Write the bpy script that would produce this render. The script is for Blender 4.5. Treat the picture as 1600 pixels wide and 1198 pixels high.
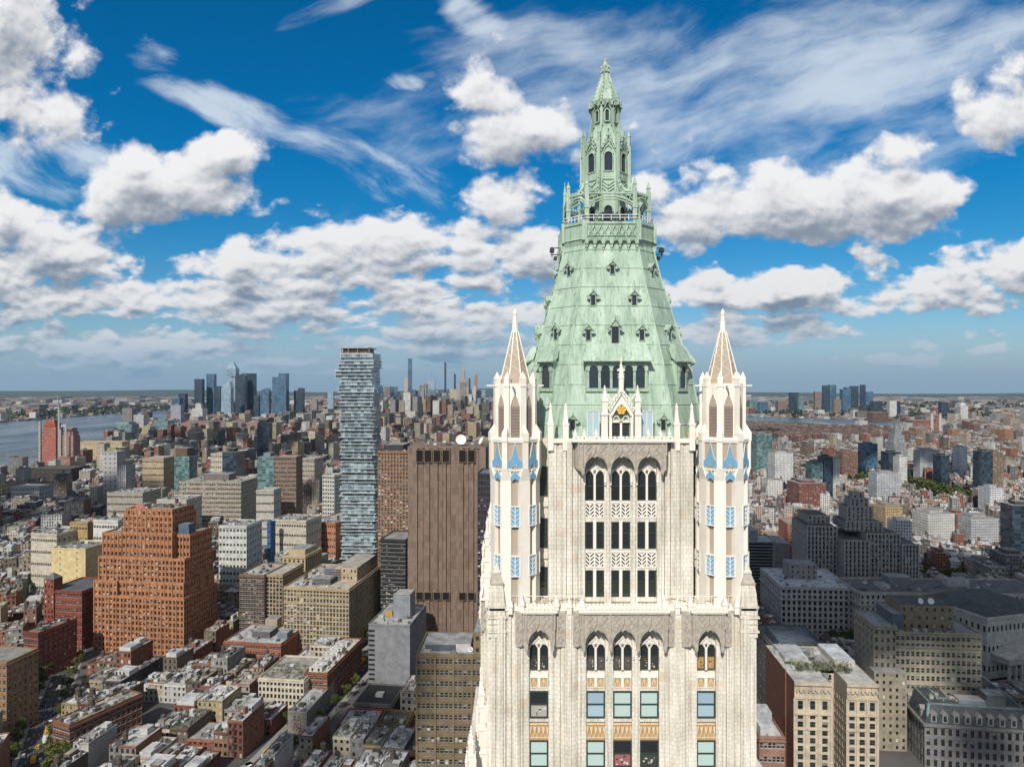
import bpy, math, random
import numpy as np
from mathutils import Vector, Matrix

R = math.radians
random.seed(7)
for o in list(bpy.data.objects):
    bpy.data.objects.remove(o)
S = bpy.context.scene
COL = S.collection

# ------------------------------------------------------------------ camera
F, H, EY = 1111.0, 212.0, 605.0        # focal length in px of the 1600 px photo, eye height (m), eye level row
cam_d = bpy.data.cameras.new("camera")
cam = bpy.data.objects.new("camera", cam_d)
COL.objects.link(cam)
cam.location = (0, 0, H)
cam.rotation_euler = (R(90), 0, 0)
cam_d.sensor_width = 36
cam_d.lens = 36 * F / 1600
cam_d.shift_y = 6 / 1600
cam_d.clip_start = 1
cam_d.clip_end = 60000
S.camera = cam

# ------------------------------------------------------------------ render settings
S.render.engine = 'CYCLES'
S.view_settings.view_transform = 'Standard'
S.view_settings.look = 'None'
S.view_settings.exposure = 0.0
S.view_settings.gamma = 1.0
S.cycles.use_denoising = True
S.cycles.max_bounces = 5
S.cycles.diffuse_bounces = 2
S.cycles.glossy_bounces = 2
S.cycles.transmission_bounces = 2
S.cycles.volume_bounces = 0
S.cycles.transparent_max_bounces = 6
S.cycles.sample_clamp_indirect = 4

# ------------------------------------------------------------------ sun
SUN_EL, SUN_BACK = 40.0, 17.0          # elevation; degrees to the left of straight behind the camera
sun_dir = Vector((-math.sin(R(SUN_BACK)) * math.cos(R(SUN_EL)), -math.cos(R(SUN_BACK)) * math.cos(R(SUN_EL)), math.sin(R(SUN_EL))))
sun_d = bpy.data.lights.new("sun", 'SUN')
sun_d.energy = 4.6
sun_d.angle = R(0.53)
sun_d.color = (1.0, 0.94, 0.855)
sun = bpy.data.objects.new("sun", sun_d)
COL.objects.link(sun)
sun.rotation_euler = sun_dir.to_track_quat('Z', 'Y').to_euler()
sun.location = (0, 0, 3000)


# ------------------------------------------------------------------ node helpers
class NT:
    def __init__(s, tree):
        s.t = tree

    def n(s, typ, **kw):
        n = s.t.nodes.new(typ)
        for k, v in kw.items():
            setattr(n, k, v)
        return n

    def put(s, sock, v):
        if v is None:
            return
        if isinstance(v, bpy.types.NodeSocket):
            s.t.links.new(v, sock)
        else:
            if hasattr(sock.default_value, '__len__') and len(sock.default_value) == 4 and hasattr(v, '__len__') and len(v) == 3:
                v = (*v, 1)
            sock.default_value = v

    def m(s, op, a, b=None, c=None, clamp=False):
        n = s.n('ShaderNodeMath', operation=op, use_clamp=clamp)
        for i, v in enumerate((a, b, c)):
            if v is not None:
                s.put(n.inputs[i], v)
        return n.outputs[0]

    def v(s, op, a, b=None, c=None, out=0):
        n = s.n('ShaderNodeVectorMath', operation=op)
        for i, x in enumerate((a, b, c)):
            if x is not None:
                s.put(n.inputs[i], x)
        return n.outputs[out]

    def smooth(s, x, a, b, lo=0.0, hi=1.0, kind='SMOOTHSTEP'):
        n = s.n('ShaderNodeMapRange', interpolation_type=kind)
        for i, q in enumerate((x, a, b, lo, hi)):
            s.put(n.inputs[i], q)
        return n.outputs[0]

    def mix(s, f, a, b, mode='MIX'):
        n = s.n('ShaderNodeMix', data_type='RGBA', blend_type=mode)
        s.put(n.inputs[0], f)
        s.put(n.inputs[6], a)
        s.put(n.inputs[7], b)
        return n.outputs[2]

    def xyz(s, x, y, z=0.0):
        n = s.n('ShaderNodeCombineXYZ')
        for i, q in enumerate((x, y, z)):
            s.put(n.inputs[i], q)
        return n.outputs[0]

    def sep(s, vec):
        n = s.n('ShaderNodeSeparateXYZ')
        s.put(n.inputs[0], vec)
        return n.outputs

    def noise(s, vec, scale, detail=4.0, rough=0.5, lac=2.0, dist=0.0, dim='3D', out='Fac'):
        n = s.n('ShaderNodeTexNoise', noise_dimensions=dim)
        s.put(n.inputs['Vector'], vec)
        for k, q in (('Scale', scale), ('Detail', detail), ('Roughness', rough), ('Lacunarity', lac), ('Distortion', dist)):
            s.put(n.inputs[k], q)
        return n.outputs[out]

    def voro(s, vec, scale, detail=0.0, rough=0.5, feature='SMOOTH_F1', dim='2D', out='Distance', smooth=1.0):
        n = s.n('ShaderNodeTexVoronoi', voronoi_dimensions=dim, feature=feature)
        s.put(n.inputs['Vector'], vec)
        s.put(n.inputs['Scale'], scale)
        s.put(n.inputs['Detail'], detail)
        s.put(n.inputs['Roughness'], rough)
        if feature == 'SMOOTH_F1':
            s.put(n.inputs['Smoothness'], smooth)
        return n.outputs[out]


# ------------------------------------------------------------------ world: Nishita sky with procedural clouds on it
def build_world():
    W = bpy.data.worlds.new("World")
    S.world = W
    W.use_nodes = True
    t = W.node_tree
    t.nodes.clear()
    N = NT(t)
    SKY = 0.10
    sky = N.n('ShaderNodeTexSky', sky_type='NISHITA', sun_disc=False)
    sky.sun_elevation = R(SUN_EL)
    sky.sun_rotation = math.atan2(sun_dir.x, sun_dir.y)
    sky.altitude = 200
    sky.air_density = 1.0
    sky.dust_density = 0.3
    sky.ozone_density = 4.0
    d = N.n('ShaderNodeTexCoord').outputs['Generated']
    dx, dy, dz = N.sep(d)
    ay = N.m('MAXIMUM', N.m('ABSOLUTE', dy), 0.12)
    u = N.m('DIVIDE', dx, ay)
    v = N.m('DIVIDE', N.m('MAXIMUM', dz, 0.0), ay)
    uv = N.xyz(u, v)

    # --- density of the cumulus as a node group so that it can be read at two points
    g = bpy.data.node_groups.new("cumulus", 'ShaderNodeTree')
    g.interface.new_socket("uv", in_out='INPUT', socket_type='NodeSocketVector')
    g.interface.new_socket("density", in_out='OUTPUT', socket_type='NodeSocketFloat')
    G = NT(g)
    gi = g.nodes.new('NodeGroupInput')
    go = g.nodes.new('NodeGroupOutput')
    p = gi.outputs[0]
    wn = G.noise(p, 7.0, 2, out='Color', dim='2D')
    pw = G.v('MULTIPLY_ADD', G.v('SUBTRACT', wn, (.5, .5, .5)), (.05, .035, 0), p)
    # (x, y, rx, ry, weight) in photo pixels: the clouds that can be told apart
    blobs = [(262, 300, 150, 62, 1), (355, 248, 70, 48, 1), (170, 318, 80, 42, 1), (225, 265, 60, 36, 1),
             (20, 40, 130, 95, .95), (55, 185, 72, 62, .8), (0, 335, 45, 60, .9),
             (825, 205, 115, 52, .9), (775, 140, 55, 60, .5),
             (1240, 325, 275, 78, 1), (1110, 335, 160, 75, .9), (1400, 300, 130, 50, .95), (1040, 300, 100, 55, .7),
             (1230, 470, 215, 60, 1), (1450, 455, 170, 52, .95), (1590, 430, 100, 52, .9), (1130, 520, 160, 40, .7),
             (1418, 232, 55, 30, .62), (1575, 170, 95, 70, .55), (1120, 440, 80, 40, .9),
             (640, 365, 190, 48, .95), (785, 318, 56, 52, .95), (480, 380, 90, 34, .7), (730, 440, 75, 22, .9),
             (560, 440, 200, 60, .85), (850, 410, 100, 70, .9), (380, 420, 110, 60, .8),
             (90, 400, 140, 55, .8), (120, 470, 240, 55, .9), (420, 490, 260, 50, .85), (760, 490, 200, 40, .8),
             (1390, 560, 70, 14, .55), (1560, 570, 90, 12, .5), (280, 545, 520, 40, .75), (760, 548, 130, 26, .6)]
    acc = None
    for x, y, rx, ry, w in blobs:
        c = ((x - 800) / F, (EY - y) / F)
        sc = (F / rx, F / ry)
        q = G.v('MULTIPLY_ADD', pw, (sc[0], sc[1], 0), (-c[0] * sc[0], -c[1] * sc[1], 0))
        e = G.m('MULTIPLY_ADD', G.v('LENGTH', q, out=1), -.9 * w, w + .12)
        acc = e if acc is None else G.m('SMOOTH_MAX', acc, e, 0.12)
    px, py, _ = G.sep(p)
    # finer and flatter towards the horizon
    sv = G.m('DIVIDE', 1.0, G.m('ADD', py, 0.16))
    pf = G.xyz(G.m('MULTIPLY', px, 2.25), G.m('MULTIPLY_ADD', G.m('LOGARITHM', G.m('ADD', py, .09), math.e), .78, G.m('MULTIPLY', py, 1.0)))
    n1 = G.noise(pf, 2.3, 9, .64, 2.2, .0, dim='2D')
    vo = G.voro(G.v('MULTIPLY_ADD', G.noise(pf, 6, 3, .6, out='Color', dim='2D'), (.09, .09, 0), pf), 5.0, 2.5, .6)
    n = G.m('ADD', G.m('MULTIPLY', G.m('SUBTRACT', n1, .5), G.smooth(py, .1, .3, 1.7, 1.25)), G.m('MULTIPLY', G.m('SUBTRACT', .46, vo), G.smooth(py, .1, .3, 1.0, .62)))
    # general cover: a low field over the far land, thinner to the right
    low = G.m('MULTIPLY', G.smooth(py, .005, .06), G.smooth(py, .25, .17))
    cov = G.m('MULTIPLY', low, G.smooth(px, .22, -.1, .44, 1.02))
    acc = G.m('MAXIMUM', G.m('MAXIMUM', acc, -0.55), G.m('SUBTRACT', cov, .42))
    D = G.m('ADD', acc, n)
    g.links.new(D, go.inputs[0])

    def dens(vec):
        n = N.n('ShaderNodeGroup')
        n.node_tree = g
        N.put(n.inputs[0], vec)
        return n.outputs[0]
    D0 = dens(uv)
    D1 = dens(N.v('ADD', uv, (-.006, .040, 0)))
    D2 = dens(N.v('ADD', uv, (-.003, .008, 0)))
    alpha = N.smooth(D0, -.06, .32)
    # self shading: little cloud above = bright top, much cloud above = grey base
    sh = N.smooth(N.m('ADD', N.m('MULTIPLY', N.m('MINIMUM', D1, .9), .8), N.m('MULTIPLY', N.m('SUBTRACT', D2, D0), 1.0)), -.22, 1.0)
    lit = N.mix(sh, (.96, .96, .97), (.28, .33, .41))
    far = N.smooth(v, .03, .33)
    lit = N.mix(far, N.mix(sh, (.84, .85, .87), (.20, .28, .38)), lit)
    # --- cirrus: fibres fanned from the lower left
    cn = N.v('MULTIPLY_ADD', N.v('SUBTRACT', N.noise(uv, 4, 3, out='Color', dim='2D'), (.5, .5, .5)), (.10, .07, 0), uv)
    rot = N.n('ShaderNodeVectorRotate', rotation_type='Z_AXIS')
    N.put(rot.inputs['Vector'], cn)
    rot.inputs['Angle'].default_value = R(-17)
    fib = N.noise(N.v('MULTIPLY', rot.outputs[0], (2.6, 8, 1)), 1.5, 7, .56, dim='2D')
    rot2 = N.n('ShaderNodeVectorRotate', rotation_type='Z_AXIS')
    N.put(rot2.inputs['Vector'], cn)
    rot2.inputs['Angle'].default_value = R(24)
    fib2 = N.noise(N.v('MULTIPLY', rot2.outputs[0], (3, 8.5, 1)), 1.7, 7, .6, dim='2D')

    def ell(x, y, rx, ry, ang=0):
        r = N.n('ShaderNodeVectorRotate', rotation_type='Z_AXIS')
        N.put(r.inputs['Vector'], N.v('SUBTRACT', cn, ((x - 800) / F, (EY - y) / F, 0)))
        r.inputs['Angle'].default_value = R(-ang)
        q = N.v('MULTIPLY', r.outputs[0], (F / rx, F / ry, 0))
        return N.m('SUBTRACT', 1.0, N.v('LENGTH', q, out=1))
    r1 = N.m('MAXIMUM', ell(1200, 150, 560, 150, 6), N.m('MAXIMUM', ell(900, 130, 250, 95, 0), ell(1500, 90, 330, 120, 12)))
    r2 = ell(365, 175, 150, 36, -22)
    r2 = N.m('MAXIMUM', r2, ell(560, 265, 170, 50, -22))
    r2 = N.m('MAXIMUM', r2, N.m('MULTIPLY', ell(240, 85, 60, 34, -30), .7))
    r2 = N.m('MAXIMUM', r2, N.m('MULTIPLY', ell(90, 270, 260, 60, -5), .9))
    r2 = N.m('MAXIMUM', r2, N.m('MULTIPLY', ell(640, 130, 60, 16, 8), .8))
    r3 = N.m('MAXIMUM', ell(500, 10, 130, 26, 25), N.m('MULTIPLY', ell(740, 10, 80, 40, -40), .9))
    c1 = N.smooth(N.m('ADD', N.m('MULTIPLY', N.m('MINIMUM', N.m('MAXIMUM', r1, -1.0), .6), .95), N.m('MULTIPLY', N.m('SUBTRACT', fib, .5), 2.2)), -.12, 1.0)
    c2 = N.smooth(N.m('ADD', N.m('MINIMUM', N.m('MAXIMUM', r2, -1.2), .5), N.m('MULTIPLY', N.m('SUBTRACT', fib2, .5), 2.0)), .05, .85)
    c3 = N.smooth(N.m('ADD', N.m('MINIMUM', N.m('MAXIMUM', r3, -1.2), .5), N.m('MULTIPLY', N.m('SUBTRACT', fib, .5), 2.0)), .1, .9)
    cir = N.m('MULTIPLY', N.m('MAXIMUM', N.m('MAXIMUM', c1, c2), c3), .72)
    # --- blue of the sky: deepen the Nishita blue overhead, keep it pale near the horizon
    hs = N.n('ShaderNodeHueSaturation')
    hs.inputs['Saturation'].default_value = 1.45
    hs.inputs['Value'].default_value = 1.0
    N.put(hs.inputs['Color'], sky.outputs[0])
    base = N.mix(1.0, hs.outputs[0], N.mix(N.smooth(v, .0, .42), (.85, .80, .84), (.26, 1.0, .95)), 'MULTIPLY')
    k = 1 / SKY
    colr = N.mix(cir, base, (.78 * k, .86 * k, .93 * k))
    lit10 = N.v('SCALE', lit)
    lit10.node.inputs['Scale'].default_value = k * .93
    colr = N.mix(alpha, colr, lit10)
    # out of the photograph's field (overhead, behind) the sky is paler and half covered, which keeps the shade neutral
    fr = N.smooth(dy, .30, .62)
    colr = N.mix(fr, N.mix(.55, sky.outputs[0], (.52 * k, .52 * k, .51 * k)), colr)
    # the air right above the horizon
    colr = N.mix(N.smooth(v, .13, .0, 0, .85), colr, (.22 * k, .38 * k, .54 * k))
    # below the horizon: dim ground colour
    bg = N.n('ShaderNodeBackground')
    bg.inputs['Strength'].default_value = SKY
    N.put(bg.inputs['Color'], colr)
    out = N.n('ShaderNodeOutputWorld')
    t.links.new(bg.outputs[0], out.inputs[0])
    W.cycles.sampling_method = 'MANUAL'
    W.cycles.sample_map_resolution = 512


build_world()


# ------------------------------------------------------------------ materials
def mat(name):
    m = bpy.data.materials.new(name)
    m.use_nodes = True
    t = m.node_tree
    t.nodes.clear()
    N = NT(t)
    b = N.n('ShaderNodeBsdfPrincipled')
    o = N.n('ShaderNodeOutputMaterial')
    t.links.new(b.outputs[0], o.inputs[0])
    return m, N, b


def uvn(N):
    return N.n('ShaderNodeTexCoord').outputs['UV']


def attr(N):
    return N.n('ShaderNodeAttribute', attribute_type='GEOMETRY', attribute_name='col').outputs['Color']


def plain(name, col, rough=.8, var=.12, scale=1.5, metal=0.0, spec=None):
    m, N, b = mat(name)
    tc = N.n('ShaderNodeTexCoord').outputs['Object']
    f = N.noise(tc, scale, 5, .6)
    c = N.mix(f, tuple(x * (1 - var * 2) for x in col), tuple(min(1, x * (1 + var * 2)) for x in col))
    N.put(b.inputs['Base Color'], c)
    b.inputs['Roughness'].default_value = rough
    b.inputs['Metallic'].default_value = metal
    if spec is not None:
        b.inputs['Specular IOR Level'].default_value = spec
    return m


def tinted(name, rough=.85, stain=.35, scale=.25, fine=3.0, spec=.3, tone=1.0):
    """wall or roof whose own colour is the face attribute 'col', weathered by noise"""
    m, N, b = mat(name)
    tc = N.n('ShaderNodeNewGeometry').outputs['Position']
    a = N.noise(tc, scale, 4, .6)
    c = N.noise(N.v('MULTIPLY', tc, (1, 1, .35)), fine, 3, .6)
    k = N.m('MULTIPLY', N.smooth(a, .25, .75, 1 - stain, 1 + stain * .5, 'LINEAR'), N.smooth(c, .2, .8, 1 - stain * .5, 1 + stain * .4, 'LINEAR'))
    k = N.m('MULTIPLY', k, tone)
    N.put(b.inputs['Base Color'], N.v('MULTIPLY', attr(N), N.xyz(k, k, k)))
    b.inputs['Roughness'].default_value = rough
    b.inputs['Specular IOR Level'].default_value = spec
    return m


def terracotta(name, c1, c2, mortar, bw, bh, mortar_size=.02, stain=.25, var=.5, rough=.45):
    m, N, b = mat(name)
    uv = uvn(N)
    br = N.n('ShaderNodeTexBrick')
    br.offset = .5
    N.put(br.inputs['Vector'], uv)
    N.put(br.inputs['Color1'], c1)
    N.put(br.inputs['Color2'], c2)
    N.put(br.inputs['Mortar'], mortar)
    br.inputs['Scale'].default_value = 1
    br.inputs['Mortar Size'].default_value = mortar_size
    br.inputs['Mortar Smooth'].default_value = .3
    br.inputs['Bias'].default_value = -.35
    br.inputs['Brick Width'].default_value = bw
    br.inputs['Row Height'].default_value = bh
    pos = N.n('ShaderNodeTexCoord').outputs['Object']
    st = N.noise(N.v('MULTIPLY', pos, (1, 1, .12)), .9, 6, .62)
    st2 = N.noise(pos, .22, 4, .6)
    dr = N.noise(N.v('MULTIPLY', pos, (1, 1, .05)), 3.2, 4, .6)
    st = N.m('MAXIMUM', st, N.m('MULTIPLY', dr, 1.06))
    k = N.m('MULTIPLY', N.smooth(st, .42, .74, 1.04, 1 - stain, 'LINEAR'), N.smooth(st2, .3, .7, 1.05, 1 - stain * .6, 'LINEAR'))
    # single replaced blocks of another batch
    wn = N.n('ShaderNodeTexWhiteNoise', noise_dimensions='3D')
    fl = N.v('FLOOR', N.v('DIVIDE', uv, (bw * 1.5, bh * 2, 1)))
    N.put(wn.inputs['Vector'], fl)
    odd = N.smooth(wn.outputs['Value'], .93, .97, 0, .5)
    c = N.mix(odd, br.outputs['Color'], tuple(x * f for x, f in zip(c2, (1.02, .86, .74))))
    N.put(b.inputs['Base Color'], N.v('MULTIPLY', c, N.xyz(k, k, N.m('POWER', k, 1.15))))
    b.inputs['Roughness'].default_value = rough
    bump = N.n('ShaderNodeBump')
    bump.inputs['Strength'].default_value = .5
    bump.inputs['Distance'].default_value = .03
    N.put(bump.inputs['Height'], N.m('ADD', N.m('MULTIPLY', br.outputs['Fac'], -1.0), N.m('MULTIPLY', st, .4)))
    N.t.links.new(bump.outputs[0], b.inputs['Normal'])
    return m


def verdigris():
    m, N, b = mat("verdigris_copper")
    pos = N.n('ShaderNodeTexCoord').outputs['Object']
    a = N.noise(N.v('MULTIPLY', pos, (1, 1, .10)), 1.1, 7, .65)
    c = N.noise(pos, .35, 5, .6)
    e = N.noise(N.v('MULTIPLY', pos, (1, 1, .45)), 3.2, 5, .6)
    col = N.mix(N.smooth(a, .34, .66), (.285, .395, .305), (.44, .555, .46))
    col = N.mix(N.smooth(c, .5, .72, 0, .6), col, (.40, .55, .42))
    col = N.mix(N.smooth(e, .57, .72, 0, .75), col, (.56, .64, .55))
    col = N.mix(N.smooth(e, .42, .28, 0, .75), col, (.15, .25, .19))
    ru = N.noise(N.v('MULTIPLY', pos, (1, 1, .06)), 2.4, 5, .65)
    col = N.mix(N.smooth(ru, .52, .70, 0, .75), col, (.17, .24, .175))
    col = N.mix(N.smooth(N.noise(pos, 1.1, 6, .7), .62, .74, 0, .5), col, (.25, .24, .17))
    # sheets of copper: standing seams
    uv = uvn(N)
    br = N.n('ShaderNodeTexBrick')
    br.offset = .0
    N.put(br.inputs['Vector'], uv)
    br.inputs['Scale'].default_value = 1
    br.inputs['Mortar Size'].default_value = .018
    br.inputs['Brick Width'].default_value = .82
    br.inputs['Row Height'].default_value = 30
    N.put(br.inputs['Color1'], (1, 1, 1))
    N.put(br.inputs['Color2'], (.93, .95, .93))
    N.put(br.inputs['Mortar'], (.72, .76, .72))
    N.put(b.inputs['Base Color'], N.mix(1.0, col, br.outputs['Color'], 'MULTIPLY'))
    b.inputs['Roughness'].default_value = .62
    bump = N.n('ShaderNodeBump')
    bump.inputs['Strength'].default_value = .35
    bump.inputs['Distance'].default_value = .06
    N.put(bump.inputs['Height'], N.m('ADD', N.m('MULTIPLY', br.outputs['Fac'], 1.0), N.m('MULTIPLY', e, .5)))
    N.t.links.new(bump.outputs[0], b.inputs['Normal'])
    return m


def glass(name, tint=None, rough=.06, metal=0.0):
    """window glass; colour (blind, dark room, curtain) from 'col' unless tint is given"""
    m, N, b = mat(name)
    N.put(b.inputs['Base Color'], attr(N) if tint is None else tint)
    b.inputs['Roughness'].default_value = rough
    b.inputs['Metallic'].default_value = metal
    b.inputs['Specular IOR Level'].default_value = .8
    if tint is not None or metal:
        pass
    w = N.noise(N.n('ShaderNodeNewGeometry').outputs['Position'], .5, 2)
    bump = N.n('ShaderNodeBump')
    bump.inputs['Strength'].default_value = .06
    bump.inputs['Distance'].default_value = .2
    N.put(bump.inputs['Height'], w)
    N.t.links.new(bump.outputs[0], b.inputs['Normal'])
    return m


def far_wall():
    """walls of far buildings: window grid laid on the UVs (metres), wall colour from 'col'"""
    m, N, b = mat("far_wall")
    uv = uvn(N)
    col = attr(N)
    x, y, _ = N.sep(uv)
    wn = N.n('ShaderNodeTexWhiteNoise', noise_dimensions='3D')
    N.put(wn.inputs['Vector'], N.v('FLOOR', N.v('DIVIDE', uv, (2.9, 3.5, 1))))
    fx = N.m('FRACT', N.m('DIVIDE', x, 2.9))
    fy = N.m('FRACT', N.m('DIVIDE', y, 3.5))
    inx = N.m('MULTIPLY', N.m('GREATER_THAN', fx, .27), N.m('LESS_THAN', fx, .76))
    iny = N.m('MULTIPLY', N.m('GREATER_THAN', fy, .28), N.m('LESS_THAN', fy, .82))
    w = N.m('MULTIPLY', inx, iny)
    pane = N.mix(N.smooth(wn.outputs['Value'], .72, .95), (.018, .024, .03), (.30, .34, .36))
    pos = N.n('ShaderNodeNewGeometry').outputs['Position']
    a = N.noise(pos, .05, 5, .65)
    k = N.smooth(a, .25, .75, .55, .98, 'LINEAR')
    N.put(b.inputs['Base Color'], N.mix(w, N.v('MULTIPLY', col, N.xyz(k, k, k)), pane))
    N.put(b.inputs['Roughness'], N.smooth(w, 0, 1, .85, .12))
    return m


def curtain_wall(name, dark, light, mullion, fw=1.5, fh=3.8, spandrel=.25, vary=.5, rough=.08):
    """glass tower skin: panes and floor bands on the UVs"""
    m, N, b = mat(name)
    uv = uvn(N)
    x, y, _ = N.sep(uv)
    wn = N.n('ShaderNodeTexWhiteNoise', noise_dimensions='3D')
    N.put(wn.inputs['Vector'], N.v('FLOOR', N.v('DIVIDE', uv, (fw * 2, fh, 1))))
    pos = N.n('ShaderNodeNewGeometry').outputs['Position']
    big = N.noise(N.v('MULTIPLY', pos, (1, 1, .5)), .03, 3, .6)
    f = N.m('ADD', N.m('MULTIPLY', wn.outputs['Value'], vary), N.m('MULTIPLY', N.m('SUBTRACT', big, .4), 1.2))
    pane = N.mix(N.smooth(f, .1, 1.0), dark, light)
    fx = N.m('FRACT', N.m('DIVIDE', x, fw))
    fy = N.m('FRACT', N.m('DIVIDE', y, fh))
    ln = N.m('MAXIMUM', N.m('LESS_THAN', fx, .07), N.m('LESS_THAN', fy, spandrel))
    N.put(b.inputs['Base Color'], N.mix(ln, pane, mullion))
    N.put(b.inputs['Roughness'], N.smooth(ln, 0, 1, rough, .5))
    b.inputs['Specular IOR Level'].default_value = .7
    return m


# ------------------------------------------------------------------ mesh builder
from mathutils.geometry import tessellate_polygon


class MB:
    def __init__(s):
        s.v, s.f, s.m, s.c = [], [], [], []
        s.M = None
        s.col = (.5, .5, .5)

    def pt(s, p):
        if s.M is not None:
            p = s.M @ Vector(p)
        s.v.append((p[0], p[1], p[2]))
        return len(s.v) - 1

    def face(s, ids, m=0, col=None):
        s.f.append(tuple(ids))
        s.m.append(m)
        s.c.append(col or s.col)

    def poly(s, pts, m=0, col=None):
        s.face([s.pt(p) for p in pts], m, col)

    def box(s, x0, x1, y0, y1, z0, z1, m=0, col=None, mtop=None, ctop=None, bottom=True):
        i = [s.pt(p) for p in ((x0, y0, z0), (x1, y0, z0), (x1, y1, z0), (x0, y1, z0), (x0, y0, z1), (x1, y0, z1), (x1, y1, z1), (x0, y1, z1))]
        for q in ((0, 1, 5, 4), (1, 2, 6, 5), (2, 3, 7, 6), (3, 0, 4, 7)):
            s.face([i[j] for j in q], m, col)
        s.face([i[j] for j in (4, 5, 6, 7)], m if mtop is None else mtop, ctop or col)
        if bottom:
            s.face([i[j] for j in (3, 2, 1, 0)], m, col)

    def prism(s, ring, z0, z1, m=0, col=None, mtop=None, ctop=None, ring2=None, bottom=False):
        """ring: list of (x, y), counter-clockwise; ring2 the ring at z1"""
        r2 = ring2 or ring
        a = [s.pt((x, y, z0)) for x, y in ring]
        b = [s.pt((x, y, z1)) for x, y in r2]
        n = len(ring)
        for k in range(n):
            s.face((a[k], a[(k + 1) % n], b[(k + 1) % n], b[k]), m, col)
        s.face(b, m if mtop is None else mtop, ctop or col)
        if bottom:
            s.face(a[::-1], m, col)

    def rings(s, rs, m=0, col=None, cap=True):
        """rs: list of (ring of (x,y), z)"""
        ids = [[s.pt((x, y, z)) for x, y in r] for r, z in rs]
        n = len(ids[0])
        for a, b in zip(ids, ids[1:]):
            for k in range(n):
                s.face((a[k], a[(k + 1) % n], b[(k + 1) % n], b[k]), m, col)
        if cap:
            s.face(ids[-1], m, col)
            s.face(ids[0][::-1], m, col)

    def extrude_xz(s, poly, y0, y1, m=0, col=None):
        """outline in (x, z) given a thickness from y0 (front) to y1 (back)"""
        tris = tessellate_polygon([[Vector((x, z, 0)) for x, z in poly]])
        area = sum(poly[i][0] * poly[(i + 1) % len(poly)][1] - poly[(i + 1) % len(poly)][0] * poly[i][1] for i in range(len(poly)))
        if area < 0:
            poly = poly[::-1]
            tris = tessellate_polygon([[Vector((x, z, 0)) for x, z in poly]])
        a = [s.pt((x, y0, z)) for x, z in poly]
        b = [s.pt((x, y1, z)) for x, z in poly]
        for t in tris:
            p = [Vector((poly[i][0], poly[i][1])) for i in t]
            cr = (p[1] - p[0]).cross(p[2] - p[0])
            t = t if cr > 0 else t[::-1]
            s.face([a[i] for i in t], m, col)
            s.face([b[i] for i in t[::-1]], m, col)
        n = len(poly)
        for k in range(n):
            s.face((a[(k + 1) % n], a[k], b[k], b[(k + 1) % n]), m, col)

    def bar(s, p0, p1, w, d=None, m=0, col=None):
        """square bar between two points"""
        p0, p1 = Vector(p0), Vector(p1)
        ax = (p1 - p0).normalized()
        ref = Vector((0, 1, 0)) if abs(ax.y) < .9 else Vector((1, 0, 0))
        a = ax.cross(ref).normalized() * (w / 2)
        b = ax.cross(a).normalized() * ((d or w) / 2)
        i = [s.pt(p) for p in (p0 - a - b, p0 + a - b, p0 + a + b, p0 - a + b, p1 - a - b, p1 + a - b, p1 + a + b, p1 - a + b)]
        for q in ((0, 1, 2, 3), (7, 6, 5, 4), (0, 4, 5, 1), (1, 5, 6, 2), (2, 6, 7, 3), (3, 7, 4, 0)):
            s.face([i[j] for j in q], m, col)

    def path(s, pts, w, d=None, m=0, col=None):
        for a, b in zip(pts, pts[1:]):
            s.bar(a, b, w, d, m, col)

    def build(s, name, mats, parent=None, loc=None, rz=0.0, smooth=False, xf=None):
        me = bpy.data.meshes.new(name)
        v = np.array(s.v, dtype=np.float64)
        if xf is not None:
            v = v * xf[0] + np.array(xf[1])
        me.from_pydata(v.tolist(), [], s.f)
        for q in (mats if isinstance(mats, (list, tuple)) else [mats]):
            me.materials.append(q)
        n = len(s.f)
        me.polygons.foreach_set('material_index', np.array(s.m, dtype=np.int32))
        at_ = me.attributes.new('col', 'FLOAT_COLOR', 'FACE')
        c = np.ones((n, 4), dtype=np.float32)
        c[:, :3] = np.array(s.c, dtype=np.float32)
        at_.data.foreach_set('color', c.ravel())
        box_uv(me, v, n)
        if smooth:
            me.polygons.foreach_set('use_smooth', np.ones(n, dtype=bool))
        me.update()
        o = bpy.data.objects.new(name, me)
        COL.objects.link(o)
        if parent is not None:
            o.parent = parent
        if loc is not None:
            o.location = loc
        o.rotation_euler = (0, 0, rz)
        return o


def box_uv(me, v, n):
    nl = len(me.loops)
    nor = np.empty(n * 3, dtype=np.float32)
    me.polygons.foreach_get('normal', nor)
    nor = nor.reshape(-1, 3)
    tot = np.empty(n, dtype=np.int32)
    me.polygons.foreach_get('loop_total', tot)
    li = np.empty(nl, dtype=np.int32)
    me.loops.foreach_get('vertex_index', li)
    N_ = np.repeat(nor, tot, axis=0)
    P = v[li]
    flat = np.abs(N_[:, 2]) > .75
    hl = np.sqrt(N_[:, 0] ** 2 + N_[:, 1] ** 2) + 1e-9
    tx, ty = -N_[:, 1] / hl, N_[:, 0] / hl
    u = np.where(flat, P[:, 0], P[:, 0] * tx + P[:, 1] * ty)
    w = np.where(flat, P[:, 1], P[:, 2])
    uvl = me.uv_layers.new(name='uv')
    uvl.data.foreach_set('uv', np.stack([u, w], 1).astype(np.float32).ravel())


def empty(name, loc, rz=0.0):
    o = bpy.data.objects.new(name, None)
    COL.objects.link(o)
    o.location = loc
    o.rotation_euler = (0, 0, rz)
    o.empty_display_size = .1
    return o


def tag(o, label=None, cat=None, group=None, kind=None):
    if label:
        o['label'] = label
    if cat:
        o['category'] = cat
    if group:
        o['group'] = group
    if kind:
        o['kind'] = kind
    return o


def kids(o):
    return [c for c in COL.objects if c.parent == o]


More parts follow.
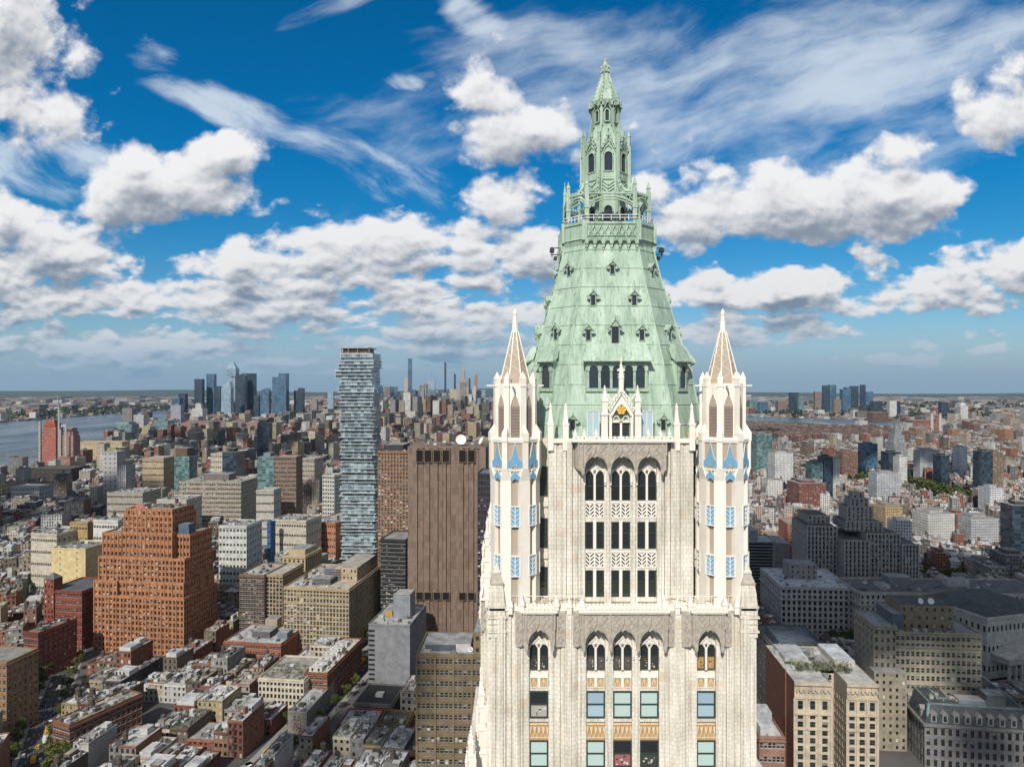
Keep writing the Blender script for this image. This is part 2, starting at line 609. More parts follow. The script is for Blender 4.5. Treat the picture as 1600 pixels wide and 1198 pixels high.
def copy_tree(o, parent=None, tree=None):
    c = o.copy()
    COL.objects.link(c)
    if parent is not None:
        c.parent = parent
    for k in (tree[o.name] if tree and o.name in tree else ()) if tree is not None else kids(o):
        copy_tree(k, c, tree)
    return c


def at(x, y, d):
    """the world point seen at pixel (x, y) of the photo, d metres ahead"""
    return Vector(((x - 800) / F * d, d, H - (y - EY) / F * d))


def ngon(n, r, rot=0.0, cx=0.0, cy=0.0):
    """regular polygon with apothem r and a flat side towards -y"""
    R_ = r / math.cos(math.pi / n)
    return [(cx + R_ * math.cos(2 * math.pi * (k + .5) / n - math.pi / 2 + rot), cy + R_ * math.sin(2 * math.pi * (k + .5) / n - math.pi / 2 + rot)) for k in range(n)]


def arch(cx, w, z0, z1, spring, n=6, pointed=1.0):
    """outline (x, z) of an arched opening: jambs from z0 to spring, head up to z1"""
    h = w / 2
    pts = [(cx - h, z0), (cx + h, z0)]
    for k in range(n + 1):
        a = k / n
        x = h * (1 - a)
        zz = math.sqrt(max(0, 1 - (1 - a) ** 2)) if pointed < .5 else math.sin(a * math.pi / 2) * .6 + a * .4
        pts.append((cx + x, spring + (z1 - spring) * zz))
    for k in range(n - 1, -1, -1):
        a = k / n
        x = h * (1 - a)
        zz = math.sqrt(max(0, 1 - (1 - a) ** 2)) if pointed < .5 else math.sin(a * math.pi / 2) * .6 + a * .4
        pts.append((cx - x, spring + (z1 - spring) * zz))
    return pts


def rz4(k):
    return Matrix.Rotation(k * math.pi / 2, 4, 'Z')


M_ = dict(
    cream=terracotta("cream_terracotta", (.86, .815, .725), (.75, .70, .61), (.55, .505, .435), .44, .40, .013, .36),
    cream_plain=plain("cream_panel", (.79, .745, .66), .5, .08, .9),
    grey_stone=plain("weathered_terracotta", (.40, .36, .305), .8, .28, 2.2),
    tan=plain("tan_panel", (.40, .325, .25), .7, .06, .5),
    louvre=plain("louvre_brown", (.28, .22, .195), .7, .1, 2),
    blue=plain("blue_glaze", (.16, .345, .50), .4, .14, 2.5),
    gold=plain("ochre_terracotta", (.44, .29, .145), .5, .2, 2.5),
    ochre=plain("buff_terracotta", (.68, .535, .345), .5, .14, 2),
    dark=plain("dark_metal", (.02, .025, .025), .5, .1),
    shadow=plain("dark_room", (.012, .013, .015), .9, .1),
    copper=verdigris(),
    frame=plain("window_frame_green", (.035, .05, .047), .45, .1),
    glass=glass("window_glass"),
    white=plain("white_paint", (.75, .75, .73), .5, .05),
    orange=plain("orange_cloth", (.75, .3, .03), .7, .05),
    wall=tinted("building_wall", tone=.80),
    roof=tinted("building_roof", .9, .55, .18, 1.2, tone=.84),
    far=far_wall(),
    metal=plain("grey_metal", (.35, .36, .37), .45, .1, 1, .3),
)


# ==================================================================================================
# THE TOWER.  Built in units of one photo pixel at its front wall: hx to the right, hy to the back, hz above eye level
# ==================================================================================================
HK = 64.0 / F
HX0, HT0 = 173.0, 207.0
XF = (HK, (0, 0, H))
tower = empty("gothic_skyscraper", (HX0 * HK, (F + HT0) * HK, 0))
tag(tower, "tall cream terracotta gothic skyscraper with green copper pyramid roof and spire", "skyscraper")


def hl(hx, hy, hz):
    return (hx * HK, hy * HK, H + hz * HK)


def hbuild(mb, name, mats, parent=tower, smooth=False):
    return mb.build(name, mats, parent, xf=XF, smooth=smooth)


def local(mb, name, mats, at_h, parent=tower, rz=0.0):
    """geometry about its own origin, set at hero position at_h"""
    return mb.build(name, mats, parent, loc=hl(*at_h), rz=rz, xf=(HK, (0, 0, 0)))


def copy_to(o, at_h, rz=0.0, parent=None):
    c = o.copy()
    COL.objects.link(c)
    c.location = hl(*at_h)
    c.rotation_euler = (0, 0, rz)
    if parent:
        c.parent = parent
    for k in KIDS.get(o.name, ()):
        d = k.copy()
        COL.objects.link(d)
        d.parent = c
    return c


KIDS = {}
rng = random.Random(3)

# ---------------------------------------------------------------- lower shaft wall
w = MB()
w.box(-199, 199, -199, 199, -3650, -352)
BAYS = [(-131, 15), (-42, 14.5), (0, 14.5), (42, 14.5), (131, 15)]
LOW = -3650
for k in range(4):
    w.M = rz4(k)
    # piers between the bays
    for a, b in ((-207, -146), (-116, -57), (57, 116), (146, 207)):
        w.box(a if abs(a) < 207 or k % 2 == 0 else a + .4, b if abs(b) < 207 or k % 2 == 0 else b - .4, -207, -198.7, LOW, -347)
    for a in (-21, 21):
        w.box(a - 6.2, a + 6.2, -205.4, -198.6, LOW, -350)
        w.box(a - 2.6, a + 2.6, -208.2, -205.3, LOW, -372)
    # vertical shafts and rolls on the piers
    for s in (-1, 1):
        for x, wd, pr in ((62, 3, 1.5), (68, 2, 2.6), (76, 4, 4.0), (84, 7, 7.5), (93, 4, 4.0), (100, 2, 2.6), (111, 3, 1.5), (151, 3, 1.5), (158, 2, 2.6), (166, 5, 5.2),
                          (176, 2, 2.4), (190, 7, 4.2), (202, 3.5, 2.4)):
            w.box(s * x - wd, s * x + wd, -207 - pr, -206.7, LOW, -352)
            if pr > 3.5:
                w.box(s * x - wd * .45, s * x + wd * .45, -209.2 - pr, -206.9 - pr, LOW, -356)
    # wall strips over and under windows (sills)
    z = -476
    for row in range(6):
        for bx, bh in BAYS:
            w.box(bx - bh, bx + bh, -203.6, -198.5, z - 47.5, z - 43)
            w.box(bx - bh, bx + bh, -202.6, -198.4, z + .5, z + 6.5)
        z -= 77
    w.M = None
for zz in (-352.5, ):
    w.box(-204, 204, -204, 204, -352, -344)
hbuild(w, "shaft_wall", [M_['cream']])

# ---------------------------------------------------------------- windows of the lower shaft


def sash(wd, ht, blind_top, blind_bot, frame=None):
    """double-hung window about the middle of its sill, facing -y: frame mesh and pane mesh"""
    f, p = MB(), MB()
    h = wd / 2
    for a, b in ((-h, -h + 2.0), (h - 2.0, h)):
        f.box(a, b, -2.6, 1, 0, ht)
    f.box(-h + 2, h - 2, -2.55, 1, 0, 2.2)
    f.box(-h + 2, h - 2, -2.55, 1, ht - 2, ht)
    f.box(-h + 2, h - 2, -2.2, .9, ht * .49, ht * .49 + 2.2)
    p.box(-h + 1.9, h - 1.9, -.6, .2, 2, ht * .49 + .1, 0, blind_bot)
    p.box(-h + 1.9, h - 1.9, -1.4, -.7, ht * .49 + 2, ht - 1.9, 0, blind_top)
    return f, p


DK = (.02, .025, .028)
BL = (.46, .60, .56)
BLB = (.30, .42, .50)
VARS = {'blind': (BL, BL), 'blue': (BLB, (.36, .50, .56)), 'half': (DK, (.40, .38, .34)), 'dark': (DK, (.035, .035, .035)), 'red': (DK, (.34, .13, .13)), 'mix': (DK, (.05, .06, .05))}
WPROTO = {}


def lower_window(kind, at_h, rz=0.0):
    if kind not in WPROTO:
        f, p = sash(29, 42, *VARS[kind])
        if kind in ('half', 'mix', 'red'):       # things standing behind the glass
            r = random.Random(kind)
            for _ in range(9):
                x, z = r.uniform(-10, 9), r.uniform(3, 15)
                c = r.choice(((.55, .52, .46), (.04, .04, .04), (.2, .15, .1), (.6, .6, .58)))
                p.box(x, x + r.uniform(1.5, 4.5), -.85, -.55, z, z + r.uniform(1.5, 4), 0, c)
        fo = local(f, "window", M_['frame'], at_h, rz=rz)
        po = p.build("pane", M_['glass'], fo, xf=(HK, (0, 0, 0)))
        KIDS[fo.name] = [po]
        WPROTO[kind] = fo
        return fo
    return copy_to(WPROTO[kind], at_h, rz)


ROWS = [['half', 'blue', 'blind', 'blind', 'blue'], ['blind', 'blind', 'red', 'mix', 'blind'], ['blind', 'dark', 'blind', 'blue', 'blind']]
for k, side in ((0, 'front'), (1, 'side'), (3, 'side')):
    for r in range(3 if k == 0 else 2):
        for (bx, bh), kind in zip(BAYS, ROWS[r] if k == 0 else ROWS[2]):
            p = rz4(k) @ Vector((bx, -201.2, -518 - 77 * r))
            lower_window(kind, p, k * math.pi / 2)

# ochre spandrel panels under the sash windows, and the pairs of ochre squares
sp = MB()
sp.box(-14.4, 14.4, -1.5, 2.4, -13, 12, 0)
for i in range(4):
    x = -10.2 + 6.8 * i
    sp.path([(x - 3, -1.8, -8), (x, -1.8, 7), (x + 3, -1.8, -8)], 1.1, 2.0, 1)
    sp.bar((x, -1.8, -8), (x, -1.8, 2), 1.0, 1.6, 1)
sp.bar((-14, -1.9, 9.6), (14, -1.9, 9.6), 1.6, 2.2, 1)
for i in range(9):
    x = -12.8 + 3.2 * i
    sp.bar((x, -2, -13.5), (x, -2, -10.4), 2.2, 2.2, 1)
sq = MB()
sq.box(-14.4, 14.4, -.6, 2.4, -12, 14, 2)
for s in (-7.6, 7.6):
    sq.box(s - 5, s + 5, -1.0, -.5, -7, 7, 1)
    sq.path([(s - 4, -1.3, -6), (s, -1.3, 6), (s + 4, -1.3, -6)], 1.2, 1.2, 0)
    sq.bar((s, -1.3, -6), (s, -1.3, 6), 1.1, 1.2, 0)
    for a in ((-5.6, -7.6, 5.6, -7.6), (-5.6, 7.6, 5.6, 7.6), (-5.6, -7.6, -5.6, 7.6), (5.6, -7.6, 5.6, 7.6)):
        sq.bar((s + a[0], -1.4, a[1]), (s + a[2], -1.4, a[3]), .9, 1.4, 2)
sp0 = sq0 = None
for k in (0, 1, 3):
    for bx, bh in BAYS:
        for r in range(3 if k == 0 else 2):
            p = rz4(k) @ Vector((bx, -201.6, -538.5 - 77 * r))
            if sp0 is None:
                sp0 = local(sp, "spandrel_panel", [M_['ochre'], M_['gold']], p)
            else:
                copy_to(sp0, p, k * math.pi / 2)
        p = rz4(k) @ Vector((bx, -201.8, -462))
        if sq0 is None:
            sq0 = local(sq, "square_panel", [M_['ochre'], M_['gold'], M_['cream_plain']], p)
        else:
            copy_to(sq0, p, k * math.pi / 2)

# ---------------------------------------------------------------- arched twin windows


def twin(wd, ht, spring, lights, sill=0.0, cz=None):
    """two arched lights with cream mullion and head tracery; returns stone and pane builders"""
    s, p = MB(), MB()
    h = wd / 2
    half = (wd - 4.2) / 4
    out = [(-h, 0), (-h, ht)]
    # stone screen with two openings: jambs, mullion, and an arched head piece over each light
    s.box(-1.7, 1.7, -3.4, 1.5, 0, spring + 2)
    for c in (-1, 1):
        cx = c * (half + 2.1 - .2)
        a = [(cx - half, spring)]
        n = 6
        for i in range(2 * n + 1):
            q = i / (2 * n)
            x = -half + 2 * half * q
            zz = (1 - abs(2 * q - 1) ** 1.6)
            cusp = .9 * abs(math.sin(q * math.pi * 3)) if 0 < i < 2 * n else 0
            a.append((cx + x, spring + zz * half * 1.25 + cusp * .6))
        poly = a + [(cx + half, spring + half * 1.7), (cx - half, spring + half * 1.7)]
        s.extrude_xz(poly, -2.8, .8)
        # dark frames and panes
        s.box(cx - half, cx - half + 1.0, -1.5, .6, 0, spring + half * 1.2, 1)
        s.box(cx + half - 1.0, cx + half, -1.5, .6, 0, spring + half * 1.2, 1)
        s.box(cx - half + 1, cx + half - 1, -1.4, .6, 0, 1.4, 1)
        s.box(cx - half + 1, cx + half - 1, -1.3, .55, ht * .47, ht * .47 + 1.5, 1)
        top = spring + half * 1.35
        p.box(cx - half + .9, cx + half - .9, -.3, .4, 1.2, ht * .47, 0, lights[0])
        p.box(cx - half + .9, cx + half - .9, -.9, -.35, ht * .47 + 1, top, 0, lights[1])
    return s, p


hood_cols = {'a': ((.05, .05, .045), DK), 'b': ((.10, .09, .08), DK), 'c': ((.42, .26, .09), (.03, .03, .03))}
TW = {}


def twin_window(kind, lights, at_h, rz, wd, ht, spring):
    if kind not in TW:
        s, p = twin(wd, ht, spring, lights)
        if kind[0] != 'u':
            r = random.Random(kind)
            for _ in range(8):
                x, z = r.choice((-1, 1)) * r.uniform(4, 9), r.uniform(2, 14)
                p.box(x, x + r.uniform(1, 2.5), -.55, -.28, z, z + r.uniform(1, 3), 0, r.choice(((.5, .5, .47), (.3, .25, .2), (.02, .02, .02))))
        so = local(s, "twin_window", [M_['cream_plain'], M_['frame']], at_h, rz=rz)
        po = p.build("pane", M_['glass'], so, xf=(HK, (0, 0, 0)))
        KIDS[so.name] = [po]
        TW[kind] = so
        return so
    return copy_to(TW[kind], at_h, rz)


for k in (0, 1, 3):
    for (bx, bh), kd in zip(BAYS, 'abbac'):
        p = rz4(k) @ Vector((bx, -201.5, -442))
        twin_window(kd, hood_cols[kd], p, k * math.pi / 2, 29, 43, 33)

# hood over each arched window: cream ogee moulding with dark hollow behind
hd = MB()
n = 10
ogee = lambda q: (1 - abs(2 * q - 1) ** 1.35) + .25 * max(0, 1 - abs(2 * q - 1) * 5)
poly = [(-15 + 30 * i / 20, 0 + 13.5 * ogee(i / 20)) for i in range(21)]
hd.extrude_xz([(x, z) for x, z in poly if z >= 3.4], -3.6, 1)
hd.path([(x * .98, -5, z) for x, z in poly], 1.5, 1.8)
hd.path([(x * .80, -4.2, z * .80 + .6) for x, z in poly[2:19]], .9, 1.4)
hd.M = Matrix.Translation((0, -4.3, 7)) @ Matrix.Rotation(math.pi / 2, 4, 'X')
hd.prism(ngon(8, 1.7), -.4, .6, 0)
hd.M = None
for s in (-1, 1):
    hd.box(s * 16.4 - 1.8, s * 16.4 + 1.8, -8, -3, -15, -2)
    hd.box(s * 16.4 - 1.3, s * 16.4 + 1.3, -7, -4, -19, -15)
hd0 = None
for k in (0, 1, 3):
    for bx, bh in BAYS:
        p = rz4(k) @ Vector((bx, -202.0, -405))
        if hd0 is None:
            hd0 = local(hd, "window_hood", M_['cream_plain'], p)
        else:
            copy_to(hd0, p, k * math.pi / 2)


# ---------------------------------------------------------------- weathered canopies over the arched windows
def canopy(x_c, half, dep):
    """n ogee arches side by side in one projecting screen; z=0 is the top edge, -58 the feet"""
    mb = MB()
    n_ = len(x_c)
    sp_ = (x_c[1] - x_c[0]) if n_ > 1 else 2 * half - 8
    L, R_ = x_c[0] - half, x_c[-1] + half
    foot = -56
    pts = [(L, 0), (L, foot + 4)]
    for c in x_c:
        a = sp_ / 2 - 2
        pts += [(c - a - 2.2, foot), (c - a, foot + 2)]
        for i in range(1, 20):
            q = i / 20
            x = c - a + 2 * a * q
            zz = (1 - abs(2 * q - 1) ** 2.2) ** .62
            cusp = 3.4 * abs(math.sin(q * math.pi * 4.5))
            pts.append((x, foot + 5 + zz * 21 + cusp))
        pts += [(c + a, foot + 2), (c + a + 2.2, foot)]
    pts += [(R_, foot + 4), (R_, 0)]
    mb.extrude_xz(pts, -dep, -dep + 3.5)
    # angled returns back to the wall, soffit slab and top slab
    mb.poly([(L, -dep, foot + 4), (L, -dep, 0), (L - 7, 0, 0), (L - 7, 0, foot + 9)])
    mb.poly([(R_, -dep, 0), (R_, -dep, foot + 4), (R_ + 7, 0, foot + 9), (R_ + 7, 0, 0)])
    mb.poly([(L, -dep, 0), (R_, -dep, 0), (R_ + 7, 0, 0), (L - 7, 0, 0)])
    mb.box(L, R_, -dep + 3.4, 0, -27, -1)
    # relief: ogee ribs, pendants, tracery lozenges
    for c in x_c:
        a = sp_ / 2 - 2
        rib = []
        for i in range(21):
            q = i / 20
            e = abs(2 * q - 1)
            z = foot + 8.5 + 21.5 * (1 - e ** 2.2) ** .62 + 15 * max(0, 1 - e * 2.4) ** 2
            rib.append((c - a + 2 * a * q, -dep - .9, z))
        mb.path(rib, 1.7, 2.2)
        mb.path([(x, y + .3, z + 3.2) for x, y, z in rib[2:19]], 1.0, 1.2)
        for s in ((-1, 1) if c == x_c[-1] else (-1,)):
            a = sp_ / 2 - 1.2
            mb.box(c + s * (a + 1.2) - 2.6, c + s * (a + 1.2) + 2.6, -dep - 2.4, -dep, foot - 2, foot + 8)
            mb.box(c + s * (a + 1.2) - 1.4, c + s * (a + 1.2) + 1.4, -dep - 2.0, -dep + 1, foot - 4.5, foot - 2)
            mb.bar((c + s * (a + 1.2), -dep - 1, foot + 8), (c + s * (a + 1.2), -dep - 1, -2), 1.6, 2.0)
        for s in (-1, 1):
            for z0 in (-8, -19):
                x0 = c + s * (sp_ / 2 - 2) * .62
                mb.path([(x0 - 5, -dep - .6, z0), (x0, -dep - .6, z0 + 5), (x0 + 5, -dep - .6, z0), (x0, -dep - .6, z0 - 5), (x0 - 5, -dep - .6, z0)], .9, 1.2)
    mb.bar((L, -dep - 1.2, -1.2), (R_, -dep - 1.2, -1.2), 2.6, 2.6)
    mb.bar((L, -dep - .8, -26), (L, -dep - .8, -2), 2, 2)
    mb.bar((R_, -dep - .8, -26), (R_, -dep - .8, -2), 2, 2)
    return mb


first = {}
for k in (0, 1, 2, 3):
    for key, xc, hf, x0 in (('c', [-42, 0, 42], 25, 0), ('s', [0], 24, -131), ('s', [0], 24, 131)):
        p = rz4(k) @ Vector((x0, -207, -347))
        if key not in first:
            first[key] = local(canopy(xc, hf, 15), "canopy", M_['grey_stone'], p)
        else:
            copy_to(first[key], p, k * math.pi / 2)
        if k == 0 and key == 'c':
            p2 = rz4(0) @ Vector((0, -189, -85))

BP = {}
for k in range(4):
    for s in (-1, 1):
        for a, b in ((68, 79), (90, 106), (157, 168)):
            p = rz4(k) @ Vector((s * (a + b) / 2, -207, -375))
            h = (b - a) / 2
            if h not in BP:
                bd = MB()
                bd.extrude_xz([(-h, -24), (2 - h, -27), (h - 2, -27), (h, -24), (h, 27), (-h, 27)], -9, .5)
                for z in (15, 0, -15):
                    bd.path([(-4, -9.6, z), (0, -9.6, z + 6), (4, -9.6, z), (0, -9.6, z - 6), (-4, -9.6, z)], .9, 1.2)
                BP[h] = local(bd, "tracery_band", M_['grey_stone'], p, rz=k * math.pi / 2)
            else:
                copy_to(BP[h], p, k * math.pi / 2)


def pinn(mb, x, y, z, wd, ht, m=0, rows=4):
    """small square pinnacle with a crocketed spirelet"""
    h = wd / 2
    b = ht * .42
    mb.box(x - h, x + h, y - h, y + h, z, z + b, m)
    mb.box(x - h * 1.25, x + h * 1.25, y - h * 1.25, y + h * 1.25, z + b, z + b + ht * .05, m)
    mb.prism([(x - h, y - h), (x + h, y - h), (x + h, y + h), (x - h, y + h)], z + b + ht * .05, z + ht * .9, m, ring2=[(x - h * .12, y - h * .12), (x + h * .12, y - h * .12), (x + h * .12, y + h * .12), (x - h * .12, y + h * .12)])
    for i in range(rows):
        q = i / rows
        r = h * (1 - q) * 1.15
        zz = z + b + ht * (.1 + .4 * q)
        for sx in (-1, 1):
            for sy in (-1, 1):
                mb.box(x + sx * r - h * .16, x + sx * r + h * .16, y + sy * r - h * .16, y + sy * r + h * .16, zz, zz + h * .4, m)
    t = h * .3
    mb.box(x - t, x + t, y - t, y + t, z + ht * .88, z + ht * .94, m)
    mb.prism(ngon(4, t * .7, 0, x, y), z + ht * .94, z + ht, m, ring2=ngon(4, .05, 0, x, y))


# lower parapet: cresting of small trefoils and pinnacles
pr = MB()
for k in range(4):
    pr.M = rz4(k)
    pr.box(-208, 208, -210, -204.5, -348, -343.5)
    pr.box(-206, 206, -208.5, -206.5, -343.5, -341.5)
    x = -204
    r2 = random.Random(k)
    while x < 204:
        pr.extrude_xz([(x - 2.6, -342), (x + 2.6, -342), (x + 1.5, -339.6), (x + 2.2, -338.4), (x, -336.8), (x - 2.2, -338.4), (x - 1.5, -339.6)], -209, -206.4)
        x += 6.1
    for x0, half in ((0, 70), (-131, 28), (131, 28)):
        pr.box(x0 - half, x0 + half, -224.5, -209.5, -347.4, -344)
        x = x0 - half + 3
        while x < x0 + half - 1:
            pr.extrude_xz([(x - 2.6, -344), (x + 2.6, -344), (x + 1.4, -341.6), (x + 2, -340.2), (x, -338.4), (x - 2, -340.2), (x - 1.4, -341.6)], -224, -221.6)
            x += 6.1
        pr.bar((x0 - half, -223, -340.5), (x0 + half, -223, -340.5), 1.2, 1.2)
    for x, hh in ((-104, 30), (-84, 25), (-64, 27), (64, 27), (84, 25), (104, 30), (-158, 32), (158, 32), (-21, 20), (21, 20), (-176, 27), (176, 27)):
        pinn(pr, x, -212, -352, 7.5, hh)
pr.M = None
hbuild(pr, "lower_parapet", M_['cream_plain'])

# white guard rail on the terrace
gr = MB()
for s in (-1, 1):
    gr.bar((s * 62, -203, -327), (s * 205, -203, -327), .8)
    for i in range(12):
        gr.bar((s * (62 + 13 * i), -203, -344), (s * (62 + 13 * i), -203, -327), .7)
hbuild(gr, "guard_rail", M_['white'])

# stepped tiled caps on the corners, and the pinnacles that climb the flanks
cp = MB()
cp.box(-13, 13, -13, 13, -70, -24)
for z, h in ((-62, 15), (-40, 15.5), (-24, 14.5)):
    cp.box(-h, h, -h, h, z, z + 3)
for sx in (-1, 0, 1):
    for i, z in enumerate((-58, -49, -36)):
        cp.extrude_xz([(sx * 8 - 3.4, z), (sx * 8 + 3.4, z), (sx * 8 + 2, z + 5), (sx * 8, z + 8), (sx * 8 - 2, z + 5)], -14.8, -12.8)
for a, b, z0, z1 in ((13, 11.5, -21, -2), (11.5, 9.5, -2, 12)):
    cp.prism([(-a, -a), (a, -a), (a, a), (-a, a)], z0, z1, ring2=[(-b, -b), (b, -b), (b, b), (-b, b)])
cp.box(-11, 11, -11, 11, 12, 14, 1)
cp.prism([(-10, -10), (10, -10), (10, 10), (-10, 10)], 14, 28, 1, ring2=[(-5, -5), (5, -5), (5, 5), (-5, 5)])
cp.box(-6, 6, -6, 6, 28, 31)
cp.prism([(-5.4, -5.4), (5.4, -5.4), (5.4, 5.4), (-5.4, 5.4)], 31, 38, 0, ring2=[(-3, -3), (3, -3), (3, 3), (-3, 3)])
cp.prism(ngon(8, 3.6), 38, 43, 0, ring2=ngon(8, .6))
c0 = None
for sx, sy in ((-1, -1), (1, -1), (-1, 1), (1, 1)):
    p = (sx * 197, sy * 197, -320)
    if c0 is None:
        c0 = local(cp, "corner_cap", [M_['cream'], M_['grey_stone']], p)
    else:
        copy_to(c0, p)


def flank(nm, hx, hy, z0, z1, wd):
    mb = MB()
    h = wd / 2
    steps = 5
    for i in range(steps):
        q0, q1 = i / steps, (i + 1) / steps
        a = h * (1 - .55 * q0)
        zz0, zz1 = z0 + (z1 - z0) * q0 * .8, z0 + (z1 - z0) * q1 * .8
        mb.box(-a, a, -a, a, zz0 - z0, zz1 - z0)
        mb.box(-a - 1, a + 1, -a - 1, a + 1, zz1 - z0 - 2, zz1 - z0 - .4)
        for sx in (-1, 1):
            for sy in (-1, 1):
                pinn(mb, sx * a, sy * a, zz0 - z0 + (zz1 - zz0) * .3, 4, (zz1 - zz0) * .95, rows=2)
    pinn(mb, 0, 0, (z1 - z0) * .78, h * .7, (z1 - z0) * .22, rows=3)
    return local(mb, nm, M_['cream_plain'], (hx, hy, z0))


for sx in (-1,):
    flank("flank_pinnacle", sx * 216, -100, -400, -236, 22)
    flank("flank_pinnacle", sx * 215, 60, -380, -225, 22)
    flank("flank_pinnacle", sx * 222, -160, -700, -470, 24)
    flank("flank_pinnacle", sx * 238, -190, -760, -535, 24)
    flank("flank_pinnacle", sx * 222, -30, -640, -470, 24)
fb = MB()
for sx in (-1, 1):
    x0, x1 = sorted((sx * 206, sx * 226))
    fb.box(x0, x1, -115, 115, -3650, -400)
    x0, x1 = sorted((sx * 206, sx * 250))
    fb.box(x0, x1, -205, 205, -3650, -640)
fb.box(-250, 250, 207.5, 1400, -3650, -2200)
hbuild(fb, "setback_wall", M_['cream'])

# ---------------------------------------------------------------- upper stage
u_ = MB()
ring = []
for k in range(4):
    for q in ((-113, -182), (113, -182), (113, -147), (147, -147), (147, -113)):
        p = rz4(k) @ Vector((*q, 0))
        ring.append((p.x, p.y))
u_.prism(ring, -352, -84)
UB = [(-41.5, 15), (0, 15), (41.5, 15)]
for k in range(4):
    u_.M = rz4(k)
    for s in (-1, 1):
        x0, x1 = sorted((s * 57, s * 115))
        u_.box(x0, x1, -189, -181.6, -352, -84)
        x0, x1 = sorted((s * 15.2, s * 26.3))
        u_.box(x0, x1, -187, -181.5, -352, -88)
        u_.box(s * 20.7 - 2.4, s * 20.7 + 2.4, -190, -186.6, -352, -135)
        for x, wd, p_ in ((60.5, 3, 1.2), (66, 2, 2.4), (73, 4, 4.2), (82, 4.2, 6.2), (90, 3, 3.8), (96, 2, 2), (107, 4.5, 1.6)):
            u_.box(s * x - wd, s * x + wd, -189 - p_, -188.6, -352, -86 if x > 76 else -134)
    # sills and lintels of the bays
    for bx, bh in UB:
        for z0, z1, d_ in ((-186, -180, 186), (-214, -207.5, 185.6), (-263, -257, 186), (-291, -285, 185.6), (-341, -333.5, 186.2)):
            u_.box(bx - bh - .2, bx + bh + .2, -d_, -181.4, z0, z1)
    # recessed side walls: sills
    for s in (-1, 1):
        x0, x1 = sorted((s * 113.4, s * 134))
        for z in (-196, -281, -352):
            u_.box(x0, x1, -150, -146.5, z, z + 9)
    u_.M = None
hbuild(u_, "upper_wall", M_['cream'])

rowsU = [(-180.5, 48), (-257.5, 45), (-334, 44.5)]
for k in (0, 1, 3):
    for bx, bh in UB:
        for i, (zs, ht) in enumerate(rowsU):
            p = rz4(k) @ Vector((bx, -183.8, zs))
            if i == 0:
                twin_window('u0', ((.015, .02, .02), DK), p, k * math.pi / 2, 30, 48, 40)
            else:
                key = 'us%d' % i
                if key not in TW:
                    s, pn = MB(), MB()
                    s.box(-2.4, 2.4, -3.4, 1.5, 0, ht)
                    for c in (-1, 1):
                        cx = c * 8.6
                        for a in (cx - 6.1, cx + 4.5):
                            s.box(a, a + 1.6, -1.6, .6, 0, ht, 1)
                        s.box(cx - 4.5, cx + 4.5, -1.5, .6, 0, 1.7, 1)
                        s.box(cx - 4.5, cx + 4.5, -1.5, .6, ht - 1.6, ht, 1)
                        s.box(cx - 4.5, cx + 4.5, -1.4, .55, ht * .55, ht * .55 + 1.6, 1)
                        pn.box(cx - 4.6, cx + 4.6, -.4, .3, 1.5, ht * .55, 0, (.03, .04, .03) if i == 2 else DK)
                        pn.box(cx - 4.6, cx + 4.6, -.9, -.45, ht * .55 + 1.4, ht - 1.5, 0, DK)
                    so = local(s, "twin_window", [M_['cream_plain'], M_['frame']], p, rz=k * math.pi / 2)
                    KIDS[so.name] = [pn.build("pane", M_['glass'], so, xf=(HK, (0, 0, 0)))]
                    TW[key] = so
                else:
                    copy_to(TW[key], p, k * math.pi / 2)
        # hood of the top row
        copy_to(hd0, rz4(k) @ Vector((bx, -183.5, -136)), k * math.pi / 2)

# leaf-tracery panels between the rows
lp = MB()
lp.box(-15, 15, -.2, 1.4, -12.5, 12.5, 1)
for s in (-15, 0, 15):
    lp.bar((s, -1.2, -13), (s, -1.2, 13), 2.2 if s else 2.6, 2.4)
for z in (-12.4, 12.4):
    lp.bar((-15, -1.1, z), (15, -1.1, z), 2.2, 2.2)
for c in (-7.5, 7.5):
    lp.bar((c, -.9, -12), (c, -.9, 12), 1.5, 1.9)
    for z in (-12, -6, 0, 6):
        for s in (-1, 1):
            lp.bar((c, -.9, z), (c + s * 6.5, -.9, z + 6.5), 2.0, 1.8)
lp0 = None
for k in (0, 1, 3):
    for bx, bh in UB:
        for z in (-194.5, -273.5):
            p = rz4(k) @ Vector((bx, -184, z))
            if lp0 is None:
                lp0 = local(lp, "tracery_panel", [M_['cream_plain'], M_['dark']], p)
            else:
                copy_to(lp0, p, k * math.pi / 2)

# narrow windows in the recesses beside the corner turrets
nw, nwp = MB(), MB()
for a in (-7, 5.6):
    nw.box(a, a + 1.4, -1.8, 1, 0, 48)
for z in (0, 23, 46.5):
    nw.box(-5.6, 5.6, -1.7, .9, z, z + 1.6)
nwp.box(-5.7, 5.7, -.5, .3, 1.5, 46.6, 0, (.03, .04, .04))
nw0 = None
for k in (0, 1, 3):
    for s in (-1, 1):
        for z in (-187, -272, -352):
            p = rz4(k) @ Vector((s * 121.5, -147.6, z + 9))
            if nw0 is None:
                nw0 = local(nw, "narrow_window", M_['frame'], p)
                KIDS[nw0.name] = [nwp.build("pane", M_['glass'], nw0, xf=(HK, (0, 0, 0)))]
            else:
                copy_to(nw0, p, k * math.pi / 2)

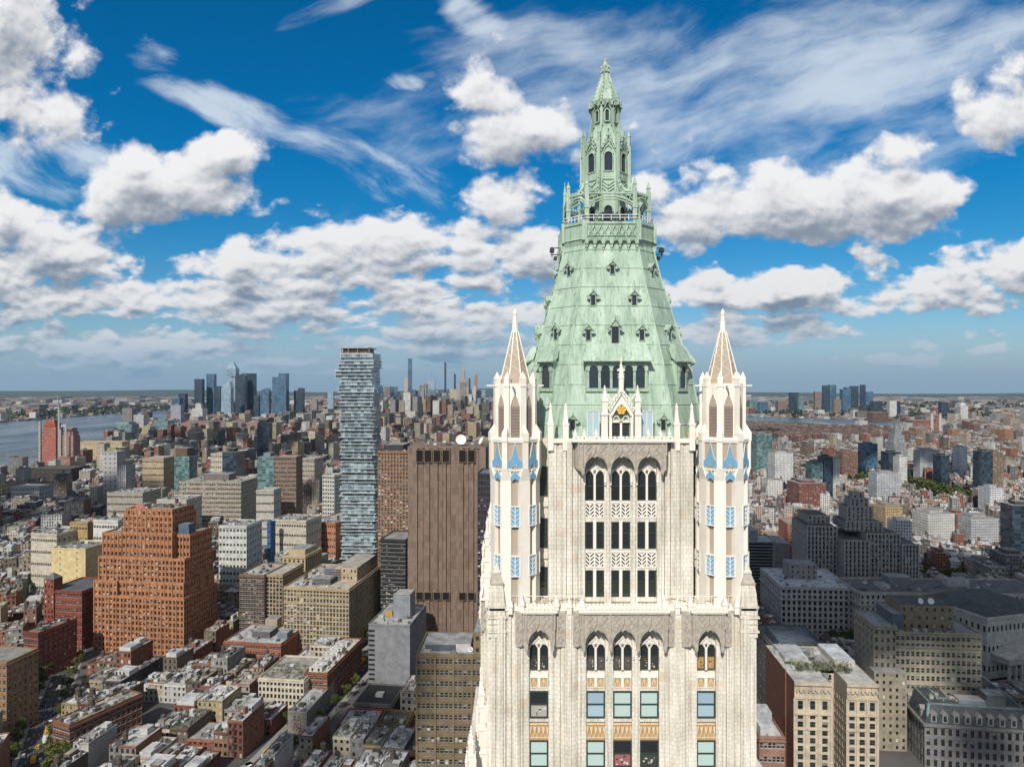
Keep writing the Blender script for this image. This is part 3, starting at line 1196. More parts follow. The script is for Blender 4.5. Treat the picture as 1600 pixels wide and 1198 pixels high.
# upper canopy and parapet
cn0 = None
for k in (0, 1, 2, 3):
    p = rz4(k) @ Vector((0, -189, -85))
    if cn0 is None:
        mb = canopy([-41.5, 0, 41.5], 27, 16)
        cn0 = local(mb, "canopy", M_['grey_stone'], p)
        cn0.scale = (1, 1, .86)
    else:
        copy_to(cn0, p, k * math.pi / 2)
up = MB()
for k in range(4):
    up.M = rz4(k)
    up.box(-112.6, 112.6, -194, -186, -88, -81)
    up.box(-80, 80, -208, -194.2, -85.5, -81.5)
    x = -76
    while x < 78:
        up.extrude_xz([(x - 2.8, -81.5), (x + 2.8, -81.5), (x + 1.6, -79), (x + 2.2, -77.6), (x, -76), (x - 2.2, -77.6), (x - 1.6, -79)], -207, -204.6)
        x += 6.4
    up.bar((-78, -206, -77.6), (78, -206, -77.6), 1.2, 1.2)
    for x in (-60, -41, 41, 60, -74, 74):
        pinn(up, x, -201, -82, 4.6, 18, rows=2)
    # obelisks
    for s in (-1, 1):
        for x in (88, 112):
            x_ = s * x
            up.box(x_ - 4.6, x_ + 4.6, -194.7, -184.8, -100, -58)
            up.box(x_ - 5.6, x_ + 5.6, -195.4, -183.8, -60, -57)
            up.prism([(x_ - 4, -193.4), (x_ + 4, -193.4), (x_ + 4, -185.4), (x_ - 4, -185.4)], -57, -33, ring2=[(x_ - 1.6, -191), (x_ + 1.6, -191), (x_ + 1.6, -187.8), (x_ - 1.6, -187.8)])
            up.box(x_ - 2.2, x_ + 2.2, -191.6, -187.2, -33, -30)
            up.prism(ngon(4, 1.6, 0, x_, -189.4), -30, -25, ring2=ngon(4, .2, 0, x_, -189.4))
    up.M = None
hbuild(up, "upper_parapet", M_['cream_plain'])
tr = MB()
tr.prism([(x * .99, y * .99) for x, y in ring], -92, -86.2)
hbuild(tr, "terrace", M_['tan'])

# central gabled bay with the rosette window on the parapet
gb = MB()
gb.extrude_xz([(-19, -88), (-15, -88), (-15, -62), (-14.4, -45)] + [(-14.4 + 28.8 * i / 16, -45 + 15 * (1 - abs(i / 8 - 1) ** 1.6)) for i in range(1, 16)] + [(14.4, -45), (15, -62), (15, -88), (19, -88), (19, -38), (0, -8), (-19, -38)], -193, -182)
for s in (-1, 1):
    gb.path([(s * 15.6 * (1 - i / 8), -194, -45 + 19 * (1 - (1 - i / 8) ** 1.6)) for i in range(9)], 2.6, 3)
    gb.bar((s * 19, -194, -38), (0, -194, -7), 3, 4)
    for i in range(5):
        q = i / 5
        gb.box(s * (19 - 19 * q) - 2, s * (19 - 19 * q) + 2, -196, -192, -35 + 31 * q, -31 + 31 * q)
    for x in (24, 29):
        gb.box(s * x - 2.4, s * x + 2.4, -194.5, -184, -88, -38 if x == 24 else -44)
    gb.box(s * 26.5 - 6, s * 26.5 + 6, -196, -183, -44, -40)
    pinn(gb, s * 26, -190, -42, 8.5, 46)
    gb.path([(s * (22 - 2.5 * i), -191, -10 - 9 * math.sin(math.pi * i / 6)) for i in range(7)], 2.2, 2.2)
gb.box(-1.6, 1.6, -190, -183, -88, -54)
gb.box(-15, 15, -190, -183, -56, -52.5)
for s in (-7.5, 7.5):
    gb.path([(s - 6, -189, -54), (s - 3, -189, -47), (s, -189, -45), (s + 3, -189, -47), (s + 6, -189, -54)], 1.4, 2)
pinn(gb, 0, -189, -10, 7, 58, rows=5)
gb.box(-6, 6, -191, -187, 26, 29)
hbuild(gb, "gabled_bay", M_['cream_plain'])
ro = MB()
ro.M = Matrix.Translation((0, -190.5, -35.5)) @ Matrix.Rotation(math.pi / 2, 4, 'X')
ro.prism(ngon(12, 7.2), 0, 2.5, 0, bottom=True)
for i in range(6):
    a = i * math.pi / 3
    ro.prism(ngon(6, 2.4, 0, 5 * math.cos(a), 5 * math.sin(a)), -.5, 4, 1)
ro.prism(ngon(8, 2), 0, 4.4, 1)
hbuild(ro, "rosette", [M_['gold'], plain("yellow_glaze", (.80, .48, .10), .4, .1)])
gw, gwp = MB(), MB()
for c in (-7.6, 7.6):
    for a in (c - 5.8, c + 4.4):
        gw.box(a, a + 1.4, -187.5, -185, -88, -56)
    gw.box(c - 4.4, c + 4.4, -187.4, -185, -72, -70.4)
    gwp.box(c - 4.6, c + 4.6, -186.4, -185.6, -88, -56, 0, (.03, .035, .04))
o = hbuild(gw, "bay_window", M_['frame'])
hbuild(gwp, "pane", M_['glass'], o)
gbk = MB()
gbk.box(-18, 18, -185.5, -140, -90, -46)
gbk.prism([(-18, -185), (18, -185), (18, -140), (-18, -140)], -46, -12, ring2=[(-1, -185), (1, -185), (1, -140), (-1, -140)])
hbuild(gbk, "bay_roof", M_['copper'])
for s in (-1, 1):
    sc = MB()
    sc.box(s * 43 - 9.5, s * 43 + 9.5, -178, -177.2, -84, -38, 1, (.40, .52, .58))
    for x in (-9.5, 0, 9.5):
        sc.bar((s * 43 + x, -178.6, -84), (s * 43 + x, -178.6, -37), 1.1)
    sc.bar((s * 43 - 9.5, -178.6, -37.5), (s * 43 + 9.5, -178.6, -37.5), 1.1)
    hbuild(sc, "glass_screen", [M_['white'], M_['glass']])

# ---------------------------------------------------------------- corner turrets
def turret():
    """about its axis; z measured in hero hz"""
    core, ribs, tan_, orn = MB(), MB(), MB(), {}
    core.rings([(ngon(8, 34), -352), (ngon(8, 34), -150), (ngon(8, 37.5), -128), (ngon(8, 37.5), -84)], 0)
    core.rings([(ngon(8, 29), -84), (ngon(8, 29), 2)], 0)
    # corner piers of the shaft
    R8 = 1 / math.cos(math.pi / 8)
    for k in range(8):
        a = math.pi / 4 * k - math.pi / 2 + math.pi / 8
        ribs.M = Matrix.Rotation(a, 4, 'Z')
        r = 34.2 * R8
        ribs.box(r - 7, r + 2.2, -9.2, 9.2, -352, -132)
        ribs.prism([(r - 7, -9.3), (r + 2.3, -9.3), (r + 2.3, 9.3), (r - 7, 9.3)], -146, -128, ring2=[(r - 7, -5), (r + 6.2, -5), (r + 6.2, 5), (r - 7, 5)])
        r = 38 * R8
        ribs.box(r - 7, r + 2.4, -4.4, 4.4, -128, -79)
        # gablet at the foot of the belfry
        ribs.box(r - 9, r + 3.6, -4.6, 4.6, -85, -72)
        ribs.prism([(r - 9, -4.4), (r + 3.4, -4.4), (r + 3.4, 4.4), (r - 9, 4.4)], -72, -56, ring2=[(r - 7.5, -.3), (r - 6.5, -.3), (r - 6.5, .3), (r - 7.5, .3)])
        r = 31.2 * R8
        ribs.box(r - 7, r + 2.2, -4.2, 4.2, -84, 13)
        ribs.box(r - 8, r + 3, -5, 5, 1, 4)
        ribs.prism([(r - 7.5, -4.6), (r + 2.6, -4.6), (r + 2.6, 4.6), (r - 7.5, 4.6)], 13, 25, ring2=[(r - 2.7, -.3), (r - 2.3, -.3), (r - 2.3, .3), (r - 2.7, .3)])
        ribs.M = None
    # string courses
    for z in (-189, -216.5, -265, -294.5):
        ribs.rings([(ngon(8, 35.6), z - 1.3), (ngon(8, 35.6), z + 1.3)], 0)
    ribs.rings([(ngon(8, 39.2), -87), (ngon(8, 40.2), -82), (ngon(8, 38.5), -79)], 0)
    ribs.rings([(ngon(8, 38.6), -131), (ngon(8, 38.6), -128.6)], 0)
    ribs.rings([(ngon(8, 31.8), -2), (ngon(8, 31.8), 6)], 0)
    # belfry: cream wall with a pointed louvred opening in each face
    for k in range(8):
        a = math.pi / 4 * k
        ribs.M = Matrix.Rotation(a, 4, 'Z')
        for s in (-1, 1):
            ribs.extrude_xz([(s * 13, -84), (s * 7.2, -84), (s * 7.2, -30), (s * 4.5, -21), (s * 0.3, -11), (s * 0.3, 0), (s * 13, 0)], -31.6, -28.5)
        ribs.M = None
    return core, ribs


core, ribs = turret()
tur = empty("corner_turret", hl(-168, -167, 0), 0)
tur.location = (-168 * HK, -167 * HK, 0)
tur.parent = tower
t_parts = [core.build("turret_core", M_['tan'], tur, xf=XF), ribs.build("turret_frame", M_['cream_plain'], tur, xf=XF)]
vp = []


def facet(mb, name, mats, k, r, z, proto=[None]):
    pass


def ring8(mb, name, mats, r, z, ks=range(8)):
    o0 = None
    for k in ks:
        a = math.pi / 4 * k
        p = Matrix.Rotation(a, 4, 'Z') @ Vector((0, -r, z))
        loc = (p.x * HK, p.y * HK, H + p.z * HK)
        if o0 is None:
            o0 = mb.build(name, mats, tur, loc=loc, rz=a, xf=(HK, (0, 0, 0)))
            t_parts.append(o0)
        else:
            c = o0.copy()
            COL.objects.link(c)
            c.location = loc
            c.rotation_euler = (0, 0, a)
            t_parts.append(c)


# belfry louvres
lv = MB()
lv.extrude_xz([(-6.9, -41), (6.9, -41), (6.9, 12), (-6.9, 12)], -.2, .6)
lv.extrude_xz([(-7, 12), (7, 12), (7, 14), (4.4, 22), (0, 31), (-4.4, 22), (-7, 14)], -.6, .6, 1)
for i in range(22):
    z = -40 + 2.35 * i
    lv.poly([(-6.6, -1.4, z), (6.6, -1.4, z), (6.6, -.2, z + 1.3), (-6.6, -.2, z + 1.3)])
ring8(lv, "louvre", [M_['louvre'], M_['tan']], 29.6, -42)
# trefoil shields
sh = MB()
shp = [(-11.5, -20), (-4, -20), (-3.4, -16), (0, -14), (3.4, -16), (4, -20), (11.5, -20), (11.8, -10), (8.2, -7.5), (4.5, 0), (0, 19), (-4.5, 0), (-8.2, -7.5), (-11.8, -10)]
sh.extrude_xz([(x * 1.12, z * 1.06 + (1 if z > 0 else -.6)) for x, z in shp], -.8, .4, 0)
sh.extrude_xz(shp, -1.3, -.7, 1)
ring8(sh, "trefoil_shield", [M_['cream_plain'], M_['blue']], 38.4, -106.5)
sm = MB()
shp2 = [(-8, -7), (-3, -7), (0, -4.6), (3, -7), (8, -7), (7, -1), (3.5, 2), (0, 9), (-3.5, 2), (-7, -1)]
sm.extrude_xz([(x * 1.18, z * 1.12) for x, z in shp2], -.8, .4, 0)
sm.extrude_xz(shp2, -1.3, -.7, 1)
ring8(sm, "small_shield", [M_['cream_plain'], M_['blue']], 38.6, -138)
# blue chevron panels
cv = MB()
cv.box(-8.2, 8.2, -.6, 1.6, -15.5, 15.5, 0)
for s in (-1, 1):
    cv.bar((s * 8.2, -.9, -15.5), (s * 8.2, -.9, 15.5), 1.3, 1.8, 1)
cv.bar((0, -.9, -15.5), (0, -.9, 15.5), 1.3, 1.6, 1)
for z in (-15.5, 15.5):
    cv.bar((-8.6, -1, z), (8.6, -1, z), 1.6, 2.2, 1)
for z in (-15, -8, -1, 6):
    for s in (-1, 1):
        cv.bar((0, -.9, z), (s * 8, -.9, z + 7.5), .8, 1.5, 1)
for z in (-202, -280):
    ring8(cv, "chevron_panel", [M_['blue'], M_['white']], 38.2, z)
# spire
sk = MB()
sk.rings([(ngon(8, 23.5), 3), (ngon(8, 23), 12), (ngon(8, 4.6), 89)], 0)
R8 = 1 / math.cos(math.pi / 8)
for k in range(8):
    a = math.pi / 4 * k - math.pi / 2 + math.pi / 8
    c_, s_ = math.cos(a), math.sin(a)
    sk.bar((23.4 * R8 * c_, 23.4 * R8 * s_, 10), (4.9 * R8 * c_, 4.9 * R8 * s_, 90), 1.6, 1.6, 1)
    b = a + math.pi / 4
    zz, side = 12, 0
    while zz < 80:
        q0, q1 = (zz - 12) / 77, min(1, (zz + 13 * (1 - (zz - 12) / 110) - 12) / 77)
        r0, r1 = 23.2 + (4.7 - 23.2) * q0, 23.2 + (4.7 - 23.2) * q1
        A, B = (a, b) if side == 0 else (b, a)
        sk.bar((r0 * R8 * math.cos(A), r0 * R8 * math.sin(A), zz), (r1 * R8 * math.cos(B), r1 * R8 * math.sin(B), 12 + 77 * q1), .5, .8, 1)
        zz, side = 12 + 77 * q1, 1 - side
        if q1 >= 1:
            break
o = sk.build("turret_spire", [M_['tan'], M_['cream_plain']], tur, xf=XF)
t_parts.append(o)
fn = MB()
fn.rings([(ngon(8, 5.6), 88), (ngon(8, 5.2), 92), (ngon(8, 3.0), 117), (ngon(8, 3.6), 118), (ngon(8, 3.0), 122), (ngon(8, .8), 127)], 0)
for a in range(4):
    fn.box(-.6, .6, -.6, .6, 100, 101)
fn.bar((-6, 0, 106), (6, 0, 106), 1)
o = fn.build("finial", M_['cream_plain'], tur, xf=XF)
t_parts.append(o)
gg = MB()
gg.bar((-46, -4, 3), (46, -4, 3), 2.2)
gg.bar((-4, -46, 2), (-4, 46, 2), 2.2)
o = gg.build("beam", M_['white'], tur, xf=XF)
t_parts.append(o)
for sx, sy in ((1, -1), (1, 1), (-1, 1)):
    c = tur.copy()
    COL.objects.link(c)
    c.location = (sx * 168 * HK, sy * 167 * HK, 0)
    for q in t_parts:
        d = q.copy()
        COL.objects.link(d)
        d.parent = c
# orange tarpaulin bundle beside the right turret
tb = MB()
tb.rings([(ngon(7, 7, 0, 0, 0), 0), (ngon(7, 8, .2, 0, 0), 8), (ngon(7, 5, .4, 1, 0), 18), (ngon(7, 1.5, .3, 1, 0), 26)], 0)
tarp = tb.build("tarpaulin", M_['orange'], None, loc=tuple(Vector(tower.location) + Vector(hl(122, -150, -85))), xf=(HK, (0, 0, 0)))
tag(tarp, "folded orange tarpaulin leaning between the green roof and a turret", "tarpaulin")
stp = MB()
stp.box(115, 133, -168, -141, -92, -85)
hbuild(stp, "ledge", M_['cream'])

# ---------------------------------------------------------------- copper roof
RT = [(-96, 161), (-40, 151), (0, 143), (30, 137), (66, 127.5), (96, 118.5), (130, 109.5), (165, 99.5), (199, 90.5), (232, 83), (250, 79)]


def Rz(z):
    for (z0, r0), (z1, r1) in zip(RT, RT[1:]):
        if z <= z1:
            return r0 + (r1 - r0) * (z - z0) / (z1 - z0)
    return RT[-1][1]


def cham(r, a=None):
    a = r * .585 if a is None else a
    return [(-a, -r), (a, -r), (r, -a), (r, a), (a, r), (-a, r), (-r, a), (-r, -a)]


rf = MB()
rf.rings([(cham(r), z) for z, r in RT])
for k in range(8):          # hip rolls
    pts = []
    for z, r in RT:
        x, y = cham(r)[k]
        pts.append((x, y, z))
    rf.path(pts, 2.4, 2.4)
z = -62
while z < 248:              # flashings between the courses of sheets
    r = Rz(z)
    rf.rings([(cham(r + .2), z - 1.0), (cham(r + 1.1), z), (cham(Rz(z + 1) + .1), z + 1.0)], cap=False)
    z += 33.5
hbuild(rf, "copper_roof", M_['copper'])


def lucarne(wd, ht):
    """little roof dormer: front plane at y=0, sill at z=0"""
    mb, p = MB(), MB()
    h = wd / 2
    dep = ht * .36 + 6
    mb.box(-h - 1.3, -h, -1, dep, -1, ht + 1)
    mb.box(h, h + 1.3, -1, dep, -1, ht + 1)
    mb.box(-h, h, -.8, dep, ht, ht + 1.6)
    mb.box(-h, h, -.9, 2, -1.4, 0)
    p.box(-h, h, .6, 1.4, 0, ht, 0, (.02, .025, .03))
    for s in (-1, 1):       # hood with curled ends, brackets, gable and finial
        mb.poly([(0, -3.2, ht + wd * 1.15), (s * (h + 5), -3.2, ht - 1), (s * (h + 5), dep, ht - 1), (0, dep, ht + wd * 1.15)][::s])
        mb.path([(s * (h + 6.5), -3.2, ht - 1.5), (s * (h + 3.5), -3.4, ht + 1), (0, -3.4, ht + wd * 1.2)], 2.0, 2.0)
        mb.box(s * (h + 3.4) - 1.8, s * (h + 3.4) + 1.8, -4, 0, ht - 6, ht - 1.5)
        mb.box(s * (h + 6.2) - 1.4, s * (h + 6.2) + 1.4, -4.4, -1.6, ht - 3.4, ht - .2)
    mb.extrude_xz([(-h - 1, ht + 1), (h + 1, ht + 1), (0, ht + wd)], -2.2, 0)
    pinn(mb, 0, -2.6, ht + wd * .95, 2.2, wd * .9, rows=2)
    mb.box(-2.4, 2.4, -3.4, -1.4, ht + wd * 1.35, ht + wd * 1.35 + 1.4)
    return mb, p


LU = {}


def put_lucarne(key, wd, ht, ang, xo, zs, chamf=False):
    r = Rz(zs) * (1.12 if chamf else 1.0) + 1.0
    p = Matrix.Rotation(ang, 4, 'Z') @ Vector((xo, -r, zs))
    if key not in LU:
        mb, pn = lucarne(wd, ht)
        o = local(mb, "lucarne", M_['copper'], p, rz=ang)
        KIDS[o.name] = [pn.build("pane", M_['glass'], o, xf=(HK, (0, 0, 0)))]
        LU[key] = o
    else:
        copy_to(LU[key], p, ang)


for k in range(4):
    a = k * math.pi / 2
    put_lucarne('s', 7, 14.5, a, 0, 195)
    for s in (-1, 1):
        put_lucarne('m', 7.5, 17, a, s * 35, 139)
        put_lucarne('m', 7.5, 17, a, s * 45, 79)
        put_lucarne('m', 7.5, 17, a, s * 74, -70)
    put_lucarne('l', 12, 27, a, 0, 74)
    put_lucarne('s', 7, 14.5, a + math.pi / 4, 0, 195, True)
    put_lucarne('m', 7.5, 17, a + math.pi / 4, 0, 82, True)


def eaved(half, n, wd, chamf):
    """flared dormer with n arched windows under a shed roof; wall plane y=0, sill z=0"""
    mb, p, sh_ = MB(), MB(), MB()
    mb.box(-half, half, 1, 16, -6, 46)
    step = 2 * (half - 4) / n
    for i in range(n + 1):
        x = -half + 4 + step * i
        mb.box(x - 2.1, x + 2.1, -1.6, 1.2, -5, 41)
        mb.box(x - 2.9, x + 2.9, -3.6, 1.2, 28, 35)
        mb.box(x - 1.2, x + 1.2, -2.8, -1.5, 18, 28)
    for i in range(n):
        x = -half + 4 + step * (i + .5)
        h = step / 2 - 2.1
        mb.extrude_xz([(x - h, 41), (x + h, 41)] + [(x + h * math.cos(math.pi * q / 10), 30 + h * .9 * math.sin(math.pi * q / 10)) for q in range(11)], -1.2, 1.1)
        p.box(x - h, x + h, .3, .9, 0, 30 + h, 0, (.02, .028, .032) if i % 2 else (.03, .04, .05))
        p.box(x - h, x + h, -.2, .35, 15, 16.4, 0, (.03, .04, .035))
        for xx in (x - h, x + h - 1.2):
            p.box(xx, xx + 1.2, -.2, .35, 0, 31, 0, (.03, .04, .035))
    mb.box(-half, half, -2.2, 1.3, -6, -.4)
    mb.box(-half - 1, half + 1, -5, 1.2, 40.6, 43.5)
    # flared shed roof with overhanging eave, boards curling up at the ends
    e = half + 7
    sh_.rings([([(-e, -9), (e, -9), (e - 2, 0), (-e + 2, 0)], 44), ([(-e + 3, -4), (e - 3, -4), (e - 4, 10), (-e + 4, 10)], 51), ([(-e + 7, 3), (e - 7, 3), (e - 7, 16), (-e + 7, 16)], 64), ([(-e + 10, 9), (e - 10, 9), (e - 10, 16), (-e + 10, 16)], 74)])
    sh_.bar((-e, -9, 44.4), (e, -9, 44.4), 2, 2)
    return mb, p, sh_


ED = {}
for k in range(4):
    for chamf in (0, 1):
        a = k * math.pi / 2 + chamf * math.pi / 4
        zs = -1.0
        r = Rz(zs) * (1.12 if chamf else 1.0) + 2.5
        p = Matrix.Rotation(a, 4, 'Z') @ Vector((0, -r, zs))
        if chamf not in ED:
            mb, pn, sh_ = eaved(52 if not chamf else 15, 5 if not chamf else 1, 13, chamf)
            o = local(mb, "dormer", M_['copper'], p, rz=a)
            KIDS[o.name] = [pn.build("pane", M_['glass'], o, xf=(HK, (0, 0, 0))), sh_.build("dormer_roof", M_['copper'], o, xf=(HK, (0, 0, 0)))]
            ED[chamf] = o
        else:
            copy_to(ED[chamf], p, a)

# ---------------------------------------------------------------- balcony, open arcade, lantern and spire
bc = MB()
bc.rings([(cham(78), 242), (cham(81.5), 256), (cham(83.5), 258), (cham(81.5), 260), (cham(81.5), 282), (cham(83.5), 284), (cham(83.5), 288), (cham(80), 288.5), (cham(80), 269), (cham(30), 269)])
ch = cham(81.5)
for k in range(8):
    (x0, y0), (x1, y1) = ch[k], ch[(k + 1) % 8]
    L = math.hypot(x1 - x0, y1 - y0)
    ang = math.atan2(y1 - y0, x1 - x0)
    bc.M = Matrix.Translation((x0, y0, 0)) @ Matrix.Rotation(ang, 4, 'Z')
    if k % 2 == 0:          # pierced panels
        nn = max(3, int(L / 13))
        st = (L - 12) / nn
        bc.box(-4, 5, -3, 2, 256, 291)
        bc.box(L - 5, L + 4, -3, 2, 256, 291)
        for i in range(nn):
            cx = 6 + st * (i + .5)
            h = st / 2
            for s in (-1, 1):
                bc.path([(cx + s * h, -1.2, 262), (cx + s * h * .2, -1.2, 272), (cx + s * h, -1.2, 282)], 1.7, 2.4)
                bc.bar((cx, -1.2, 266), (cx + s * h * .6, -1.2, 262.8), 1.4, 2)
            bc.bar((cx, -1.2, 261), (cx, -1.2, 282), 1.2, 2.2)
        for i in range(7):
            cx = 4 + (L - 8) * i / 6
            bc.box(cx - 3, cx + 3, -5, 4, 249, 259)
            bc.box(cx - 2.2, cx + 2.2, -3.6, 4, 243, 249)
            bc.box(cx - 1.2, cx + 1.2, -2.4, 4, 238, 243)
        for i in range(6):
            x0_ = 4 + (L - 8) * i / 6
            w_ = (L - 8) / 6
            bc.path([(x0_ + w_ * j / 6, -3, 251 + 5 * math.sin(math.pi * j / 6)) for j in range(7)], 1.5, 3)
    bc.M = None
hbuild(bc, "balcony", M_['copper'])
rl = MB()
for (x0, y0), (x1, y1) in zip(cham(78), cham(78)[1:] + cham(78)[:1]):
    for z in (301, 296):
        rl.bar((x0, y0, z), (x1, y1, z), 1.0)
    for i in range(7):
        q = i / 6
        rl.bar((x0 + (x1 - x0) * q, y0 + (y1 - y0) * q, 291), (x0 + (x1 - x0) * q, y0 + (y1 - y0) * q, 301), .8)
hbuild(rl, "guard_rail", M_['white'])
# searchlights on brackets at the sides
for s in (-1, 1):
    fl = MB()
    for z in (250, 262):
        fl.bar((s * 84, -20, z - 8), (s * 103, -20, z - 8), 1.6)
    fl.bar((s * 100, -20, 236), (s * 100, -20, 256), 1.6)
    fl.box(s * 100 - 4, s * 100 + 4, -26, -14, 246, 253)
    fl.box(s * 94 - 3, s * 94 + 3, -25, -16, 232, 238)
    hbuild(fl, "floodlight", M_['dark'])

ln = MB()
AC = 44.0
SC = Matrix.Diagonal((.88, .88, 1, 1))
ln.rings([(ngon(8, 37), 268), (ngon(8, 37), 343), (ngon(8, 39.6), 345), (ngon(8, 39.6), 349), (ngon(8, 38.3), 350), (ngon(8, 38.7), 372), (ngon(8, 40.9), 374), (ngon(8, 40.9), 388), (ngon(8, 39.2), 389), (ngon(8, 39.2), 436), (ngon(8, 35), 452), (ngon(8, 24), 470), (ngon(8, 22), 476), (ngon(8, 22), 512), (ngon(8, 26), 518), (ngon(8, 28), 522), (ngon(8, 20), 526)])
post = 70.0
for k in range(8):
    ln.M = Matrix.Rotation(math.pi / 4 * k, 4, 'Z') @ SC
    # facet k: chevron panel, quatrefoil strip, gable, crockets
    for z in (352, 358, 364):
        for s in (-1, 1):
            ln.bar((0, -45, z), (s * 13, -45, z + 8), 2, 2.4)
    for s in (-1, 1):
        ln.bar((s * 14, -45, 349), (s * 14, -45, 389), 2.4, 3)
        # ogee gable over the lantern window
        ln.path([(s * 15, -46, 424), (s * 11, -47, 432), (s * 5, -47, 441), (s * 1.2, -47, 456), (0, -47, 464)], 2.2, 2.8)
        ln.path([(s * 10.5, -46, 420), (s * 8, -46, 429), (0, -46, 436)], 1.6, 2.4)
        ln.bar((s * 4, -45.5, 437), (0, -45.5, 446), 1.2, 2)
        for q in range(4):
            ln.box(s * (13 - 3.2 * q) - 1.4, s * (13 - 3.2 * q) + 1.4, -50, -46, 429 + 7.5 * q, 432 + 7.5 * q)
        for dx in (0, 1):
            ln.bar((s * (4 + 4.6 * dx), -46.9, 377.5), (s * (4 + 4.6 * dx), -46.9, 385), 1.0, 1.2)
    # upper lantern: hood and crockets
        ln.path([(s * 9, -27, 504), (s * 5, -29, 510), (0, -30, 519)], 1.6, 2.2)
        ln.box(s * 9 - 2, s * 9 + 2, -34, -28, 512, 518)
    ln.box(-1.6, 1.6, -36, -29, 515, 522)
    ln.M = Matrix.Rotation(math.pi / 4 * (k + .5), 4, 'Z') @ SC
    # corner piers of the lantern with pinnacles
    ln.box(-3.6, 3.6, -53, -44, 349, 448)
    ln.box(-2.0, 2.0, -55, -52.6, 349, 440)
    pinn(ln, 0, -50.4, 446, 5.4, 26, rows=3)
    ln.path([(0, -50, 436), (0, -41, 452), (0, -33, 470), (0, -29.5, 490)], 3.2, 3.6)      # flying ribs to the upper lantern
    ln.box(-2.6, 2.6, -30.5, -25, 476, 514)
    pinn(ln, 0, -33, 518, 3.6, 15, rows=2)
    # flared buttress down to the posts of the arcade
    ln.path([(0, -50, 386), (0, -51.5, 372), (0, -55, 360), (0, -63, 350), (0, -76, 344)], 4.4, 4.4)
    ln.path([(0, -47, 372), (0, -50, 356), (0, -58, 345), (0, -74, 338)], 2.6, 2.6)
    for q, (yy, zz) in enumerate(((-53, 376), (-56, 366), (-61, 357))):
        ln.box(-1.6, 1.6, yy - 3.4, yy, zz - 1, zz + 2.5)
    ln.M = Matrix.Rotation(math.pi / 4 * (k + .5), 4, 'Z') @ SC
    ln.box(-2.6, 2.6, -47, -40, 268, 345)
    ln.M = None
PO = cham(72)
for k in range(8):
    x, y = PO[k]
    va = math.atan2(y, x)
    ca = math.pi / 4 * (round((va - math.pi / 8) / (math.pi / 4))) + math.pi / 8
    f = lambda q, z: (44 * math.cos(ca) * (1 - q) + x * q, 44 * math.sin(ca) * (1 - q) + y * q, z)
    ln.path([f(0, 386), f(.05, 372), f(.18, 360), f(.45, 350), f(1, 343)], 4.4, 4.4)
    ln.path([f(0, 372), f(.08, 356), f(.3, 345), f(.95, 335)], 2.6, 2.6)
    ln.box(x - 3.6, x + 3.6, y - 3.6, y + 3.6, 266, 348)
    ln.box(x - 4.5, x + 4.5, y - 4.5, y + 4.5, 314, 318)
    pinn(ln, x, y, 346, 5.4, 22 if k not in (6,) else 46, rows=3)
    x1, y1 = PO[(k + 1) % 8]
    L = math.hypot(x1 - x, y1 - y)
    P = lambda q, z: (x + (x1 - x) * q, y + (y1 - y) * q, z)
    for dz, wv in ((0, 3.0), (-5, 1.8)):
        ln.path([P(i / 12, 321 + dz + 14 * (1 - abs(i / 6 - 1) ** 2.2)) for i in range(13)], wv, 3.6)
    ln.bar(P(0, 340), P(1, 340), 3.0, 3.6)
    for i in range(1, 8):
        q = i / 8
        zc = 321 + 14 * (1 - abs(q * 2 - 1) ** 2.2)
        ln.bar(P(q, zc - 2), P(q + (.05 if i % 2 else -.05), 340), 1.1, 1.4)
    for i in (3, 5, 7, 9):
        a = P(i / 12, 340)
        ln.box(a[0] - 1.3, a[0] + 1.3, a[1] - 1.3, a[1] + 1.3, 340, 345)
hbuild(ln, "lantern", M_['copper'])


def lantern_window(wd, z0, ht):
    f, p = MB(), MB()
    h = wd / 2
    out = arch(0, wd, 0, ht, ht - h * 1.1, 8, 0)
    p.extrude_xz(out, 1.2, 2.0, 0, (.02, .03, .045))
    f.path([(x, 0, z) for x, z in out + out[:1]], 2.0, 3.4)
    f.bar((0, .9, 0), (0, .9, ht), .7, .7, 1)
    return f, p


for wd, z0, ht, r in ((16.5, 388, 36, 40.6), (17, 292, 36, 38.4), (8.6, 484, 22, 23.6)):
    o0 = None
    for k in range(8):
        a = math.pi / 4 * k
        p = Matrix.Rotation(a, 4, 'Z') @ Vector((0, -r, z0))
        if o0 is None:
            f, pn = lantern_window(wd, z0, ht)
            o0 = local(f, "arched_window", [M_['copper'], M_['frame']], p, rz=a)
            KIDS[o0.name] = [pn.build("pane", M_['glass'], o0, xf=(HK, (0, 0, 0)))]
        else:
            copy_to(o0, p, a)

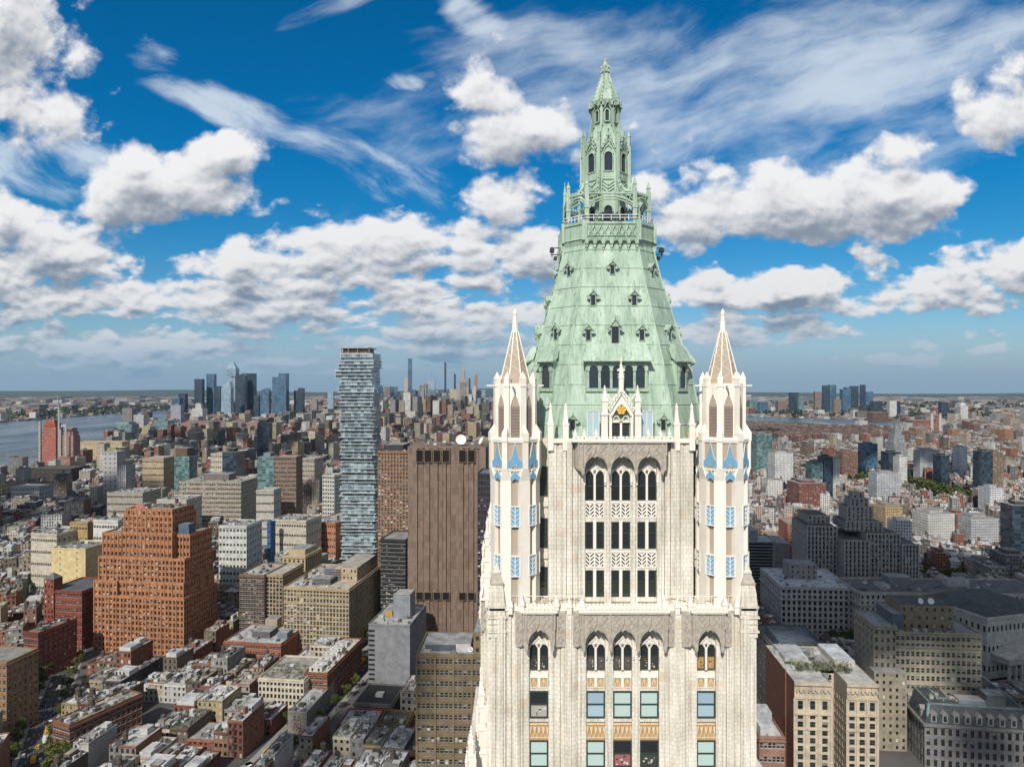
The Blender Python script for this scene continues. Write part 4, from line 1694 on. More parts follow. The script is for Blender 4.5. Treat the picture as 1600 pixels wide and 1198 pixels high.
sp_ = MB()
prof = [(526, 21.5), (533, 20.4), (541, 18), (550, 15), (560, 12), (568, 9), (576, 6.4), (579, 5.6), (583, 7.2), (588, 7.6), (593, 7.2), (597, 4.6), (603, 3.2), (606, 3.6), (608, 2), (618, .9), (628, .25)]
sp_.rings([(ngon(8, r), z) for z, r in prof])
for k in range(8):
    a = math.pi / 4 * (k + .5) - math.pi / 2
    pts = [(r * 1.1 * math.cos(a), r * 1.1 * math.sin(a), z) for z, r in prof[:8]]
    sp_.path(pts, 1.8, 1.8)
    for x, y, z in pts[1:7]:
        sp_.box(x * 1.06 - 1.3, x * 1.06 + 1.3, y * 1.06 - 1.3, y * 1.06 + 1.3, z - 1, z + 2)
    b = math.pi / 4 * k - math.pi / 2
    for (z0, r0), (z1, r1) in ((prof[0], prof[3]), (prof[2], prof[5])):
        for s in (-1, 1):
            a_ = b + s * math.pi / 8
            sp_.bar((r0 * 1.05 * math.cos(a_), r0 * 1.05 * math.sin(a_), z0), (r1 * 1.04 * math.cos(b), r1 * 1.04 * math.sin(b), z1), 1.3, 1.6)
    for z in (582, 590):
        sp_.box(7.6 * math.cos(b) - 1.2, 7.6 * math.cos(b) + 1.2, 7.6 * math.sin(b) - 1.2, 7.6 * math.sin(b) + 1.2, z, z + 4)
hbuild(sp_, "spire", M_['copper'])


# ==================================================================================================
# GROUND, RIVERS, HILLS
# ==================================================================================================
def ground_mat():
    m, N, b = mat("ground")
    p = N.n('ShaderNodeNewGeometry').outputs['Position']
    a = N.noise(p, .012, 6, .7)
    c = N.noise(p, .0011, 5, .6)
    near = N.mix(N.smooth(a, .35, .65), (.045, .045, .047), (.10, .098, .095))
    y = N.sep(p)[1]
    far = N.mix(N.smooth(c, .42, .6), (.035, .05, .03), (.16, .155, .14))
    N.put(b.inputs['Base Color'], N.mix(N.smooth(y, 2500, 6000), near, far))
    b.inputs['Roughness'].default_value = .9
    return m


def disc(name, mats, z, rad, cy=0, n=96):
    mb = MB()
    mb.poly([(rad * math.cos(2 * math.pi * i / n), cy + rad * math.sin(2 * math.pi * i / n), z) for i in range(n)])
    return mb.build(name, mats)


tag(disc("ground", ground_mat(), 0, 26500), kind='structure')


def water_mat():
    m, N, b = mat("river_water")
    p = N.n('ShaderNodeNewGeometry').outputs['Position']
    N.put(b.inputs['Base Color'], (.045, .075, .10))
    b.inputs['Roughness'].default_value = .28
    n = N.noise(p, .06, 6, .7)
    n2 = N.noise(N.v('MULTIPLY', p, (1, .3, 1)), .004, 4, .6)
    N.put(b.inputs['Roughness'], N.smooth(n2, .35, .65, .2, .42))
    bu = N.n('ShaderNodeBump')
    bu.inputs['Strength'].default_value = .6
    bu.inputs['Distance'].default_value = 2
    N.put(bu.inputs['Height'], n)
    N.t.links.new(bu.outputs[0], b.inputs['Normal'])
    return m


WATER = water_mat()
HUDSON = [(-1000, -400), (-1090, 1200), (-1154, 1600), (-1230, 1830), (-1320, 2150), (-1546, 2771), (-2000, 3600), (-2140, 4711), (-2423, 6730), (-2600, 9500), (-3300, 9500), (-3212, 7137), (-3233, 5888), (-3084, 4283), (-2700, 2500), (-2500, -400)]
EASTR = [(1250, 5300), (1488, 4444), (1700, 4150), (1847, 3992), (1927, 3569), (2183, 3464), (2231, 3099), (2300, 2200), (2300, -300), (2900, -300), (2700, 2200), (2420, 3217), (2394, 3799), (2313, 4282), (2247, 4711), (1714, 5120), (1500, 5900), (1300, 6500), (1150, 6400)]


def inside(poly, x, y):
    c = False
    n = len(poly)
    for i in range(n):
        x0, y0 = poly[i]
        x1, y1 = poly[(i + 1) % n]
        if (y0 > y) != (y1 > y) and x < (x1 - x0) * (y - y0) / (y1 - y0) + x0:
            c = not c
    return c


for poly in (HUDSON, EASTR):
    mb = MB()
    tris = tessellate_polygon([[Vector((x, y, 0)) for x, y in poly]])
    ids = [mb.pt((x, y, .6)) for x, y in poly]
    for t in tris:
        a, b_, c = (Vector(poly[i]) for i in t)
        if (b_ - a).cross(c - a) < 0:
            t = t[::-1]
        mb.face([ids[i] for i in t])
    tag(mb.build("river", WATER), kind='structure')

# low ridges along the horizon
hm = MB()
rr = random.Random(11)
for ring_d, amp in ((19000, 80), (23000, 150)):
    prev = None
    for i in range(121):
        a = R(-62 + 124 * i / 120)
        k = .5 + .5 * math.sin(i * .23 + ring_d) * math.sin(i * .071 + 1)
        h = amp * (.25 + .75 * k) * (1.25 if i < 60 else .6) + rr.uniform(-4, 4)
        ps = [(math.sin(a) * (ring_d + o), math.cos(a) * (ring_d + o), z) for o, z in ((-1500, -2), (-600, h * .6), (0, h), (1500, h * .5), (2500, -2))]
        ids = [hm.pt(p) for p in ps]
        if prev:
            for j in range(4):
                hm.face((prev[j], ids[j], ids[j + 1], prev[j + 1])[::-1])
        prev = ids
tag(hm.build("hills", plain("wooded_hill", (.045, .065, .045), .95, .2, .004), smooth=True), kind='structure')

# ==================================================================================================
# CITY
# ==================================================================================================
OCC0X, OCC0Y, OCS = -1600.0, 250.0, 3.0
OCC = np.zeros((1100, 700), dtype=bool)      # x, y cells of 3 m: ground already built on


def cells(cx, cy, w, d, yaw, grow=0.0):
    w, d = w / 2 + grow, d / 2 + grow
    r = math.hypot(w, d)
    x0, x1 = int((cx - r - OCC0X) / OCS), int((cx + r - OCC0X) / OCS) + 1
    y0, y1 = int((cy - r - OCC0Y) / OCS), int((cy + r - OCC0Y) / OCS) + 1
    x0, y0 = max(0, x0), max(0, y0)
    x1, y1 = min(OCC.shape[0], x1), min(OCC.shape[1], y1)
    if x1 <= x0 or y1 <= y0:
        return None
    gx = OCC0X + (np.arange(x0, x1) + .5) * OCS - cx
    gy = OCC0Y + (np.arange(y0, y1) + .5) * OCS - cy
    c, s = math.cos(-yaw), math.sin(-yaw)
    lx = gx[:, None] * c - gy[None, :] * s
    ly = gx[:, None] * s + gy[None, :] * c
    return (slice(x0, x1), slice(y0, y1)), (np.abs(lx) < w) & (np.abs(ly) < d)


def occupy(cx, cy, w, d, yaw, grow=0.0):
    q = cells(cx, cy, w, d, yaw, grow)
    if q:
        OCC[q[0]] |= q[1]


def free(cx, cy, w, d, yaw, grow=-1.0):
    q = cells(cx, cy, w, d, yaw, grow)
    return q is not None and not (OCC[q[0]] & q[1]).any()


def facade(mb, p0, p1, z0, z1, cols, rows, ww, wh, dep, mw=0, col=None, rec=None, pane=None, sill=.5):
    """wall with real window holes from p0 to p1 (outside on the right hand); holes listed in rec or closed by panes of material pane"""
    p0, p1 = Vector((*p0, 0)), Vector((*p1, 0))
    t = p1 - p0
    L = t.length
    t /= L
    nrm = Vector((t.y, -t.x, 0))
    cw, ch = L / cols, (z1 - z0) / rows
    grow = 1.22 if rec is not None else 1.08
    ww, wh = min(ww * grow, cw * .8), min(wh * grow, ch * .8)
    P = lambda u, z, d=0.0: p0 + t * u + Vector((0, 0, z)) - nrm * d
    for r in range(rows):
        zb = z0 + ch * r
        za, zc = zb + (ch - wh) * sill, zb + (ch - wh) * sill + wh
        mb.poly([P(0, zb), P(L, zb), P(L, za), P(0, za)], mw, col)
        mb.poly([P(0, zc), P(L, zc), P(L, zb + ch), P(0, zb + ch)], mw, col)
        u = 0.0
        for c in range(cols):
            a, b = cw * (c + .5) - ww / 2, cw * (c + .5) + ww / 2
            mb.poly([P(u, za), P(a, za), P(a, zc), P(u, zc)], mw, col)
            u = b
            mb.poly([P(a, za), P(b, za), P(b, za, dep), P(a, za, dep)], mw, col)
            mb.poly([P(a, zc, dep), P(b, zc, dep), P(b, zc), P(a, zc)], mw, col)
            mb.poly([P(a, za), P(a, za, dep), P(a, zc, dep), P(a, zc)], mw, col)
            mb.poly([P(b, za, dep), P(b, za), P(b, zc), P(b, zc, dep)], mw, col)
            if rec is not None:
                q = P((a + b) / 2, za, dep)
                rec.append((q.x, q.y, q.z, math.atan2(t.y, t.x), ww, wh))
                mb.poly([P(a, za, dep + .25), P(b, za, dep + .25), P(b, zc, dep + .25), P(a, zc, dep + .25)], mw, (.012, .013, .014))
            else:
                mb.poly([P(a, za, dep), P(b, za, dep), P(b, zc, dep), P(a, zc, dep)], pane, pane_col(CR))
        mb.poly([P(u, za), P(L, za), P(L, zc), P(u, zc)], mw, col)


CR = random.Random(21)


def pane_col(r):
    q = r.random()
    if q < .66:
        k = r.uniform(.5, 1.6)
        return (.018 * k, .023 * k, .028 * k)
    if q < .85:
        k = r.uniform(.10, .22)
        return (k, k * 1.05, k * 1.08)
    k = r.uniform(.3, .55)
    return (k, k * .98, k * .9)


GL = M_['glass']
WIN = {}


def window_part(parent, x, y, z, rot, ww, wh, r):
    v = r.randrange(6)
    key = (round(ww, 2), round(wh, 2), v, parent.get('sash', 'white'))
    if key not in WIN:
        mb = MB()
        q = pane_col(random.Random(v * 7 + 3))
        q2 = (.02, .025, .03) if v % 2 else q
        fc = {'white': (.55, .54, .50), 'dark': (.03, .035, .035), 'green': (.10, .17, .14), 'brown': (.16, .09, .06)}[parent.get('sash', 'white')]
        h = ww / 2
        mb.poly([(-h, .04, 0), (h, .04, 0), (h, .04, wh * .52), (-h, .04, wh * .52)], 0, q2)
        mb.poly([(-h, .0, wh * .5), (h, .0, wh * .5), (h, .0, wh), (-h, .0, wh)], 0, q)
        mb.box(-h, h, -.08, .03, wh * .48, wh * .53, 1, fc)
        for a in (-h, h - .09):
            mb.box(a, a + .09, -.07, .03, 0, wh, 1, fc)
        mb.box(-h - .1, h + .1, -.45, .03, -.12, .06, 1, tuple(min(.7, c * 1.1) for c in parent.get('sillc', (.5, .47, .42))))
        o = mb.build("window", [GL, M_['wall']], parent, loc=(x, y, z), rz=rot)
        WIN[key] = o.data
        return o
    o = bpy.data.objects.new("window", WIN[key])
    COL.objects.link(o)
    o.parent = parent
    o.location = (x, y, z)
    o.rotation_euler = (0, 0, rot)
    return o


def put_windows(parent, rec, sash='white', sillc=(.5, .47, .42), most=100):
    """the nearest windows as parts, the rest as one part"""
    parent['sash'] = sash
    parent['sillc'] = sillc
    W2 = Matrix.Rotation(parent.rotation_euler[2], 3, 'Z')
    rec = sorted(rec, key=lambda q: ((parent.location + W2 @ Vector(q[:3])) - Vector((0, 0, H))).length - 60 * max(0, -(W2 @ Vector((math.sin(q[3]), -math.cos(q[3]), 0))).y))
    r = random.Random(len(rec))
    for q in rec[:most]:
        window_part(parent, *q, r)
    if len(rec) > most:
        mb = MB()
        fc = {'white': (.55, .54, .50), 'dark': (.03, .035, .035), 'green': (.10, .17, .14), 'brown': (.16, .09, .06)}[sash]
        for x, y, z, rot, ww, wh in rec[most:]:
            mb.M = Matrix.Translation((x, y, z)) @ Matrix.Rotation(rot, 4, 'Z')
            h = ww / 2
            mb.poly([(-h, .04, 0), (h, .04, 0), (h, .04, wh * .52), (-h, .04, wh * .52)], 0, pane_col(r))
            mb.poly([(-h, .0, wh * .5), (h, .0, wh * .5), (h, .0, wh), (-h, .0, wh)], 0, pane_col(r))
            mb.box(-h, h, -.08, .03, wh * .48, wh * .53, 1, fc)
            mb.box(-h - .1, h + .1, -.45, .03, -.12, .06, 1, sillc)
        tag(mb.build("window_rows", [GL, M_['wall']], parent), kind='stuff')
    del parent['sash']
    del parent['sillc']


def tank(mb, x, y, z, s=1.0, col=(.12, .085, .06)):
    for sx in (-1, 1):
        for sy in (-1, 1):
            mb.bar((x + sx * 1.2 * s, y + sy * 1.2 * s, z), (x + sx * 1.0 * s, y + sy * 1.0 * s, z + 3 * s), .25 * s, None, 0, (.06, .05, .045))
    mb.prism(ngon(12, 1.7 * s, 0, x, y), z + 3 * s, z + 6.4 * s, 0, col, ring2=ngon(12, 1.55 * s, 0, x, y), bottom=True)
    mb.prism(ngon(12, 1.85 * s, 0, x, y), z + 6.4 * s, z + 7.7 * s, 0, (.10, .09, .085), ring2=ngon(12, .15 * s, 0, x, y))


def units(mb, x0, x1, y0, y1, z, n, r):
    """air-conditioning boxes, ducts, vents on a roof"""
    for _ in range(n):
        w, d, h = r.uniform(1, 3.6), r.uniform(1, 3.6), r.uniform(.7, 2.0)
        if x1 - x0 < w + .5 or y1 - y0 < d + .5:
            continue
        x, y = r.uniform(x0, x1 - w), r.uniform(y0, y1 - d)
        k = r.choice((.62, .5, .34, .22, .1))
        mb.box(x, x + w, y, y + d, z + .15, z + h, 0, (k, k, k * .98), bottom=False)
        if r.random() < .4:
            mb.box(x + w * .3, x + w * .3 + .5, y + d, y + d + r.uniform(2, 5), z + .3, z + .9, 0, (.5, .5, .5))
    for _ in range(n // 2):
        x, y = r.uniform(x0, x1), r.uniform(y0, y1)
        mb.prism(ngon(6, .25, 0, x, y), z, z + r.uniform(.8, 2), 0, (.3, .3, .3))


def garden(mb, x0, x1, y0, y1, z, r, n=120, hh=1.8):
    """shrubs as loose leaf tufts"""
    for _ in range(n):
        x, y = r.uniform(x0, x1), r.uniform(y0, y1)
        h = r.uniform(.3, hh)
        g = r.uniform(.6, 1.4)
        c = r.choice(((.055, .085, .022), (.10, .12, .03), (.04, .07, .025), (.13, .11, .035)))
        c = tuple(q * g for q in c)
        for _k in range(6):
            a, b = r.uniform(0, 6.28), r.uniform(.2, .55)
            ox, oy, oz = r.gauss(0, .5), r.gauss(0, .5), r.uniform(.1, h)
            ux, uy, uz = math.cos(a) * b, math.sin(a) * b, r.uniform(-.3, .3)
            vx, vy, vz = -math.sin(a) * b * .5, math.cos(a) * b * .5, b * r.uniform(.4, 1)
            mb.poly([(x + ox - ux, y + oy - uy, z + oz - uz), (x + ox + ux, y + oy + uy, z + oz + uz), (x + ox + vx, y + oy + vy, z + oz + vz)], 0, c)


LEAF = tinted("leaf_green", .8, .2, .3, 2.0, .2)
LANDMARKS = []          # (name for labels, px x, distance)


def place(x0, x1, d, dep, yaw):
    """root position (ground centre) and front width of a building whose front spans pixels x0..x1 at distance d"""
    w = (x1 - x0) / F * d / math.cos(yaw)
    c = Vector((((x0 + x1) / 2 - 800) / F * d, d, 0))
    dirv = Vector((math.sin(-yaw), math.cos(yaw), 0))
    return c + dirv * (dep / 2), w


def hgt(yt, d):
    return H - (yt - EY) / F * d


def slab_roof(root, x0, x1, y0, y1, z, col, par=1.1, wallcol=(.4, .38, .35), name="roof", th=.5):
    """flat roof with a parapet"""
    mb = MB()
    mb.box(x0 + th, x1 - th, y0 + th, y1 - th, z - .4, z, 0, col, bottom=False)
    for a in ((x0, x1, y0, y0 + th), (x0, x1, y1 - th, y1), (x0, x0 + th, y0 + th, y1 - th), (x1 - th, x1, y0 + th, y1 - th)):
        mb.box(*a, z - .5, z + par, 1, wallcol)
    return mb, mb.build(name, [M_['roof'], M_['wall']], root)


def block(name, label, cat, x0, x1, yt, d, dep, col, cols, rows, side=8, yaw=R(-6), ww=1.5, wh=1.9, roofc=(.4, .4, .4), sash='white', sillc=(.5, .47, .42), group=None, mark=None, dep_w=.35,
          cornice=True, bands=(), h=None, seed=1, base=0.0, blank=False, left_side=None, grow=3, rw=True):
    """rectangular masonry building with windows as parts; returns root and its size for additions"""
    pos, w = place(x0, x1, d, dep, yaw)
    h = hgt(yt, d) if h is None else h
    root = empty(name, pos, yaw)
    tag(root, label, cat, group)
    occupy(pos.x, pos.y, w, dep, yaw, grow)
    if mark:
        LANDMARKS.append((mark, (x0 + x1) / 2, d))
    mb, rec = MB(), []
    mb.col = col
    a, b = w / 2, dep / 2
    zr = h - 1.1
    if blank:
        mb.poly([(-a, -b, 0), (a, -b, 0), (a, -b, zr), (-a, -b, zr)])
    else:
        facade(mb, (-a, -b), (a, -b), base, zr, cols, rows, ww, wh, dep_w, 0, col, rec)
        if base:
            mb.poly([(-a, -b, 0), (a, -b, 0), (a, -b, base), (-a, -b, base)])
    vis_r = pos.x < 0
    for s in (1, -1):
        p, q = ((a, -b), (a, b)) if s == 1 else ((-a, b), (-a, -b))
        if (s == 1) == vis_r and side:
            facade(mb, p, q, base, zr, side, rows, ww, wh, dep_w, 0, col, rec)
            if base:
                mb.poly([(*p, 0), (*q, 0), (*q, base), (*p, base)])
        else:
            mb.poly([(*p, 0), (*q, 0), (*q, zr), (*p, zr)])
    mb.poly([(a, b, 0), (-a, b, 0), (-a, b, zr), (a, b, zr)])
    for zb, th, pr_ in bands:
        mb.box(-a - pr_, a + pr_, -b - pr_, b + pr_, zb, zb + th)
    if cornice:
        mb.box(-a - .7, a + .7, -b - .7, -b - .02, zr - 1.2, zr - .3)
        mb.box(a + .02, a + .7, -b - .7, b, zr - 1.2, zr - .3)
        mb.box(-a - .7, -a - .02, -b - .7, b, zr - 1.2, zr - .3)
    mb.build("wall", [M_['wall']], root)
    slab_roof(root, -a, a, -b, b, zr + .1, roofc, 1.0, col)
    if rec and rw:
        put_windows(root, rec, sash, sillc)
    return root, a, b, h, zr


def bulk(root, x0, x1, y0, y1, z, h, col, roofc=(.35, .35, .35), name="penthouse", win=0):
    mb = MB()
    mb.col = col
    if win:
        facade(mb, (x0, y0), (x1, y0), z, z + h, win, max(1, int(h / 4)), 1.3, 1.8, .25, 0, col, None, 2)
        for p, q in (((x1, y0), (x1, y1)), ((x1, y1), (x0, y1)), ((x0, y1), (x0, y0))):
            mb.poly([(*p, z), (*q, z), (*q, z + h), (*p, z + h)])
        mb.poly([(x0, y0, z + h - .3), (x1, y0, z + h - .3), (x1, y1, z + h - .3), (x0, y1, z + h - .3)], 1, roofc)
    else:
        mb.box(x0, x1, y0, y1, z, z + h, 0, col, 1, roofc, False)
    return mb.build(name, [M_['wall'], M_['roof'], GL], root)


def clutter(root, x0, x1, y0, y1, z, n, seed, tanks=0, green=0):
    r = random.Random(seed)
    if n:
        mb = MB()
        units(mb, x0, x1, y0, y1, z, n, r)
        if mb.f:
            mb.build("roof_equipment", [M_['wall']], root)
    for _ in range(tanks):
        mb = MB()
        tank(mb, r.uniform(x0 + 2, x1 - 2), r.uniform(y0 + 2, y1 - 2), z, r.uniform(.8, 1.15))
        mb.build("water_tank", [M_['wall']], root)
    if green:
        mb = MB()
        garden(mb, x0, x1, y0, y1, z, r, green)
        mb.build("roof_garden", [LEAF], root)


BRICK, TAN, KHAKI, CREAM, GREY, LIME = (.34, .115, .055), (.47, .37, .24), (.25, .19, .115), (.62, .52, .33), (.30, .30, .29), (.46, .44, .40)

# ---- the stepped orange-brick tower on the left
d0, yaw0 = 565.0, R(-8)
pos, w = place(141, 292, d0, 48, yaw0)
sb = empty("stepped_brick_tower", pos, yaw0)
tag(sb, "massive orange brick tower stepping back in tiers, left of the tall glass tower", "office building")
occupy(pos.x, pos.y, w, 48, yaw0, 4)
LANDMARKS.append(("orange stepped tower", 216, d0))
mb, rec = MB(), []
OB = (.47, .215, .105)
a, b = w / 2, 24
tiers = [(-a, a, -b, b, 0, hgt(934, d0), 24, 10), (-a, -a + 20, -b - .02, b - 2, hgt(934, d0), hgt(911, d0), 6, 2), (-a + 20, a - 1.5, -b + 2, b - 2, hgt(934, d0), hgt(911, d0), 17, 2), (-a + 1, a - 2, -b + 4, b - 3, hgt(911, d0), hgt(875, d0), 23, 4),
         (-a + 3, -a + 19.95, -b + 6, b - 6, hgt(875, d0), hgt(838, d0), 5, 3), (-a + 20, a - 14, -b + 6, b - 4, hgt(875, d0), hgt(836, d0), 13, 3), (a - 13.95, a - 2.5, -b + 12, b - 4, hgt(875, d0), hgt(840, d0), 4, 3), (-a + 20.5, a - 15, -b + 8, b - 7, hgt(836, d0), hgt(809, d0), 11, 3), (-a + 21.5, a - 16, -b + 9, b - 9, hgt(809, d0), hgt(800, d0), 9, 1)]
for i, (x0, x1, y0, y1, z0, z1, cols, rows) in enumerate(tiers):
    c = tuple(q * (1 - .0 * i) for q in OB)
    facade(mb, (x0, y0), (x1, y0), z0, z1, cols, rows, 1.4, 2.4, .5, 0, c, rec)
    facade(mb, (x1, y0), (x1, y1), z0, z1, max(4, int((y1 - y0) / 3.3)), rows, 1.4, 2.4, .5, 0, c, rec)
    mb.poly([(x1, y1, z0), (x0, y1, z0), (x0, y1, z1), (x1, y1, z1)], 0, c)
    mb.poly([(x0, y1, z0), (x0, y0, z0), (x0, y0, z1), (x0, y1, z1)], 0, c)
    mb.box(x0 + .01, x1 - .01, y0 + .01, y1 - .01, z1 - .6, z1, 0, c, 1, (.42, .36, .30), False)
    for (q0, q1, r0, r1) in ((x0 - .2, x1 + .2, y0 - .2, y0 + .5), (x1 - .5, x1 + .2, y0 + .5, y1), (x0 - .2, x0 + .5, y0 + .5, y1)):
        mb.box(q0, q1, r0, r1, z1 - .8, z1 + 1.3, 0, tuple(q * 1.05 for q in c))
    # vertical brick fins
    n = cols
    for k in range(n + 1):
        if k % (2 if i < 4 else 1) == 0:
            x = x0 + (x1 - x0) * k / n
            mb.box(x - .45, x + .45, y0 - .5, y0 - .02, z0, z1 + (1.6 if i >= 4 else .9), 0, c)
for k, (yy, zt) in enumerate(((-b + 10, 905), (-b + 24, 890), (-b + 36, 897))):
    mb.box(a - 10, a - .6, yy, yy + 8, 40, hgt(zt, d0 + 30), 0, OB, 1, (.4, .33, .27), False)
mb.build("wall", [M_['wall'], M_['roof']], sb)
put_windows(sb, rec, 'brown', (.45, .2, .09))
bulk(sb, a - 13, a - 4, -b + 13, -b + 22, hgt(840, d0), 9, (.10, .16, .22), (.15, .2, .25), "blue_tank_room")
bulk(sb, -a + 26, -a + 34, -b + 14, -b + 22, hgt(799, d0), 3.4, (.5, .22, .16))
clutter(sb, -a + 24, a - 22, -b + 13, b - 11, hgt(799, d0), 16, 3, 1)
clutter(sb, -a + 7, -a + 18, -b + 9, b - 8, hgt(836, d0), 6, 5)
mb = MB()
for x, y in ((-6, -10), (-2, -2), (7, -6)):
    mb.bar((x, y, hgt(799, d0)), (x, y, hgt(790, d0)), .35, None, 0, (.2, .2, .2))
    for k in range(4):
        mb.bar((x - 1.2, y, hgt(799, d0) + 1.5 * k), (x + 1.2, y, hgt(799, d0) + 1.5 * k), .2, None, 0, (.2, .2, .2))
mb.build("aerial", [M_['wall']], sb)

# ---- the tall glass tower with shifted storeys
d1 = 705.0
pos, w = place(530, 585, d1, 34, R(-4))
gt = empty("stacked_glass_tower", pos, R(-4))
tag(gt, "slender glass tower of shifted stacked storeys with white slab edges", "residential tower")
occupy(pos.x, pos.y, w + 8, 40, R(-4), 3)
LANDMARKS.append(("stacked glass tower", 558, d1))
top1 = hgt(546, d1)
SKIN = curtain_wall("stacked_tower_glass", (.06, .10, .125), (.31, .41, .45), (.14, .18, .20), 1.6, 3.45, .06, .9)
rg = random.Random(4)
st = 3.45
nf = int(top1 / st) - 1
a, b = w / 2, 16.0
big = [(0, 0, 0, 0)] * 0
core_p = MB()
for i in range(nf):
    q = i / nf
    if q > .80:          # the top: large boxes pushed in and out
        seg = int((q - .80) / .2 * 6)
        off = [(0, 0), (-1.5, 1.5), (1, -.5), (-5, -1), (-1.5, .8), (0, 0)][min(5, seg)]
        x0, x1 = -a + off[0] - .2, a - 1 + off[1]
        y0 = -b + rg.choice((0, 0, -1))
    else:
        x0, x1 = -a + rg.choice((0, 0, .8, 1.6, -.8)), a - rg.choice((0, 0, .8, 1.8, -.8))
        y0 = -b + rg.choice((0, 0, .8, 1.6))
    z = i * st
    s_ = MB()
    s_.box(x0 + .8, x1 - .8, y0 + .9, b - 1, z + .3, z + st, 0)
    for k in range(int((x1 - x0) / 5)):        # party mullions
        xx = x0 + 2 + 5 * k
        s_.box(xx, xx + .25, y0 + .7, y0 + .95, z + .3, z + st, 1, (.12, .14, .15))
    s_.build("storey", [SKIN, M_['wall']], gt)
    sl = MB()
    e0, e1 = rg.choice((0, 0, -1.2, .6)), rg.choice((0, 0, 1.2, -.6))
    thick = .45 if q < .8 or (i % 3) else .9
    sl.box(x0 + e0, x1 + e1, y0 - rg.choice((0, .5, 1.2)), b, z, z + thick * .8, 0, (.66, .68, .69))
    for k in range(rg.choice((0, 1, 1))):      # balcony boxes with glass fronts
        wv = rg.uniform(4, 10)
        xx = rg.uniform(x0, x1 - wv)
        yy = y0 - rg.uniform(.8, 1.8)
        sl.box(xx, xx + wv, yy, y0 + .5, z + .02, z + thick - .05, 0, (.60, .61, .60))
        sl.box(xx + .1, xx + wv - .1, yy + .1, yy + .18, z + thick, z + 1.3, 1, (.16, .22, .24))
    for k in range(2):
        yy = rg.uniform(-b, b - 8)
        ww_ = rg.uniform(4, 9)
        sl.box(x1 - .5, x1 + rg.uniform(1, 2.2), yy, yy + ww_, z + .03, z + thick - .06, 0, (.55, .56, .55))
    sl.build("balcony_slab", [M_['wall'], GL], gt)
mb = MB()
zt = nf * st
mb.box(-a, a - 2, -b, b, zt, zt + .8, 0, (.62, .63, .62))
for x in (-a + 1, -a + 8, 0, a - 6):
    mb.box(x, x + .8, -b + .5, -b + 1.3, zt + .8, zt + 6, 0, (.3, .26, .22))
mb.box(-a + 2, a - 8, -b + 4, b - 4, zt + .8, zt + 5.9, 0, (.28, .25, .21))
mb.box(-a - .5, a - 6, -b - .5, b, zt + 6, zt + 6.8, 0, (.6, .6, .58))
mb.bar((a - 14, 0, zt + 8), (a + 1, 0, zt + 9), .5, None, 0, (.6, .6, .6))
mb.build("crown", [M_['wall']], gt)

# ---- windowless brown granite tower
d2 = 545.0
pos, w = place(637, 759, d2, 46, R(-1.5))
bt = empty("windowless_granite_tower", pos, R(-1.5))
tag(bt, "windowless brown granite tower with vertical ribs and square vents near the top", "telephone exchange")
occupy(pos.x, pos.y, w, 50, R(-1.5), 4)
LANDMARKS.append(("brown windowless tower", 697, d2))
GRAN = terracotta("brown_granite", (.225, .16, .122), (.13, .09, .068), (.08, .055, .042), 2.4, 5.2, .05, .25, .5, .75)
a, b, ht2 = w / 2, 23.0, hgt(698, d2)
mb = MB()
mb.box(-a + .8, a - .8, -b + .8, b - .8, 0, ht2 - 2)
P_ = lambda px: (px - 698) / F * d2
flat = [(637, 652), (664, 671), (678, 684), (692, 697), (705, 724), (735, 740), (750, 759)]
for p, q in flat:
    mb.box(P_(p), P_(q), -b - .6, -b + .9, 0, ht2)
for p in (658, 675, 688, 701, 729, 745):
    mb.box(P_(p) - 1.3, P_(p) + 1.3, -b + .2, -b + .9, 0, ht2 - 1)
for k in range(5):
    y = -b + 3 + 9 * k
    mb.box(a - .9, a + .6, y, y + 5, 0, ht2)
    mb.box(-a - .6, -a + .9, y, y + 5, 0, ht2)
mb.box(-a, a, -b - .3, b, ht2 - 1.2, ht2 + .4)
mb.build("wall", [GRAN], bt)
v0 = None
for yy, ls in ((702, 9.5), (926, 5.0)):
    for p in (655, 668, 682, 696, 722, 736):
        vb = MB()
        if v0 is None:
            vb.box(-2.5, 2.5, 0, .7, 0, 9.0, 0, (.012, .01, .009))
            for z in range(8):
                vb.box(-2.4, 2.4, -.12, .05, 1.0 * z + .5, 1.0 * z + .75, 0, (.03, .024, .02))
            for x in (-2.9, 2.5):
                vb.box(x, x + .4, -.5, .5, -.4, 9.4, 1)
            for z in (-.4, 9.0):
                vb.box(-2.5, 2.5, -.45, .5, z, z + .4, 1)
            v0 = vb.build("vent", [M_['wall'], GRAN], bt, loc=(P_(p + 1), -b - .95, ht2 - 11.5))
            v1m = None
        else:
            c = v0.copy()
            COL.objects.link(c)
            c.location = (P_(p + 1), -b - .95, ht2 - 11.5 if yy == 702 else hgt(936, d2))
            c.scale = (1, 1, 1 if yy == 702 else .62)
clutter(bt, -a + 3, a - 3, -b + 4, b - 6, ht2 + .3, 22, 8)


